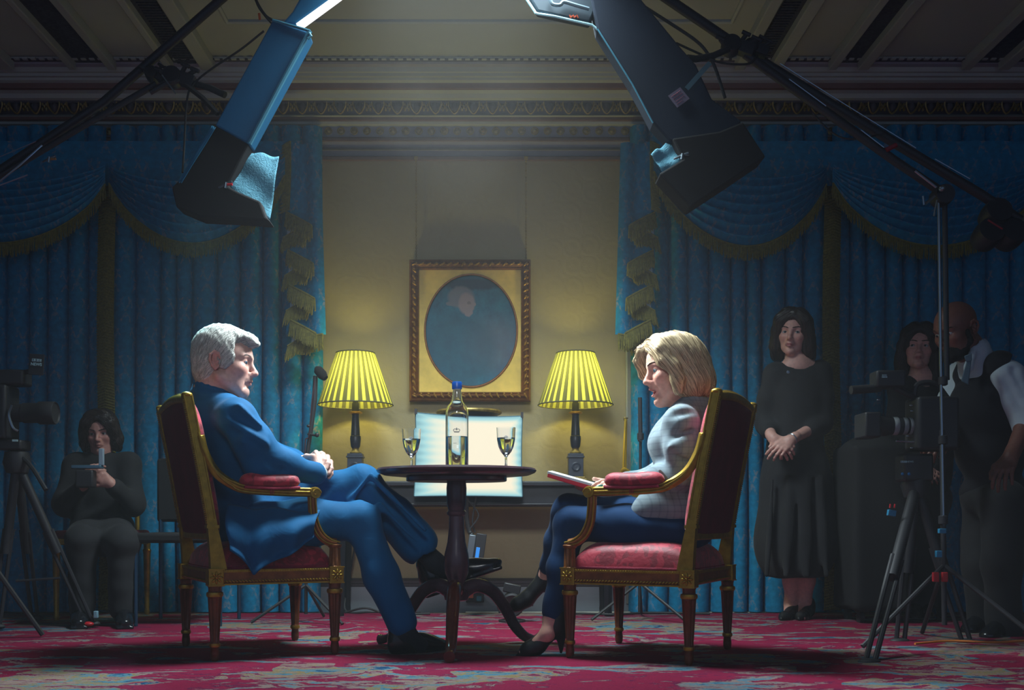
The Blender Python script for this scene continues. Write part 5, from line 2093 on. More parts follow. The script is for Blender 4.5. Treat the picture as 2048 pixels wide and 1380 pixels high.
# near hand resting on the folder with the pen between the fingers
F.cap(wrN, W(1252, 966, 4.185), 0.024, 0.024, 0.015)
for (x0, y0), (x1, y1), dd in [((1250, 962), (1222, 963), 4.205), ((1250, 966), (1224, 967), 4.19), ((1251, 970), (1226, 971), 4.175), ((1252, 973), (1230, 975), 4.165)]:
    F.cap(W(x0, y0, dd), W(x1, y1, dd), 0.0135, 0.0112, 0.012)
for pts, dd in [([(1222, 963), (1205, 962), (1194, 967), (1186, 972)], 4.205), ([(1224, 967), (1207, 968), (1196, 974), (1190, 980)], 4.19),
                ([(1226, 971), (1210, 973), (1200, 979), (1196, 985)], 4.175), ([(1230, 975), (1216, 978), (1208, 983), (1205, 988)], 4.165)]:
    F.chain([W(x, y, dd) for x, y in pts], [0.0100, 0.0090, 0.0082, 0.0072], 0.005)
F.chain([W(1247, 972, 4.215), W(1228, 976, 4.235), W(1212, 976, 4.235), W(1199, 975, 4.225)], [0.0145, 0.0112, 0.0098, 0.0082], 0.008)
hand(F, wrF, W(1170, 985, 4.35) - wrF, (0, -0.2, -1), 1, 0.25, 0.95, 0.5)
zones = [zone(H2.o, r=0.18), zone(W(1270, 967, 4.18), W(1188, 980, 4.2), r=0.045)]
body_mesh(F, H2, 'body', M_SKIN_MAN, wom, ow, C(226, 172, 152), C(196, 84, 84), C(216, 128, 112), zones)
H2.eyes(wom, ow, C(92, 128, 140), (1, 0.3, 0.03))
M_BROW_B = mat('brown_brow', C(92, 66, 52), 0.8)
M_LASH = mat('dark_lash', C(22, 18, 18), 0.7)
H2.brows(wom, ow, M_BROW_B, 0.0010, 60, 0.004, lash=M_LASH)
b = MB()
b.box(H2.p(0.088, 0, -0.0605), (0.020, 0.012, 0.0035), Matrix(H2.R))
b.build('teeth', mat('teeth', C(225, 215, 200), 0.3), wom, ow, bevel=0.0012)
# bob
G = Field()
HE(H2, G, (-0.010, 0, 0.050), (0.108, 0.091, 0.090))
HE(H2, G, (-0.050, 0, -0.010), (0.086, 0.095, 0.106), 0.03)
HE(H2, G, (-0.052, 0, -0.062), (0.084, 0.098, 0.066), 0.03)
for y in (-1, 1):
    G.chain([H2.p(0.052, y * 0.022, 0.117), H2.p(0.058, y * 0.070, 0.078), H2.p(0.054, y * 0.082, 0.038), H2.p(0.030, y * 0.090, 0.005), H2.p(0.022, y * 0.094, -0.040), H2.p(0.026, y * 0.088, -0.085)], [0.018, 0.017, 0.016, 0.018, 0.019, 0.014], 0.025)
G.chain([H2.p(0.060, -0.020, 0.114), H2.p(0.098, -0.046, 0.096), H2.p(0.106, -0.062, 0.062), H2.p(0.096, -0.074, 0.012), H2.p(0.078, -0.078, -0.03)], [0.014, 0.016, 0.016, 0.014, 0.007], 0.02)
HE(H2, G, (0.036, 0, 0.104), (0.046, 0.066, 0.026), 0.03)
G.box(H2.p(0.0, 0, -0.175), [0.3, 0.3, 0.075], H2.M @ np.array(Matrix.Rotation(R(-9), 3, 'Y')), 0.0, 0.012, True)
HE(H2, G, (0.105, 0.0, -0.010), (0.052, 0.060, 0.098), 0.012, True)
V, Q = G.surf(0.003, disp=wob(6, 110, 0.0016, (1, 1, 0.35)))


def flow2(L):
    d = np.zeros_like(L)
    top = np.clip((L[:, 2] - 0.045) / 0.09, 0, 1)
    d[:, 0] = -0.42 - 0.2 * top + 0.35 * np.clip((-L[:, 2] - 0.02) / 0.06, 0, 1)
    d[:, 1] = np.sign(L[:, 1] + 0.012) * (0.15 + 2.2 * top)
    d[:, 2] = -1.0
    return d


M_BLONDE = hair_mat('blonde_hair', C(112, 88, 62), C(226, 202, 160), 0.36, 0.5)
strands(G, 'hair', M_BLONDE, wom, ow, 4800, local_flow(H2, flow2), 0.15, 0.0014, 0.0022, 14, 4, base=(V, Q), jitter=0.045)
M_GREYJ = cloth_mat('grey_check_wool', C(134, 150, 158), 500, 0.85, check=C(104, 118, 128), fold=0.8)
F = Field()
F.ell(che, [0.122, 0.150, 0.140], BW, 0.06).ell(wai, [0.116, 0.138, 0.14], BW, 0.06).ell(pel - Vector((0, 0, -0.02)), [0.135, 0.165, 0.10], BW, 0.06)
F.ell(che + u_w * 0.05 - Vector((0, 0, 0.01)), [0.085, 0.13, 0.075], BW, 0.05)
F.cap(nek + v_w * 0.06 - Vector((0, 0, 0.045)), shN, 0.056, 0.060, 0.05).cap(nek - v_w * 0.06 - Vector((0, 0, 0.045)), shF, 0.056, 0.06, 0.05)
F.cap(nek - Vector((0, 0, 0.09)) - u_w * 0.01, nek - Vector((0, 0, 0.005)) - u_w * 0.012, 0.095, 0.062, 0.04)
F.chain([shN, lerp(shN, elN, 0.5) + Vector((-0.005, -0.012, 0)), elN], [0.063, 0.058, 0.052], 0.04)
F.chain([elN, lerp(elN, wrN, 0.5) + Vector((0, 0, 0.004)), lerp(elN, wrN, 0.85)], [0.052, 0.047, 0.040], 0.03)
F.chain([shF, elF, lerp(elF, wrF, 0.9)], [0.06, 0.052, 0.042], 0.04)
F.ell(W(1302, 1016, 4.10), [0.085, 0.03, 0.062], BW @ np.array(Matrix.Rotation(R(25), 3, 'Y')), 0.04)
F.ell(W(1345, 1020, 4.10), [0.10, 0.035, 0.06], BW, 0.05)
F.cap(nek + Vector((0, 0, -0.01)), H2.p(-0.04, 0, -0.06), 0.052, 0.052, 0.006, True)
for (a, b, r, sub) in [((1335, 830), (1400, 820), 0.008, True), ((1330, 880), (1382, 862), 0.009, True), ((1328, 896), (1392, 880), 0.009, False), ((1340, 905), (1390, 930), 0.007, True), ((1330, 935), (1378, 965), 0.009, True),
                       ((1318, 940), (1350, 975), 0.009, False), ((1330, 855), (1324, 905), 0.008, True), ((1312, 880), (1306, 950), 0.007, True)]:
    F.cap(W(a[0], a[1], 4.0), W(b[0], b[1], 4.005), r, r * 0.6, 0.028, sub)
garment(F, 'jacket', M_GREYJ, wom, ow, 0.0055, wob(21, 26, 0.003))
F = Field()
F.cap(lerp(elN, wrN, 0.76), lerp(elN, wrN, 0.83), 0.0425, 0.0415, 0.003)
F.cap(lerp(elN, wrN, 0.84), lerp(elN, wrN, 0.89), 0.0415, 0.0405, 0.003)
garment(F, 'cuff', mat('pale_cuff_stripe', C(170, 178, 165), 0.8), wom, ow, 0.003)
M_NAVY = cloth_mat('dark_navy_trousers', C(14, 52, 92), 600, 0.85, fold=0.8)
F = Field()
F.ell(pel - Vector((0, 0, 0.02)), [0.13, 0.16, 0.10], BW, 0.05)
F.chain([hipN, lerp(hipN, knN, 0.5), knN], [0.086, 0.078, 0.066], 0.05)
F.chain([knN, lerp(knN, anN, 0.5), lerp(knN, anN, 0.95)], [0.062, 0.055, 0.043], 0.03)
F.chain([hipF, lerp(hipF, knF, 0.5), knF], [0.086, 0.078, 0.066], 0.05)
F.chain([knF, lerp(knF, anF, 0.5), lerp(knF, anF, 0.88)], [0.062, 0.055, 0.043], 0.03)
garment(F, 'trousers', M_NAVY, wom, ow, 0.006, wob(22, 24, 0.003))
M_SUEDE = mat('black_court_shoe', C(18, 18, 22), 0.5)


def pump(heel, toe, name, parent, org, drop, post=True):
    """high-heeled shoe: heel is the top of the heel seat, toe the tip"""
    heel, toe = Vector(heel), Vector(toe)
    F = Field()
    d = (toe - heel)
    mid = heel + d * 0.52 + Vector((0, 0, -0.005))
    ball = heel + d * 0.74 + Vector((0, 0, 0.0))
    F.cap(heel + Vector((0, 0, 0.03)), mid, 0.036, 0.032, 0.03)
    F.cap(mid, ball, 0.032, 0.03, 0.02).cap(ball, toe, 0.029, 0.011, 0.02)
    F.cap(heel + Vector((0, 0, 0.055)), heel + Vector((0, 0, 0.01)), 0.037, 0.034, 0.02)
    if post:
        F.cap(heel + Vector((0.012, 0, -0.01)), heel + Vector((0.012, 0, -drop + 0.006)), 0.022, 0.006, 0.012)
    return garment(F, name, M_SUEDE, parent, org, 0.0045)


pump(W(1116, 1262, 4.22), W(1036, 1313, 4.20), 'shoe', wom, ow, 0.090)
pump(W(1093, 1168, 4.62), W(1016, 1222, 4.62), 'shoe', wom, ow, 0.085)


# ------------------------------------------------------------------ folder and pen held by the blonde woman
fo = thing('document_folder', 'red folder with white pages held on the blonde woman\'s lap', 'folder', W(1150, 962, 4.3))
of = tuple(fo.location)


def slab(b, tl, tr, th, bulge=0.0):
    """sheet block seen edge-on between two pixel positions, reaching away from the camera"""
    A, B = W(tl[0], tl[1], 4.22), W(tr[0], tr[1], 4.22)
    back = Vector((0.03, 0.23, 0.012))
    n = Vector((-(B - A).z, 0, (B - A).x)).normalized()
    b.hexa([A, B, B + back, A + back, A + n * th, B + n * th, B + n * th + back, A + n * th + back])


b = MB()
slab(b, (1094, 954), (1192, 984), 0.018)
b.build('cover', mat('red_folder', C(214, 26, 58), 0.5), fo, of, smooth=0, bevel=0.003)
b = MB()
slab(b, (1094, 947), (1190, 974), 0.010)
b.build('pages', mat('white_paper', C(214, 226, 230), 0.8), fo, of, smooth=0, bevel=0.001)
pen = MB()
pen.tube([W(1184, 979, 4.175), W(1188, 977, 4.17), W(1199, 973, 4.165), W(1212, 971, 4.19)], [0.002, 0.006, 0.0065, 0.006], 10)
o = pen.build('pen', mat('teal_pen', C(0, 108, 96), 0.35))
tag(o, 'teal pen between the fingers of the blonde woman', 'pen')


# ================= standing woman in black, hands clasped
D = 5.78


def P3(px, py, dd=0.0):
    return W(px, py, D + dd)


M_SKIN_W = skin_mat('pale_skin', C(214, 164, 150))
M_BLACKDRESS = cloth_mat('black_crepe', C(44, 44, 47), 500, 0.85, fold=0.6)
M_DARKHAIR = hair_mat('dark_brown_hair', C(16, 13, 13), C(58, 42, 38), 0.38, 0.45)
M_DARKBROW = mat('dark_brow', C(34, 26, 24), 0.8)
fem = dict(base=C(222, 170, 156), lip=C(176, 92, 96), flush=C(206, 130, 118))

stw = thing('person', 'standing person in long black dress with dark bob, hands clasped, before the right curtain', 'person', W(1592, 1240, 5.82))
stw.location.z = 0.01
os_ = tuple(stw.location)
H3 = Head(P3(1588, 670), (-0.46, -0.89), R(4), R(-5), 0.98)
H3.g = 0.0
nek = P3(1596, 726)
che, wai, hip = P3(1594, 790), P3(1590, 860), P3(1592, 950)
sR, eR, wR = P3(1549, 748), P3(1531, 848, 0.02), P3(1546, 876, -0.16)
sL, eL, wL = P3(1641, 744), P3(1644, 846, -0.02), P3(1583, 879, -0.19)
ident = np.eye(3)
F = Field()
H3.shape(F, female=True, age=0.35, jaw=0.95)
F.chain([H3.p(-0.025, 0, -0.045), H3.p(-0.04, 0, -0.10), np.array(nek)], [0.046, 0.046, 0.054], 0.03)
F.cap(H3.p(0.052, 0, -0.088), H3.p(0.0, 0, -0.100), 0.012, 0.024, 0.02)
F.ell(che, [0.12, 0.07, 0.13], ident, 0.04).ell(hip, [0.12, 0.07, 0.2], ident, 0.05).cap(che, hip, 0.07, 0.07, 0.04)
F.chain([nek - Vector((0, 0, 0.02)), sR], [0.05, 0.045], 0.05).chain([nek - Vector((0, 0, 0.02)), sL], [0.05, 0.045], 0.05)
F.chain([sR, eR, wR], [0.042, 0.036, 0.025], 0.03).chain([sL, eL, wL], [0.042, 0.036, 0.025], 0.03)
hand(F, wR, P3(1570, 900, -0.22) - wR, Vector((-0.25, -1, 0.3)), -1, 0.55, 0.92, 0.2)
hand(F, wL, P3(1560, 896, -0.215) - wL, Vector((0.1, -1, 0.75)), 1, [0.35, 0.4, 0.5, 0.6], 0.92, 0.3)
for s, ax, fx in ((-1, 1584, 1571), (1, 1612, 1606)):
    F.chain([P3(1592 + s * 12, 960), P3(ax - 1, 1110, 0.02), P3(ax, 1160, 0.04), P3(ax - 2, 1208, 0.05), P3(ax - 4, 1222, 0.03)], [0.08, 0.05, 0.046, 0.032, 0.03], 0.03)
    F.cap(P3(ax - 3, 1222, 0.03), P3(fx - 2, 1236, -0.10), 0.028, 0.02, 0.02)
zones = [zone(H3.o, r=0.165), zone(wR, wL, P3(1570, 905, -0.22), r=0.085)]
body_mesh(F, H3, 'body', M_SKIN_W, stw, os_, zones=zones, h_body=0.008, h_fine=0.003, **fem)
H3.eyes(stw, os_, C(60, 74, 84), (1, 0.25, 0))
H3.brows(stw, os_, M_DARKBROW, 0.0011, 50, 0.002, lash=M_LASH)


def bob_hair(H, parent, org, length, m, n=2600, part=0.02, wave=0.0, seed=5, vol=1.0, lock=0.14):
    G = Field()
    HE(H, G, (-0.010, 0, 0.052), (0.112 * vol, 0.091 * vol, 0.094 * vol))
    HE(H, G, (-0.045, 0, -0.015), (0.082 * vol, 0.096 * vol, 0.10), 0.03)
    for y in (-1, 1):
        pts = [(0.060, y * 0.030, 0.120), (0.072, y * 0.070, 0.075), (0.050, y * 0.086, 0.015), (0.030, y * 0.090, -0.045), (0.020, y * 0.090, -0.08)]
        if length > 0.1:
            pts.append((0.015, y * 0.092, -length + 0.02))
        G.chain([H.p(*q) for q in pts], [0.018, 0.019, 0.020, 0.022, 0.022, 0.016][:len(pts)], 0.03)
        G.chain([H.p(-0.02, y * 0.075, -0.03), H.p(-0.02, y * 0.085, -length)], [0.035, 0.030], 0.03)
    G.chain([H.p(-0.075, 0, -0.02), H.p(-0.075, 0, -length)], [0.05, 0.04], 0.03)
    HE(H, G, (0.042, 0, 0.108), (0.050, 0.066, 0.026), 0.03)
    HE(H, G, (0.108, 0.0, -0.010), (0.058, 0.063, 0.098), 0.010, True)
    V, Q = G.surf(0.0035, disp=wob(seed, 110, 0.002, (1, 1, 0.3)))

    def fl(L):
        d = np.zeros_like(L)
        top = np.clip((L[:, 2] - 0.045) / 0.09, 0, 1)
        d[:, 0] = -0.22
        d[:, 1] = np.sign(L[:, 1] - part) * (0.1 + 2.2 * top)
        d[:, 2] = -1.0
        return d
    return strands(G, 'hair', m, parent, org, n, local_flow(H, fl), lock, 0.0016, 0.0025, 11, seed, base=(V, Q), jitter=0.05 + wave, curl=wave)


bob_hair(H3, stw, os_, 0.115, M_DARKHAIR)
F = Field()
F.ell(che, [0.165, 0.105, 0.15], ident, 0.06)
F.cap(nek + Vector((-0.03, 0, -0.07)), sR, 0.055, 0.058, 0.05).cap(nek + Vector((0.03, 0, -0.07)), sL, 0.055, 0.058, 0.05)
F.cap(nek - Vector((0, 0, 0.10)), nek - Vector((0, 0, 0.035)), 0.085, 0.06, 0.04)
F.ell(wai, [0.145, 0.105, 0.18], ident, 0.08).ell(hip, [0.175, 0.125, 0.20], ident, 0.10)
F.ell(P3(1592, 1040), [0.185, 0.135, 0.30], ident, 0.12).ell(P3(1594, 1090), [0.195, 0.145, 0.24], ident, 0.10)
F.chain([sR, lerp(sR, eR, 0.5) + Vector((-0.01, 0, 0)), eR, lerp(eR, wR, 0.45)], [0.058, 0.054, 0.050, 0.048], 0.03)
F.chain([sL, lerp(sL, eL, 0.5) + Vector((0.01, 0, 0)), eL, lerp(eL, wL, 0.30)], [0.058, 0.054, 0.052, 0.050], 0.03)
F.cap(eL, lerp(eL, wL, 0.4), 0.05, 0.05, 0.02)
F.cap(nek + Vector((0, -0.03, 0.0)), nek + Vector((0, 0, 0.10)), 0.055, 0.055, 0.006, True)
F.box(P3(1592, 1215), [0.4, 0.4, 0.165], ident, 0.0, 0.006, True)
for k in range(7):
    x = 1545 + k * 16
    F.cap(P3(x, 960, -0.13), P3(x + (k - 3) * 4, 1150, -0.16), 0.008, 0.014, 0.03, k % 2 == 1)
garment(F, 'dress', M_BLACKDRESS, stw, os_, 0.007, wob(31, 20, 0.004, (1, 1, 0.4)))
F = Field()
for s, ax, fx in ((-1, 1584, 1571), (1, 1612, 1606)):
    pump(P3(ax + 4, 1226, 0.06), P3(fx - 8, 1238, -0.13), 'shoe', stw, os_, 0.03, post=False)
MB().lathe([(0.006, -0.002), (0.0105, 0.0), (0.006, 0.002), (0.006, -0.002)], P3(1577, 744, -0.112), 16, Matrix.Rotation(R(90), 3, 'X')).build('pendant', M_STEEL, stw, os_)
b = MB()
bq = lerp(wL, P3(1560, 896, -0.215), 0.0)
dv = (wL - eL).normalized()
m3 = rot_to(dv)
b.tube([bq + m3 @ Vector((0.030 * math.cos(a), 0.030 * math.sin(a), 0)) for a in [2 * math.pi * k / 24 for k in range(25)]], 0.004, 6, cap=False)
b.build('bracelet', M_STEEL, stw, os_)

# ================= long-haired woman behind the right camera
D = 5.85
lhw = thing('person', 'person with long dark hair in black top standing behind the right camera', 'person', W(1842, 1238, 5.85))
lhw.location.z = 0.01
ol_ = tuple(lhw.location)
H4 = Head(P3(1838, 700), (-0.36, -0.93), R(-2), R(-4), 0.98)
H4.g = 0.0
nek = P3(1846, 752)
sR, sL = P3(1800, 776), P3(1893, 774)
F = Field()
H4.shape(F, female=True, age=0.2, jaw=0.95)
F.chain([H4.p(-0.025, 0, -0.045), H4.p(-0.04, 0, -0.10), np.array(nek)], [0.046, 0.046, 0.054], 0.03)
F.cap(H4.p(0.052, 0, -0.088), H4.p(0.0, 0, -0.100), 0.012, 0.024, 0.02)
F.ell(P3(1846, 830), [0.12, 0.07, 0.14], ident, 0.05).ell(P3(1846, 950), [0.12, 0.07, 0.2], ident, 0.08)
F.chain([nek - Vector((0, 0, 0.02)), sR, P3(1792, 880), P3(1830, 935, -0.15)], [0.05, 0.045, 0.038, 0.026], 0.04)
F.chain([nek - Vector((0, 0, 0.02)), sL, P3(1902, 880), P3(1860, 938, -0.15)], [0.05, 0.045, 0.038, 0.026], 0.04)
hand(F, P3(1830, 935, -0.15), Vector((0.6, -0.4, -0.3)), Vector((0, -1, 0.4)), -1, 0.5, 0.92)
hand(F, P3(1860, 938, -0.15), Vector((-0.6, -0.4, -0.3)), Vector((0, -1, 0.4)), 1, 0.5, 0.92)
for x in (1833, 1860):
    F.chain([P3(x, 960), P3(x, 1090, -0.02), P3(x, 1215)], [0.08, 0.055, 0.04], 0.03)
body_mesh(F, H4, 'body', M_SKIN_W, lhw, ol_, zones=[zone(H4.o, r=0.165)], h_body=0.009, h_fine=0.003, **fem)
H4.eyes(lhw, ol_, C(50, 40, 34), (1, -0.3, 0))
H4.brows(lhw, ol_, M_DARKBROW, 0.0011, 50, 0.002, lash=M_LASH)
bob_hair(H4, lhw, ol_, 0.26, M_DARKHAIR, 2600, -0.01, 0.05, 6, 1.02)
F = Field()
F.ell(P3(1846, 830), [0.16, 0.105, 0.155], ident, 0.06).ell(P3(1846, 930), [0.16, 0.115, 0.22], ident, 0.1)
F.chain([nek - Vector((-0.03, 0, 0.06)), sL, P3(1902, 880), P3(1864, 934, -0.15)], [0.055, 0.056, 0.050, 0.040], 0.04)
F.chain([nek - Vector((0.03, 0, 0.06)), sR, P3(1792, 880), P3(1826, 931, -0.15)], [0.055, 0.056, 0.050, 0.040], 0.04)
F.cap(nek - Vector((0, 0, 0.10)), nek - Vector((0, 0, 0.04)), 0.085, 0.058, 0.04)
F.cap(nek + Vector((0, -0.05, -0.02)), nek + Vector((0, -0.02, 0.10)), 0.05, 0.055, 0.006, True)
garment(F, 'top', M_BLACKDRESS, lhw, ol_, 0.008, wob(41, 22, 0.004))
F = Field()
for x in (1833, 1860):
    F.chain([P3(1846, 985), P3(x, 1000), P3(x, 1090, -0.02), P3(x, 1222)], [0.12, 0.10, 0.075, 0.065], 0.04)
garment(F, 'trousers', M_BLACKDRESS, lhw, ol_, 0.009, wob(42, 18, 0.004))
for x in (1833, 1860):
    shoe(P3(x + 3, 1238, 0.08), P3(x - 6, 1240, -0.17), (0, 0, 1), 'shoe', M_LEATHER, lhw, ol_, 0.036, 0.007)

# ================= bearded man in a waistcoat leaning over the right camera
D = 5.0
wcm = thing('person', 'bald bearded person in white shirt, tie and dark waistcoat leaning towards the right camera', 'person', W(1985, 1272, 5.0))
wcm.location.z = 0.01
oc_ = tuple(wcm.location)
M_SKIN_D = skin_mat('brown_skin', C(120, 78, 66))
H5 = Head(W(1914, 663, 4.98), (-0.92, -0.39), R(20), R(0), 1.04)
H5.g = 0.0
nek = W(1964, 722, 5.02)
che, wai, hip = W(1978, 812, 5.02), W(1982, 900, 5.04), W(1990, 985, 5.08)
sN, eN, wN = W(2016, 752, 4.90), W(2052, 850, 4.86), W(2022, 912, 4.76)       # his left arm, hanging
sF, eF, wF = W(1926, 752, 5.16), W(1888, 822, 5.10), W(1884, 868, 4.93)       # his right arm, to the camera handle
F = Field()
H5.shape(F, age=0.5, jaw=1.08)
F.chain([H5.p(-0.03, 0, -0.045), np.array(nek)], [0.06, 0.064], 0.03)
F.cap(H5.p(0.05, 0, -0.09), H5.p(-0.02, 0, -0.12), 0.02, 0.04, 0.03)
F.ell(che, [0.13, 0.09, 0.14], ident, 0.05).ell(wai, [0.12, 0.08, 0.15], ident, 0.06).ell(hip, [0.13, 0.09, 0.13], ident, 0.06)
F.chain([sN, eN, wN], [0.055, 0.045, 0.030], 0.03).chain([sF, eF, wF], [0.055, 0.045, 0.030], 0.03)
hand(F, wN, W(2004, 950, 4.70) - wN, Vector((-0.7, -0.7, 0.15)), 1, 0.35, 1.05, 0.3)
hand(F, wF, Vector((-0.55, -0.35, -0.45)), Vector((-0.1, -0.6, 0.8)), -1, 0.6, 1.0, 0.4)
for x, dd in ((1968, 5.15), (2008, 4.95)):
    F.chain([W(x, 1000, dd), W(x - 4, 1130, dd - 0.03), W(x, 1250, dd)], [0.09, 0.06, 0.045], 0.03)
body_mesh(F, H5, 'body', M_SKIN_D, wcm, oc_, C(124, 80, 68), C(112, 66, 62), C(128, 74, 62), [zone(H5.o, r=0.175), zone(wN, W(2004, 960, 4.72), r=0.09), zone(wF, r=0.11)], 0.009, 0.0032)
H5.eyes(wcm, oc_, C(30, 22, 20), (1, 0, -0.1))
H5.brows(wcm, oc_, M_DARKBROW, 0.0013, 50)
G = Field()      # short beard
HE(H5, G, (0.040, 0, -0.075), (0.060, 0.060, 0.048), 0.02)
for y in (-1, 1):
    G.chain([H5.p(0.012, y * 0.066, -0.005), H5.p(0.010, y * 0.065, -0.05), H5.p(0.06, y * 0.034, -0.095), H5.p(0.090, 0, -0.098)], [0.009, 0.014, 0.020, 0.022], 0.015)
    G.cap(H5.p(0.101, y * 0.004, -0.0465), H5.p(0.086, y * 0.030, -0.062), 0.006, 0.007, 0.006)
HE(H5, G, (0.100, 0, -0.060), (0.022, 0.024, 0.010), 0.004, True)
HE(H5, G, (0.085, 0, -0.015), (0.06, 0.062, 0.034), 0.01, True)
V, Q = G.surf(0.0035, disp=wob(7, 200, 0.0012))
strands(G, 'beard', hair_mat('black_beard', C(10, 9, 9), C(40, 34, 34), 0.6, 0.3), wcm, oc_, 900, local_flow(H5, lambda L: np.stack([np.full(len(L), 0.3), L[:, 1] * 0, np.full(len(L), -1.0)], 1)), 0.016, 0.001, 0.0018, 5, 8, base=(V, Q), jitter=0.3)
M_SHIRT2 = cloth_mat('white_cotton_shirt', C(190, 205, 214), 600, 0.75, fold=1.0)
F = Field()
F.ell(che, [0.165, 0.125, 0.165], ident, 0.06).ell(wai, [0.155, 0.115, 0.16], ident, 0.06)
F.cap(nek + Vector((0.04, -0.04, -0.06)), sN, 0.065, 0.07, 0.05).cap(nek + Vector((-0.03, 0.05, -0.06)), sF, 0.065, 0.07, 0.05)
F.chain([sN, lerp(sN, eN, 0.5), eN], [0.072, 0.066, 0.062], 0.03)
F.chain([sF, eF, lerp(eF, wF, 0.9)], [0.068, 0.056, 0.046], 0.03)
F.cap(nek - Vector((0, 0, 0.08)), nek + (Vector(H5.p(-0.04, 0, -0.07)) - nek) * 0.6, 0.085, 0.078, 0.02)
F.cap(nek + Vector((0, 0, 0.0)), H5.p(-0.02, 0, -0.02), 0.062, 0.064, 0.005, True)
F.chain([W(1946, 700, 4.95), W(1936, 735, 4.90), W(1928, 752, 4.89)], [0.018, 0.02, 0.004], 0.01)
for (a, c) in [((2000, 735), (2040, 800)), ((2010, 760), (2046, 830)), ((2028, 740), (2052, 790))]:
    F.cap(W(a[0], a[1], 4.83), W(c[0], c[1], 4.80), 0.008, 0.006, 0.025, True)
garment(F, 'shirt', M_SHIRT2, wcm, oc_, 0.0065, wob(51, 24, 0.004))
F = Field()
F.ell(che + Vector((0.0, 0, 0)), [0.182, 0.152, 0.165], ident, 0.06).ell(wai, [0.165, 0.125, 0.17], ident, 0.08).ell(hip, [0.165, 0.125, 0.09], ident, 0.06)
F.cap(nek + Vector((0.05, 0.0, -0.06)), lerp(nek, sN, 0.62) + Vector((0, -0.02, 0.016)), 0.078, 0.074, 0.04)
F.cap(nek + Vector((-0.03, 0.06, -0.06)), lerp(nek, sF, 0.5), 0.076, 0.074, 0.04)
F.ell(sN + Vector((0.045, -0.01, -0.02)), [0.075, 0.105, 0.12], ident, 0.01, True)
F.cap(W(1944, 690, 4.90), W(1926, 790, 4.88), 0.052, 0.012, 0.006, True)
F.cap(nek + Vector((-0.01, 0, 0.0)), nek + Vector((-0.03, 0, 0.1)), 0.080, 0.09, 0.006, True)
garment(F, 'waistcoat', cloth_mat('charcoal_waistcoat', C(34, 34, 40), 500, 0.85), wcm, oc_, 0.0065, wob(52, 16, 0.002))
b = MB()
b.hexa([W(1928, 712, 4.855), W(1944, 706, 4.85), W(1944, 722, 4.85), W(1932, 724, 4.855), W(1928, 712, 4.83), W(1944, 706, 4.825), W(1944, 722, 4.825), W(1932, 724, 4.83)])
b.hexa([W(1933, 722, 4.86), W(1943, 721, 4.855), W(1937, 770, 4.86), W(1922, 762, 4.865), W(1933, 722, 4.835), W(1943, 721, 4.83), W(1937, 770, 4.835), W(1922, 762, 4.84)])
b.build('tie', cloth_mat('grey_teal_tie', C(96, 120, 134), 600, 0.6), wcm, oc_, bevel=0.004)
F = Field()
F.ell(hip - Vector((0, 0, 0.02)), [0.165, 0.13, 0.12], ident, 0.05)
for x, dd in ((1968, 5.15), (2008, 4.95)):
    F.chain([W(x, 1005, dd), W(x - 4, 1130, dd - 0.03), W(x, 1258, dd)], [0.105, 0.085, 0.075], 0.04)
garment(F, 'trousers', M_BLACKDRESS, wcm, oc_, 0.009, wob(53, 18, 0.004))
shoe(W(1978, 1264, 5.18), W(1930, 1272, 5.05), (0, 0, 1), 'shoe', M_LEATHER, wcm, oc_, 0.043, 0.007)
shoe(W(2018, 1274, 4.98), W(1968, 1286, 4.84), (0, 0, 1), 'shoe', M_LEATHER, wcm, oc_, 0.043, 0.007)

# ================= seated camera operator in the dark at the left
D = 5.78
gc = thing('side_chair', 'small gilded side chair in the shadows under the dark-clothed person at the left', 'chair', (wx(206, 5.86), 5.86, 0.010))
MB().box((0, 0, 0.45), (0.40, 0.38, 0.05)).build('seat', M_REDBACK, gc, bevel=0.02, seg=3)
for sx in (-1, 1):
    for sy in (-1, 1):
        MB().lathe([(0.012, 0), (0.016, 0.02), (0.013, 0.03), (0.020, 0.34), (0.024, 0.36), (0.018, 0.37), (0.022, 0.43)], (sx * 0.185, sy * 0.17, 0), 20).build('leg', M_GOLD, gc)
b = MB()
for sx in (-1, 1):
    b.box((sx * 0.19, 0, 0.415), (0.02, 0.34, 0.035))
    b.box((0, sx * 0.175, 0.415), (0.37, 0.02, 0.035))
b.build('seat_frame', M_GOLD, gc, smooth=0, bevel=0.004)
b = MB()
for sx in (-1, 1):
    b.tube([(sx * 0.13, 0.175, 0.45), (sx * 0.12, 0.21, 0.70), (sx * 0.12, 0.225, 0.84)], 0.013, 10)
b.tube([(-0.12, 0.225, 0.84), (0.12, 0.225, 0.84)], 0.014, 10)
b.build('back_frame', M_GOLD, gc)
opr = thing('person', 'dark-clothed person with short dark hair seated in shadow at the left, holding a small monitor', 'person', W(203, 1080, 5.80))
oo_ = tuple(opr.location)
H6 = Head(P3(203, 868), (0.10, -0.99), R(10), R(3), 0.90)
H6.g = 0.0
nek = P3(204, 908)
sR, eR, wR = P3(150, 930), P3(128, 1010, -0.06), P3(168, 968, -0.24)
sL, eL, wL = P3(256, 930), P3(268, 1010, -0.06), P3(222, 968, -0.24)
F = Field()
H6.shape(F, female=True, age=0.4)
F.chain([H6.p(-0.025, 0, -0.045), np.array(nek)], [0.048, 0.054], 0.03)
F.ell(P3(204, 985), [0.12, 0.07, 0.15], ident, 0.05).ell(P3(204, 1060), [0.12, 0.08, 0.10], ident, 0.05)
F.chain([sR, eR, wR], [0.045, 0.038, 0.026], 0.03).chain([sL, eL, wL], [0.045, 0.038, 0.026], 0.03)
hand(F, wR, Vector((0.5, -0.3, 0.75)), Vector((-0.5, -0.8, 0)), 1, 0.6, 0.9)
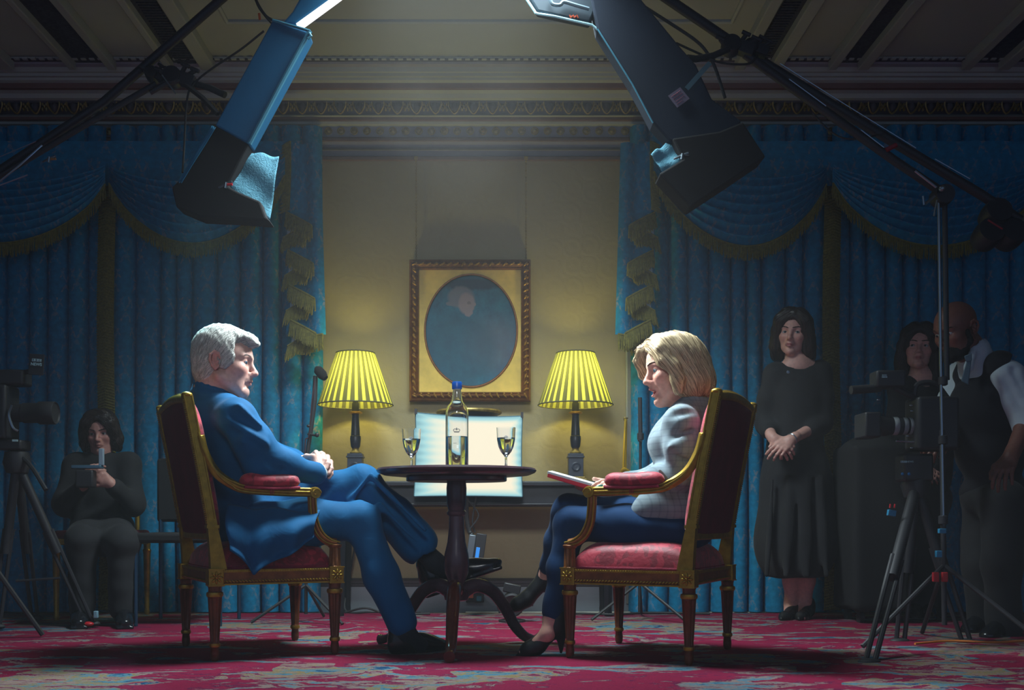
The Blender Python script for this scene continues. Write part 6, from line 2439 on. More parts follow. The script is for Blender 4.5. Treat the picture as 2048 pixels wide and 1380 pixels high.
hand(F, wL, Vector((-0.6, -0.25, 0.5)), Vector((0.4, -0.9, 0)), -1, 0.6, 0.9)
for s in (-1, 1):
    F.chain([P3(204 + s * 26, 1070), P3(204 + s * 40, 1085, -0.42), P3(204 + s * 40, 1215, -0.40)], [0.08, 0.055, 0.04], 0.04)
body_mesh(F, H6, 'body', M_SKIN_W, opr, oo_, C(196, 144, 132), C(156, 92, 92), C(186, 116, 108), [zone(H6.o, r=0.15), zone(wR, wL, r=0.10)], 0.010, 0.0032)
H6.eyes(opr, oo_, C(40, 34, 30))
H6.brows(opr, oo_, M_DARKBROW, 0.0012, 50, lash=M_LASH)
bob_hair(H6, opr, oo_, 0.035, M_DARKHAIR, 1800, 0.0, 0.25, 9, 1.04, 0.06)
F = Field()
F.ell(P3(204, 985), [0.165, 0.11, 0.17], ident, 0.06).ell(P3(204, 1055), [0.17, 0.13, 0.11], ident, 0.06)
F.cap(nek - Vector((0.04, 0, 0.06)), sR, 0.058, 0.062, 0.05).cap(nek - Vector((-0.04, 0, 0.06)), sL, 0.058, 0.062, 0.05)
F.cap(nek - Vector((0, 0, 0.10)), nek - Vector((0, 0, 0.03)), 0.09, 0.058, 0.04)
F.chain([sR, eR, lerp(eR, wR, 0.88)], [0.062, 0.055, 0.042], 0.04).chain([sL, eL, lerp(eL, wL, 0.88)], [0.062, 0.055, 0.042], 0.04)
garment(F, 'jacket', M_BLACKDRESS, opr, oo_, 0.008, wob(61, 22, 0.004))
F = Field()
for s in (-1, 1):
    F.chain([P3(204 + s * 22, 1072), P3(204 + s * 40, 1082, -0.42)], [0.11, 0.085], 0.06)
    F.chain([P3(204 + s * 40, 1086, -0.42), P3(204 + s * 40, 1218, -0.40)], [0.075, 0.065], 0.04)
garment(F, 'trousers', M_BLACKDRESS, opr, oo_, 0.009, wob(62, 18, 0.004))
for s in (-1, 1):
    shoe(W(204 + s * 43, 1252, 5.44), W(204 + s * 46, 1258, 5.20), (0, 0, 1), 'shoe', M_LEATHER, opr, oo_, 0.04, 0.007)


# ------------------------------------------------------------------ film lights on booms
M_TEALFAB = mat('teal_lit_fabric', C(0, 98, 142), 0.6, noise=(5, 0.1), bump=(300, 0.2, 0.002))  # teal light falling on the cloth is put into its colour
M_DIFFCLOTH = mat('diffusion_cloth', C(88, 150, 172), 0.8, noise=(30, 0.08))
_t = NT(M_DIFFCLOTH)
_t.bump(_t.noise(_t.coord(), 45, 3, dist=2.5), 0.6, 0.01)


def poly_prism(b, pts, d0, d1):
    """outline given in pixels at depth d0, extruded straight back to depth d1"""
    P = [W(x, y, d0) for x, y in pts]
    b.prism([(p.x, p.z) for p in P], d0, d1)
    return b


def sheet(fn_pts, d, bulge, seed):
    """quad cloth from four pixel corners, gently rippled"""
    c = [W(x, y, dd) for (x, y), dd in zip(fn_pts, d)]
    r = random.Random(seed)
    ph = [r.uniform(0, 6) for _ in range(4)]
    b = MB()

    def f(u, v):
        p = c[0].lerp(c[1], u).lerp(c[3].lerp(c[2], u), v)
        return p + Vector((0, bulge * (math.sin(u * 7 + ph[0] + v * 3) + math.sin(v * 9 + ph[1] - u * 2)) * 0.5, 0.004 * math.sin(u * 11 + ph[2])))
    b.grid(f, 20, 20)
    return b


def spring_clip(name, at, label, m=M_RED_PLASTIC):
    t = thing(name, label, 'clamp', at)
    o = tuple(at)
    a = Vector(at)
    MB().tube([a + Vector((-0.03, 0, -0.004)), a + Vector((0.0, -0.01, 0.006)), a + Vector((0.028, -0.012, 0.016))], [0.004, 0.006, 0.005], 8).build('jaw', M_STEEL, t, o)
    MB().tube([a + Vector((0.0, -0.012, 0.004)), a + Vector((0.03, -0.014, 0.004))], [0.006, 0.005], 8).build('grip', m, t, o)
    MB().tube([a + Vector((0.0, -0.016, -0.012)), a + Vector((0.004, -0.016, 0.012))], 0.006, 10).build('spring', M_STEEL, t, o)
    return t


# left soft light
sl = thing('soft_light', 'blue-lit box-shaped soft light with black skirt hanging over the left curtain', 'film light', W(470, 240, 4.5))
osl = tuple(sl.location)
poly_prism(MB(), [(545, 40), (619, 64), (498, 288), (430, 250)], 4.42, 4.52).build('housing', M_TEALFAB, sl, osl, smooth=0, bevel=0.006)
b = MB()
b.tube([W(620, 62, 4.41), W(560, 172, 4.41), W(499, 288, 4.41)], 0.010, 8)
b.tube([W(545, 40, 4.415), W(620, 62, 4.41)], 0.006, 8)
b.tube([W(618, 66, 4.40), W(622, 72, 4.40), W(616, 78, 4.40)], 0.006, 6)
b.build('piping', mat('teal_piping', C(70, 140, 165), 0.6), sl, osl)
b = MB()
poly_prism(b, [(429, 250), (498, 288), (455, 372), (475, 383), (520, 402), (531, 432), (540, 442), (470, 437), (400, 434), (352, 414), (343, 374), (372, 345)], 4.43, 4.54)
b.build('skirt', M_DUVET, sl, osl, smooth=0, bevel=0.008)
b = sheet([(491, 303), (557, 312), (541, 443), (452, 370)], [4.50, 4.52, 4.50, 4.48], 0.012, 3)
b.build('diffusion_cloth', M_DIFFCLOTH, sl, osl, solid=0.003)
b = sheet([(424, 252), (431, 256), (364, 364), (357, 364)], [4.42, 4.41, 4.41, 4.42], 0.002, 4)
b.build('side_flap', mat('teal_side_flap', C(20, 120, 160), 0.6), sl, osl, solid=0.003)
spring_clip('spring_clamp', W(452, 373, 4.40), 'small steel and red clamp on the black skirt of the left soft light')

# right soft light
sr = thing('soft_light', 'dark box-shaped soft light with black skirt hanging over the right curtain', 'film light', W(1380, 220, 4.5))
osr = tuple(sr.location)
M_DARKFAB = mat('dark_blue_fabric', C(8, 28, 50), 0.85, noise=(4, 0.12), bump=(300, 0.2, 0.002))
b = MB()
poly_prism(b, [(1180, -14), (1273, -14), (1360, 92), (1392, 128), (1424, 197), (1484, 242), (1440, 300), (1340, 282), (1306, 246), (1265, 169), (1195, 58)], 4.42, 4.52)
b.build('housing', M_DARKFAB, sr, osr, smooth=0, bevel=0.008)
b = MB()
poly_prism(b, [(1345, 276), (1440, 262), (1486, 243), (1532, 313), (1460, 362), (1381, 414), (1318, 347), (1366, 318)], 4.40, 4.53)
b.build('skirt', M_DUVET, sr, osr, smooth=0, bevel=0.008)
b = sheet([(1301, 308), (1338, 284), (1374, 315), (1328, 346)], [4.47, 4.47, 4.44, 4.46], 0.010, 5)
b.build('diffusion_cloth', M_DIFFCLOTH, sr, osr, solid=0.003)
b = MB()
b.tube([W(1195, 58, 4.415), W(1265, 169, 4.415), W(1306, 246, 4.415)], 0.0035, 6)
b.build('piping', bpy.data.materials['teal_piping'], sr, osr)
q4 = [W(1336, 192, 4.412), W(1360, 175, 4.412), W(1379, 198, 4.412), W(1354, 216, 4.412)]
b = MB()
b.hexa([q4[3], q4[2], q4[1], q4[0]] + [p - Vector((0, 0.004, 0)) for p in (q4[3], q4[2], q4[1], q4[0])])
lbm = b.build('paper_label', mat('lilac_label', C(118, 108, 128), 0.8), sr, osr, smooth=0)
b = MB()
rr2 = random.Random(8)
for j, v in enumerate((0.2, 0.4, 0.62, 0.8)):
    for k in range(6 - (j == 3) * 2):
        u0 = 0.14 + k * 0.125
        p = q4[0].lerp(q4[1], u0).lerp(q4[3].lerp(q4[2], u0), v)
        e = q4[0].lerp(q4[1], u0 + 0.08 * rr2.uniform(0.6, 1.2)).lerp(q4[3].lerp(q4[2], u0 + 0.08), v)
        b.tube([p - Vector((0, 0.0045, 0)), e - Vector((0, 0.0045, 0))], 0.0022 if j < 1 else 0.0013, 4)
b.build('small_print', mat('red_print', C(130, 60, 80), 0.8), lbm, osr)
spring_clip('spring_clamp', W(1362, 316, 4.38), 'small dark clamp on the pale cloth of the right soft light', M_BLACKMETAL)

# further light heads cut by the top of the frame
lh = thing('film_lamp', 'glowing light head at the top edge above the left soft light', 'film light', W(630, -20, 4.5))
olh = tuple(lh.location)
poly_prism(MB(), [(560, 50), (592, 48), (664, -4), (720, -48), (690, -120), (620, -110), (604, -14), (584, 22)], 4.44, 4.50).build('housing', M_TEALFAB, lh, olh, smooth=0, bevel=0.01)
b = MB()
poly_prism(b, [(592, 47), (597, 56), (672, 1), (740, -50), (732, -56), (664, -5)], 4.43, 4.46)
b.build('lit_face', emit('white_diffuser', (0.95, 0.98, 1.0, 1), 1.4), lh, olh, smooth=0)
lh2 = thing('film_lamp', 'dark hooded light head at the top edge left of the right soft light', 'film light', W(1120, -20, 4.5))
ol2 = tuple(lh2.location)
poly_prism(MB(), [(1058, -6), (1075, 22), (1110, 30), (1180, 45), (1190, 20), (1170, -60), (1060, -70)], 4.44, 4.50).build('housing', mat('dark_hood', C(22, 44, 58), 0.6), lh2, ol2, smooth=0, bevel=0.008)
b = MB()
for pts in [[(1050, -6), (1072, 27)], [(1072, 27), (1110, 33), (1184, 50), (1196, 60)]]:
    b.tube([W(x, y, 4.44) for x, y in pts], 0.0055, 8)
b.build('lit_edge', mat('edge_light_paint', C(170, 215, 225), 0.6), lh2, ol2)  # pale tube stands in for the light along the hood's lower edge
b = MB()
b.tube(catmull([W(x, y, 4.42) for x, y in [(1098, -6), (1105, 8), (1120, 10), (1128, 4), (1150, 10), (1178, 18)]], 5), 0.008, 8)
b.build('strap', mat('grey_strap', C(90, 110, 122), 0.7), lh2, ol2)
b = MB()
for k in range(5):
    p, e = W(1139 + k * 3.6, 30 + k % 2 * 4, 4.436), W(1142 + k * 3.6, 36 - k % 2 * 4, 4.436)
    b.tube([p, e], 0.003, 5)
b.build('orange_marking', mat('orange_ink', C(214, 84, 40), 0.6), lh2, ol2)


# booms, stands, clamps
def clampset(parent, org, c, s=1.0, seed=1):
    """grip head: two discs with T-handles and knuckles"""
    b = MB()
    r = random.Random(seed)
    c = Vector(c)
    b.lathe([(0.0, -0.03), (0.038 * s, -0.03), (0.042 * s, -0.012), (0.042 * s, 0.012), (0.038 * s, 0.03), (0, 0.03)], c, 20, Matrix.Rotation(R(80), 3, 'X'))
    b.box(c + Vector((0.05 * s, 0, -0.01)), (0.09 * s, 0.05, 0.05 * s), Matrix.Rotation(R(20), 3, 'Y'))
    for dx, dz in ((0.06, 0.04), (-0.05, 0.02), (0.10, 0.02)):
        e = c + Vector((dx * s, -0.02, dz * s))
        b.tube([c + Vector((dx * s * 0.5, 0, 0)), e], 0.010 * s, 8)
        b.tube([e + Vector((-0.018 * s, 0, 0.012)), e + Vector((0.018 * s, 0, -0.004))], 0.009 * s, 8)
    return b.build('grip_head', M_BLACKMETAL, parent, org, bevel=0.002)


bl_ = thing('boom_arm', 'black boom arm reaching in from the left to carry the left soft light', 'boom', W(330, 160, 4.55))
ob = tuple(bl_.location)
MB().tube([W(475, -30, 4.55), W(209, 203, 4.56), W(-40, 368, 4.58), W(-190, 468, 4.6)], 0.019, 14).build('boom_tube', M_BLACKMETAL, bl_, ob)
MB().tube([W(312, 168, 4.52), W(150, 262, 4.54), W(-40, 376, 4.56), W(-190, 470, 4.58)], 0.013, 12).build('extension_tube', M_BLACKMETAL, bl_, ob)
b = MB()
b.tube([W(84, 290, 4.50), W(40, 330, 4.50), W(-40, 395, 4.51)], 0.004, 6)
b.tube([W(55, 350, 4.50), W(-20, 378, 4.50)], 0.003, 6)
b.tube([W(72, 283, 4.49), W(-20, 322, 4.49)], 0.002, 6)
b.build('tube_highlight', M_STEEL, bl_, ob)  # thin bright rods modelled as the highlights along the left boom tubes
clampset(bl_, ob, W(345, 155, 4.52), 1.0, 1)
clampset(bl_, ob, W(305, 150, 4.54), 0.7, 2)
b = MB()
b.tube([W(370, 162, 4.52), W(420, 176, 4.50), W(450, 190, 4.48)], 0.014, 10)
b.tube([W(372, 170, 4.50), W(405, 196, 4.47), W(436, 228, 4.44)], 0.011, 4)
b.tube([W(300, 185, 4.5), W(330, 168, 4.5), W(360, 160, 4.5)], 0.012, 8)
b.build('bracket', M_BLACKMETAL, bl_, ob)
b = MB()
b.tube([W(384, 178, 4.49), W(432, 224, 4.44)], 0.0045, 6)  # light along the bracket arm, modelled as a thin steel strip
b.tube([W(324, 150, 4.47), W(352, 188, 4.47)], 0.003, 6)
b.build('lit_strip_pin', M_STEEL, bl_, ob)
spring_clip('spring_clamp', W(100, 322, 4.48), 'small brass-toned clamp below the left boom arm', mat('brass_grip', C(150, 110, 70), 0.5))
stl = thing('light_stand', 'black light stand rising at the far left to hold the left boom', 'stand', (wx(-170, 4.6), 4.6, 0.0))
g = tuple(stl.location)
MB().tube([(g[0], 4.62, 0.25), (g[0], 4.62, 1.79)], 0.018, 12).build('pole', M_BLACKMETAL, stl, g)
for a in (30, 150, 270):
    MB().tube([(g[0], 4.62, 0.8), (g[0] + 0.5 * math.cos(R(a)), 4.62 + 0.5 * math.sin(R(a)), 0.02)], 0.012, 8).build('leg', M_BLACKMETAL, stl, g)
MB().lathe([(0, -0.05), (0.045, -0.05), (0.045, 0.05), (0, 0.05)], (g[0], 4.60, 1.80), 16, Matrix.Rotation(R(90), 3, 'X')).build('grip_head', M_BLACKMETAL, stl, g)

br = thing('boom_arm', 'black twin-tube boom arm reaching in from the right to carry the right soft light', 'boom', W(1480, 100, 4.6))
ob = tuple(br.location)
MB().tube([W(1300, -26, 4.55), W(1480, 96, 4.6), W(1700, 232, 4.63), W(1960, 388, 4.66), W(2040, 440, 4.67)], 0.021, 14).build('boom_tube', M_BLACKMETAL, br, ob)
MB().tube([W(1490, 108, 4.56), W(1640, 215, 4.57), W(1790, 322, 4.575), W(1880, 382, 4.58)], 0.019, 12).build('extension_tube', M_BLACKMETAL, br, ob)
b = MB()
b.tube([W(1560, 127, 4.585), W(1700, 215, 4.605), W(1832, 296, 4.62)], 0.0022, 5)
b.tube([W(1870, 318, 4.625), W(1940, 358, 4.635)], 0.0025, 5)
b.tube([W(1578, 158, 4.545), W(1652, 212, 4.55)], 0.0025, 5)
b.tube([W(1722, 260, 4.55), W(1768, 295, 4.55)], 0.0025, 5)
b.tube([W(1830, 342, 4.555), W(1874, 376, 4.555)], 0.005, 6)
b.build('tube_highlight', M_STEEL, br, ob)  # highlights on the right boom tubes, built as bright rods before them
clampset(br, ob, W(1462, 92, 4.55), 1.0, 3)
clampset(br, ob, W(1500, 96, 4.56), 0.8, 4)
b = MB()
b.tube([W(1462, 96, 4.53), W(1425, 112, 4.50), W(1392, 118, 4.47), W(1375, 116, 4.45)], 0.014, 10)
b.build('bracket', M_BLACKMETAL, br, ob)
b = MB()
A, B = W(1420, 126, 4.42), W(1373, 178, 4.40)
n_ = Vector((-(B - A).z, 0, (B - A).x)).normalized() * 0.010
b.hexa([A - n_, B - n_, B + n_, A + n_] + [p - Vector((0, 0.004, 0)) for p in (A - n_, B - n_, B + n_, A + n_)])
b.build('flat_bar', mat('pale_steel_bar', C(120, 160, 175), 0.35, metal=0.7), br, ob, smooth=0)
b = MB()
for x, y in ((1990, 430), (2020, 470), (1975, 470)):
    b.lathe([(0, -0.05), (0.055, -0.05), (0.06, -0.02), (0.06, 0.02), (0.055, 0.05), (0, 0.05)], W(x, y, 4.68), 18, Matrix.Rotation(R(75), 3, 'X'))
b.build('counterweight', M_BLACKMETAL, br, ob)
b = MB()
b.tube([W(1772, 300, 4.553), W(1780, 296, 4.553), W(1792, 290, 4.56)], 0.010, 6)
b.build('red_tape', mat('red_tape', C(150, 24, 44), 0.6), br, ob)
b = MB()
b.tube([W(1976, 440, 4.60), W(2005, 458, 4.60)], 0.004, 6)
b.build('red_tie', bpy.data.materials['red_tape'], br, ob)

st = thing('light_stand', 'tall slim steel light stand in front of the man in the waistcoat', 'stand', W(1886, 1250, 4.56))
st.location.z = 0.01
g = tuple(st.location)
MB().tube([W(1889, 1250, 4.56), W(1884, 860, 4.56)], 0.011, 12).build('lower_pole', M_BLACKMETAL, st, g)
MB().tube([W(1887, 1050, 4.545), W(1882, 760, 4.545), W(1877, 400, 4.545)], 0.0065, 12).build('upper_pole', M_STEEL, st, g)
MB().tube([W(1894, 760, 4.57), W(1889, 385, 4.57)], 0.011, 12).build('upper_pole', M_BLACKMETAL, st, g)
b = MB()
for y in (1040, 880, 762):
    b.lathe([(0.012, -0.02), (0.019, -0.016), (0.019, 0.016), (0.012, 0.02)], W(1886, y, 4.55), 14)
b.build('collar', M_BLACKMETAL, st, g)
b = MB()
b.ell(W(1884, 377, 4.50), (0.014, 0.014, 0.014))
b.tube([W(1850, 408, 4.50), W(1870, 392, 4.50)], 0.006, 8)
b.tube([W(1868, 432, 4.50), W(1874, 400, 4.50)], 0.004, 8)
b.tube([W(1848, 410, 4.50), W(1846, 392, 4.50)], 0.005, 8)
b.build('steel_knob', M_STEEL, st, g)
MB().lathe([(0, -0.04), (0.04, -0.04), (0.045, 0), (0.04, 0.04), (0, 0.04)], W(1884, 392, 4.56), 16, Matrix.Rotation(R(90), 3, 'X')).build('grip_head', M_BLACKMETAL, st, g)
for a in (200, 320, 80):
    c0 = W(1888, 1130, 4.56)
    MB().tube([c0, (c0.x + 0.42 * math.cos(R(a)), c0.y + 0.42 * math.sin(R(a)), 0.02)], 0.010, 8).build('leg', M_BLACKMETAL, st, g)
MB().box(W(1884, 1062, 4.52), (0.03, 0.02, 0.02)).build('blue_clip', mat('blue_clip', C(40, 130, 170), 0.4), st, g, bevel=0.002)
MB().box(W(1877, 1108, 4.52), (0.024, 0.02, 0.028)).build('blue_clip', bpy.data.materials['blue_clip'], st, g, bevel=0.002)
for dx in (-9, 9):
    MB().box(W(1880 + dx, 1154, 4.50), (0.024, 0.02, 0.04)).build('red_clip', M_RED_PLASTIC, st, g, bevel=0.003)


# ------------------------------------------------------------------ cameras
def tripod(t, g, top, feet, spread_z=None, rad=0.020):
    for f in feet:
        mid = Vector(top).lerp(Vector(f), 0.55)
        lg = MB().tube([top, mid], rad, 10).build('leg', M_BLACKMETAL, t, g)
        d = (Vector(f) - Vector(top)).normalized()
        sd = d.cross(Vector((0, 1, 0))).normalized() * rad * 0.9
        b = MB().tube([mid - d * 0.12 + sd, Vector(f) + sd * 0.8], rad * 0.45, 8).tube([mid - d * 0.12 - sd, Vector(f) - sd * 0.8], rad * 0.45, 8)
        b.build('lower_tube', M_BLACKMETAL, lg, g)
        MB().ell(Vector(f) + Vector((0, 0, 0.012)), (0.045, 0.03, 0.016)).build('foot', M_RUBBER, lg, g)
    MB().lathe([(0.0, -0.06), (0.05, -0.05), (0.065, 0.0), (0.055, 0.05), (0.0, 0.06)], top, 20).build('bowl', M_BLACKMETAL, t, g)


def tcam(t, g, d, body, lens, mono, rings=False):
    """broadcast camera: body box, lens barrel along x, viewfinder"""
    x0, y0, x1, y1 = body
    MB().box(W((x0 + x1) / 2, (y0 + y1) / 2, d), (abs(x1 - x0) * d / FPX, 0.16, abs(y1 - y0) * d / FPX)).build('camera_body', M_BLACKMETAL, t, g, bevel=0.015, seg=3)
    lx0, lx1, ly, lr = lens
    a, bb = W(lx0, ly, d), W(lx1, ly, d)
    rm = rot_to(bb - a)
    L = (bb - a).length
    r = lr * d / FPX
    MB().lathe([(0, 0), (r * 0.8, 0), (r * 0.8, L * 0.3), (r * 0.88, L * 0.32), (r * 0.88, L * 0.62), (r, L * 0.66), (r, L * 0.97), (r * 0.94, L), (r * 0.85, L * 0.97), (0, L * 0.95)], a, 32, rm).build('lens', M_RUBBER, t, g)
    if rings:
        for k, f in enumerate((0.06, 0.22, 0.42)):
            rr = r * (0.86 if f < 0.32 else 0.92)
            MB().lathe([(rr * 0.97, L * f), (rr, L * f + 0.002), (rr, L * (f + 0.10)), (rr * 0.97, L * (f + 0.10) + 0.002)], a, 32, rm).build('lens_ring', mat('grey_lens_ring', C(150, 155, 155), 0.5), t, g)
    else:
        MB().lathe([(r * 0.84, L * 0.02), (r * 0.86, L * 0.04), (r * 0.84, L * 0.06)], a, 32, rm).build('lens_ring', M_STEEL, t, g)


def bbc_sign(t, g, c, w, tilt=0.0):
    """the two-line broadcaster mark as on the camera: three lettered blocks over a word"""
    M = Matrix.Rotation(R(tilt), 3, 'Y')
    x, y = M @ Vector((1, 0, 0)), M @ Vector((0, 0, 1))
    ink = M_SIGNINK
    b = MB()
    bw = w * 0.27
    for k in (-1, 0, 1):
        b.box(Vector(c) + x * (k * bw * 1.08) + y * w * 0.17, (bw, 0.002, bw * 0.92), M)
    b.build('sign_blocks', ink, t, g, smooth=0)
    for k, ch in zip((-1, 0, 1), 'BBC'):
        o = Vector(c) + x * (k * bw * 1.08) + y * w * 0.17 - Vector((0, 0.0016, 0)) - Vector(g)
        text_mb(ch, bw * 0.95, frame_m(o, x, y), 0.0004, 'sign_letter', M_RUBBER, t)
    o = Vector(c) - y * w * 0.22 - Vector((0, 0.001, 0)) - Vector(g)
    text_mb('NEWS', w * 0.37, frame_m(o, x, y), 0.0004, 'sign_word', ink, t, bold=0.0006)


M_SIGNINK = mat('sign_ink', C(190, 225, 228), 0.5)
d = 5.2
tc = thing('television_camera', 'black television camera on a tripod at the left edge, with a square sign', 'camera', W(20, 900, d))
g = tuple(tc.location)
tcam(tc, g, d, (-95, 772, 26, 880), (18, 112, 826, 23), 0)
MB().box(W(15, 757, d), (0.20, 0.11, 0.075)).build('viewfinder', M_BLACKMETAL, tc, g, bevel=0.012)
MB().tube([W(20, 765, d), W(10, 790, d)], 0.02, 8).build('viewfinder_arm', M_BLACKMETAL, tc, g)
MB().box(W(73, 729, d - 0.06), (0.072, 0.006, 0.10), Matrix.Rotation(R(4), 3, 'Y')).build('sign_flap', M_BLACKMETAL, tc, g, smooth=0, bevel=0.002)
bbc_sign(tc, g, W(73, 724, d - 0.066), 0.052, 4)
MB().tube([W(45, 745, d - 0.03), W(66, 742, d - 0.05)], 0.012, 8).build('flap_arm', M_BLACKMETAL, tc, g)
MB().box(W(28, 891, d), (0.12, 0.12, 0.05)).build('pan_head', M_BLACKMETAL, tc, g, bevel=0.01)
b = MB().box(W(30, 881, d - 0.063), (0.026, 0.004, 0.010))
b.build('maker_plate', M_SIGNINK, tc, g, smooth=0)
MB().tube(catmull([W(24, 810, d - 0.07), W(18, 830, d - 0.08), W(26, 855, d - 0.08), W(36, 862, d - 0.07)], 5), 0.006, 6).build('lens_support', M_STEEL, tc, g)
MB().tube(catmull([W(20, 895, d), W(60, 930, d - 0.05), W(92, 980, d - 0.1)], 4), 0.011, 8).build('pan_bar', M_BLACKMETAL, tc, g)
tripod(tc, g, W(34, 925, d), [W(182, 1252, 5.30), W(-8, 1258, 5.16), W(70, 1240, 5.6)], rad=0.022)
MB().tube([W(32, 1162, 5.22), W(120, 1156, 5.24)], 0.006, 6).build('spreader', M_BLACKMETAL, tc, g)
MB().box(W(192, 1229, 5.28), (0.02, 0.02, 0.035)).build('leg_lock', mat('pale_lock', C(130, 170, 185), 0.4), tc, g, bevel=0.003)
MB().ell(W(176, 1248, 5.24), (0.028, 0.02, 0.012)).build('red_foot', M_RED_PLASTIC, tc, g)

d = 4.72
rc = thing('television_camera', 'black television camera with pale lens rings on a tripod beside the man in the waistcoat', 'camera', W(1840, 900, d))
g = tuple(rc.location)
tcam(rc, g, d, (1822, 796, 1905, 902), (1832, 1742, 852, 20), 0, True)
MB().box(W(1735, 852, d), (0.07, 0.15, 0.11)).build('matte_box', M_BLACKMETAL, rc, g, bevel=0.008)
MB().box(W(1775, 760, d), (0.13, 0.10, 0.075)).build('viewfinder', M_BLACKMETAL, rc, g, bevel=0.010)
bbc_sign(rc, g, W(1769, 752, d - 0.053), 0.022, 0)
MB().tube([W(1702, 780, d - 0.02), W(1760, 776, d)], 0.019, 10).build('viewfinder_eyecup', M_RUBBER, rc, g)
MB().tube(catmull([W(1790, 775, d), W(1820, 790, d), W(1842, 800, d)], 4), 0.014, 8).build('viewfinder_arm', M_BLACKMETAL, rc, g)
MB().tube(catmull([W(1828, 800, d), W(1835, 770, d), W(1870, 768, d), W(1896, 798, d)], 5), 0.013, 8).build('top_handle', M_BLACKMETAL, rc, g)
b = MB()
b.tube([W(1792, 882, d - 0.06), W(1828, 884, d - 0.06)], 0.0045, 8)
b.tube([W(1860, 886, d - 0.06), W(1892, 890, d - 0.06)], 0.0045, 8)
b.build('support_rod', M_STEEL, rc, g)
b = MB()
for x, y in ((1816, 872), (1824, 822), (1822, 811), (1757, 800), (1824, 896)):
    b.ell(W(x, y, d - 0.085), (0.008, 0.004, 0.0035))
b.build('steel_knob', M_STEEL, rc, g)
MB().box(W(1828, 936, d), (0.13, 0.12, 0.12)).build('pan_head', M_BLACKMETAL, rc, g, bevel=0.012)
o = W(1812, 923, d - 0.063) - Vector(g)
b = MB()
for k in range(3):
    b.box(W(1803.5 + k * 4.2, 923.5, d - 0.0615), (0.0085, 0.002, 0.0085))
b.build('sign_blocks', M_SIGNINK, rc, g, smooth=0)
for k, ch in enumerate('BBC'):
    text_mb(ch, 0.0085, frame_m(W(1803.5 + k * 4.2, 923.5, d - 0.0632) - Vector(g), (1, 0, 0), (0, 0, 1)), 0.0003, 'sign_letter', M_RUBBER, rc)
text_mb('NEWS', 0.011, frame_m(W(1820, 923.5, d - 0.0625) - Vector(g), (1, 0, 0), (0, 0, 1)), 0.0004, 'sign_word', M_SIGNINK, rc)
for x in (1805, 1818):
    MB().ell(W(x, 948, d - 0.062), (0.007, 0.004, 0.007)).build('blue_button', mat('blue_button', C(20, 110, 170), 0.4), rc, g)
tripod(rc, g, W(1832, 972, d), [W(1738, 1331, 4.02), W(1800, 1288, 4.72), W(1935, 1290, 4.66)], rad=0.024)
MB().box(W(1783, 1026, 4.56), (0.034, 0.02, 0.026), Matrix.Rotation(R(8), 3, 'Y')).build('blue_clip', bpy.data.materials['blue_clip'], rc, g, bevel=0.002)
for x in (1780, 1789):
    MB().tube([W(x, 1016, 4.55), W(x + 1, 1008, 4.55)], 0.004, 6).build('red_pin', M_RED_PLASTIC, rc, g)

# small monitor rig in the hands of the seated operator
mr = thing('handheld_monitor', 'small rig with pale upright bar held by the shadowed seated person', 'monitor', W(190, 935, 5.45))
g = tuple(mr.location)
MB().box(W(203, 914, 5.46), (0.024, 0.02, 0.085)).build('upright_bar', mat('pale_bar', C(150, 170, 185), 0.5), mr, g, bevel=0.003)
MB().box(W(175, 934, 5.46), (0.15, 0.05, 0.018)).build('rail', mat('cyan_lit_steel', C(90, 130, 150), 0.35, metal=0.5), mr, g, bevel=0.004)  # cyan light on the rail is part of its base colour
MB().box(W(172, 958, 5.46), (0.09, 0.06, 0.09)).build('monitor_body', M_BLACKMETAL, mr, g, bevel=0.008)

# ------------------------------------------------------------------ microphone stands, chair, cases, cables
ms = thing('microphone_stand', 'black microphone on a slim stand beside the left table lamp', 'microphone', W(618, 1230, 5.55))
ms.location.z = 0.01
g = tuple(ms.location)
MB().tube([W(631, 752, 5.55), W(629, 800, 5.55)], [0.012, 0.014], 12).tube([W(629, 800, 5.55), W(622, 860, 5.55), W(614, 912, 5.55)], [0.014, 0.011, 0.010], 10).build('boom_tube', M_BLACKMETAL, ms, g)
MB().tube([W(612, 912, 5.55), W(612, 1228, 5.55)], 0.009, 10).build('pole', M_BLACKMETAL, ms, g)
b = MB()
p0, p1 = W(632, 735, 5.55), W(651, 757, 5.53)
b.tube([p0, p0.lerp(p1, 0.2), p0.lerp(p1, 0.7), p1], [0.010, 0.024, 0.026, 0.016], 16)
b.build('foam_windshield', mat('black_foam', C(18, 18, 18), 1.0, bump=(200, 0.6, 0.003)), ms, g)
b = MB()
b.tube([W(616, 868, 5.54), W(632, 871, 5.52)], 0.006, 8)
b.ell(W(634, 870, 5.52), (0.012, 0.010, 0.012))
b.ell(W(617, 852, 5.53), (0.010, 0.010, 0.008))
b.build('clutch', M_BLACKMETAL, ms, g)
MB().tube(catmull([W(630, 760, 5.54), W(624, 800, 5.53), W(618, 870, 5.53), W(611, 880, 5.53), W(610, 920, 5.53)], 5), 0.003, 6).build('cable', mat('maroon_cable', C(60, 24, 34), 0.6), ms, g)
for a in (200, 320, 80):
    MB().tube([W(612, 1170, 5.55), (wx(612, 5.55) + 0.28 * math.cos(R(a)), 5.55 + 0.28 * math.sin(R(a)), 0.02)], 0.008, 8).build('leg', M_BLACKMETAL, ms, g)
ms = thing('microphone_stand', 'thin black stand behind the blonde woman, in front of the curtain edge', 'microphone stand', W(1279, 1230, 5.7))
ms.location.z = 0.01
g = tuple(ms.location)
MB().tube([W(1280, 795, 5.7), W(1281, 870, 5.7)], 0.011, 10).tube([W(1281, 870, 5.7), W(1279, 1225, 5.7)], 0.008, 10).build('pole', M_BLACKMETAL, ms, g)
b = MB()
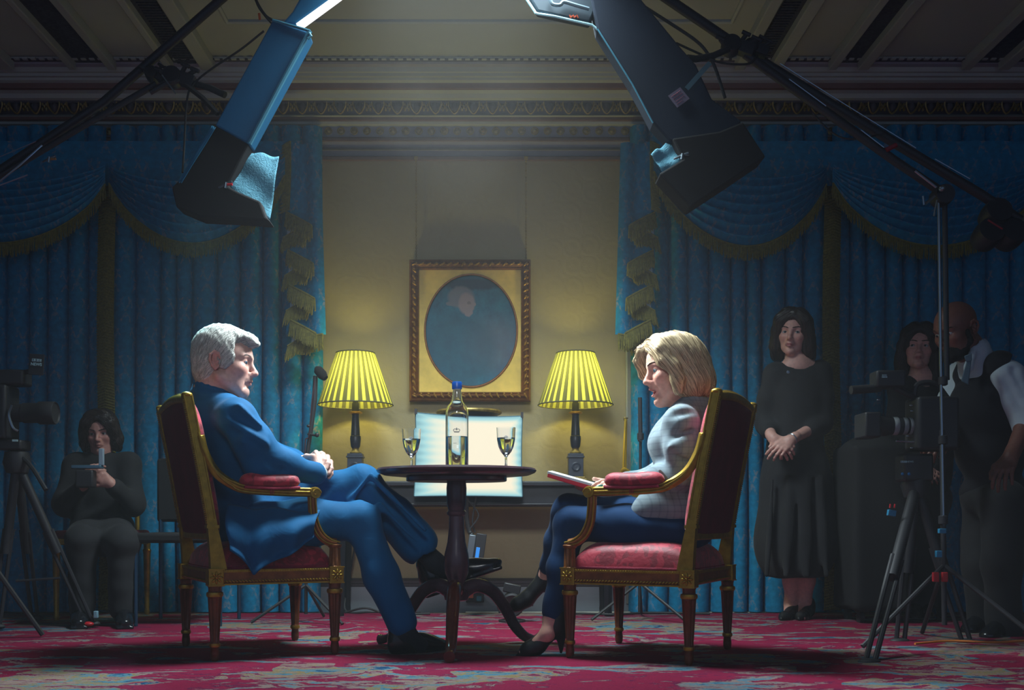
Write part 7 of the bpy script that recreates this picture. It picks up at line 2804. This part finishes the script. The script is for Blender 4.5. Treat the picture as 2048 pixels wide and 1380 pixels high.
b.lathe([(0.010, -0.02), (0.018, -0.016), (0.018, 0.016), (0.010, 0.02)], W(1281, 873, 5.7), 12)
b.tube([W(1276, 880, 5.68), W(1284, 884, 5.68)], 0.006, 8)
b.build('clutch', M_BLACKMETAL, ms, g)
for a in (200, 320, 80):
    MB().tube([W(1279, 1165, 5.7), (wx(1279, 5.7) + 0.28 * math.cos(R(a)), 5.7 + 0.28 * math.sin(R(a)), 0.02)], 0.008, 8).build('leg', M_BLACKMETAL, ms, g)

mc = thing('stacking_chair', 'black stacking chair with blue-lit metal legs behind the left armchair', 'chair', W(380, 1225, 5.5))
mc.location.z = 0.01
g = tuple(mc.location)
x0, x1 = wx(282, 5.5), wx(462, 5.5)
MB().box(((x0 + x1) / 2, 5.55, 0.45), (x1 - x0, 0.42, 0.05)).build('seat', M_DUVET, mc, g, bevel=0.015)
MB().box(((x0 + x1) / 2, 5.77, 0.70), (x1 - x0, 0.04, 0.34)).build('backrest', M_DUVET, mc, g, bevel=0.015)
M_BLUELIT_CHROME = mat('blue_lit_chrome', C(60, 100, 130), 0.3, metal=0.8)  # chrome legs with the blue light on them put into the colour
for x in (x0 + 0.02, x1 - 0.02):
    for y in (5.36, 5.76):
        MB().tube([(x, y, 0.012), (x, y, 0.43 if y < 5.5 else 0.85)], 0.010, 10).build('leg', M_BLUELIT_CHROME, mc, g)

cs = thing('dark_area_filler', 'tall black cloth-covered shape added as dark-area trolley beside the standing person in black', 'filler', W(1745, 1236, 5.6))
cs.location.z = 0.01  # invented covered shape, added to fill the dark area here
g = tuple(cs.location)
F = Field()
F.box(W(1742, 1056, 5.66), [0.115, 0.15, 0.40], None, 0.03, 0.01)
F.ell(W(1745, 900, 5.66), [0.13, 0.14, 0.09], None, 0.06)
garment(F, 'cover', M_DUVET, cs, g, 0.012, wob(71, 18, 0.012, (1, 1, 0.4)))
for x in (1708, 1776):
    for y in (5.56, 5.76):
        MB().tube([(wx(x, 5.66) - 0.012, y, 0.035), (wx(x, 5.66) + 0.012, y, 0.035)], 0.034, 14).build('wheel', M_RUBBER, cs, g)


def cable(pts, r, label, m=M_RUBBER):
    b = MB()
    b.tube(catmull([Vector(p) for p in pts], 8), r, 8)
    o = b.build('cable', m)
    return tag(o, label, 'cable')


def fl(px, d, z=0.022):
    return Vector((wx(px, d), d, z))


cable([W(548, 42, 4.55), W(530, 30, 4.55), W(512, 0, 4.55), W(505, -30, 4.55)], 0.006, 'black cable rising from the top corner of the left soft light')
cable([W(506, -20, 4.5), W(515, 10, 4.5), W(530, 32, 4.5), W(548, 52, 4.46)], 0.004, 'thin looped cable with an orange tag above the left soft light')
MB_t = MB().box(W(519, 33, 4.49), (0.010, 0.008, 0.028), Matrix.Rotation(R(-8), 3, 'Y')).build('cable_tag', mat('orange_tag', C(214, 96, 40), 0.5), bevel=0.002)
tag(MB_t, 'small orange tag on the thin cable at top left', 'tag')
cable([W(528, 62, 4.40), W(480, 100, 4.44), W(420, 140, 4.48), W(388, 168, 4.5), W(374, 200, 4.5), W(368, 300, 4.5), W(365, 345, 4.44)], 0.0045, 'black cable looping from the left soft light down past the boom clamp')
cable([W(1280, 8, 4.5), W(1330, 40, 4.5), W(1390, 80, 4.5), W(1416, 108, 4.5), W(1432, 140, 4.5), W(1450, 196, 4.5)], 0.007, 'black cable running from the right soft light to its boom clamp and down')
cable([W(1352, 86, 4.46), W(1400, 108, 4.48), W(1440, 125, 4.5), W(1495, 128, 4.52), W(1515, 112, 4.55)], 0.005, 'thin black cable sagging under the right boom clamp')
cable([W(1625, 225, 4.60), W(1660, 262, 4.60), W(1700, 278, 4.58), W(1770, 268, 4.60)], 0.004, 'thin black cable hanging below the right boom tubes')
cable([W(712, 1075, 6.2), W(705, 1120, 6.2), W(694, 1180, 6.2), fl(692, 6.12), fl(740, 6.05), fl(790, 6.1), fl(840, 6.0)], 0.006, 'black cable dropping from the console behind the crossed legs to the skirting')
cable([fl(690, 6.02), fl(730, 5.98, 0.05), fl(765, 6.0), fl(800, 5.9), fl(860, 5.95)], 0.006, 'black cable looped on the carpet in front of the skirting board')
cable([fl(1000, 5.98), W(985, 1185, 6.0), W(960, 1172, 6.15), W(953, 1150, 6.15), W(953, 1140, 5.88)], 0.006, 'black cable from the hanging power unit down to the floor')
cable([fl(1100, 5.9), fl(1160, 5.96), fl(1230, 5.9), fl(1300, 6.0), fl(1420, 5.95)], 0.007, 'black cable lying along the carpet edge behind the right armchair')
cable([fl(1830, 4.5), fl(1900, 4.6), fl(1990, 4.55), fl(2060, 4.62)], 0.005, 'thin orange cable on the carpet at the right behind the tripod', mat('orange_cable', C(214, 120, 50), 0.5))

fh = thing('floor_lamp_head', 'small black lamp head with barn doors standing on the carpet beside the blonde woman\'s shoe', 'lamp', fl(1022, 5.6, 0.01))
g = tuple(fh.location)
c = W(1024, 1206, 5.6)
MB().lathe([(0, -0.05), (0.05, -0.05), (0.055, 0.0), (0.062, 0.05), (0.055, 0.055), (0.0, 0.045)], c, 20, Matrix.Rotation(R(100), 3, 'X')).build('housing', M_BLACKMETAL, fh, g)
MB().box(c + Vector((0.0, 0, 0.075)), (0.09, 0.03, 0.05), Matrix.Rotation(R(12), 3, 'Y')).build('clamp', M_BLACKMETAL, fh, g, bevel=0.006)
MB().box(c + Vector((0.08, 0, 0.01)), (0.06, 0.05, 0.05)).build('barn_door', M_BLACKMETAL, fh, g, bevel=0.004)
MB().lathe([(0.0, 0.01), (0.07, 0.01), (0.07, 0.02), (0.012, 0.03), (0.012, 0.08), (0.0, 0.08)], (c.x, c.y, 0.0), 20).build('base', M_BLACKMETAL, fh, g)
sb = thing('socket_box', 'small socket box with orange and teal plugs against the skirting behind the tripod table', 'socket', W(950, 1193, 6.2))
g = tuple(sb.location)
MB().box(W(950, 1194, 6.235), (0.105, 0.04, 0.062)).build('box', M_BLACKMETAL, sb, g, bevel=0.004)
MB().box(W(941, 1190, 6.205), (0.034, 0.03, 0.036)).build('plug', mat('orange_plug', C(200, 96, 60), 0.5), sb, g, bevel=0.004)
MB().box(W(958, 1197, 6.205), (0.030, 0.03, 0.030)).build('plug', mat('teal_plug', C(60, 130, 150), 0.5), sb, g, bevel=0.004)


# ------------------------------------------------------------------ thin haze added to lift the dark tones
m = bpy.data.materials.new('dark_lift_haze')
m.use_nodes = True
nt = m.node_tree
nt.nodes.remove(nt.nodes['Principled BSDF'])
vs = nt.nodes.new('ShaderNodeVolumeScatter')
vs.inputs['Color'].default_value = (0.95, 0.95, 0.95, 1)
vs.inputs['Density'].default_value = 0.011
nt.links.new(vs.outputs[0], nt.nodes['Material Output'].inputs['Volume'])
o = MB().box((0, 2.9, 1.465), (10.3, 6.7, 2.93)).build('haze', m, smooth=0)
tag(o, 'thin grey haze added through the whole room to lift the dark tones', 'haze', kind='stuff')
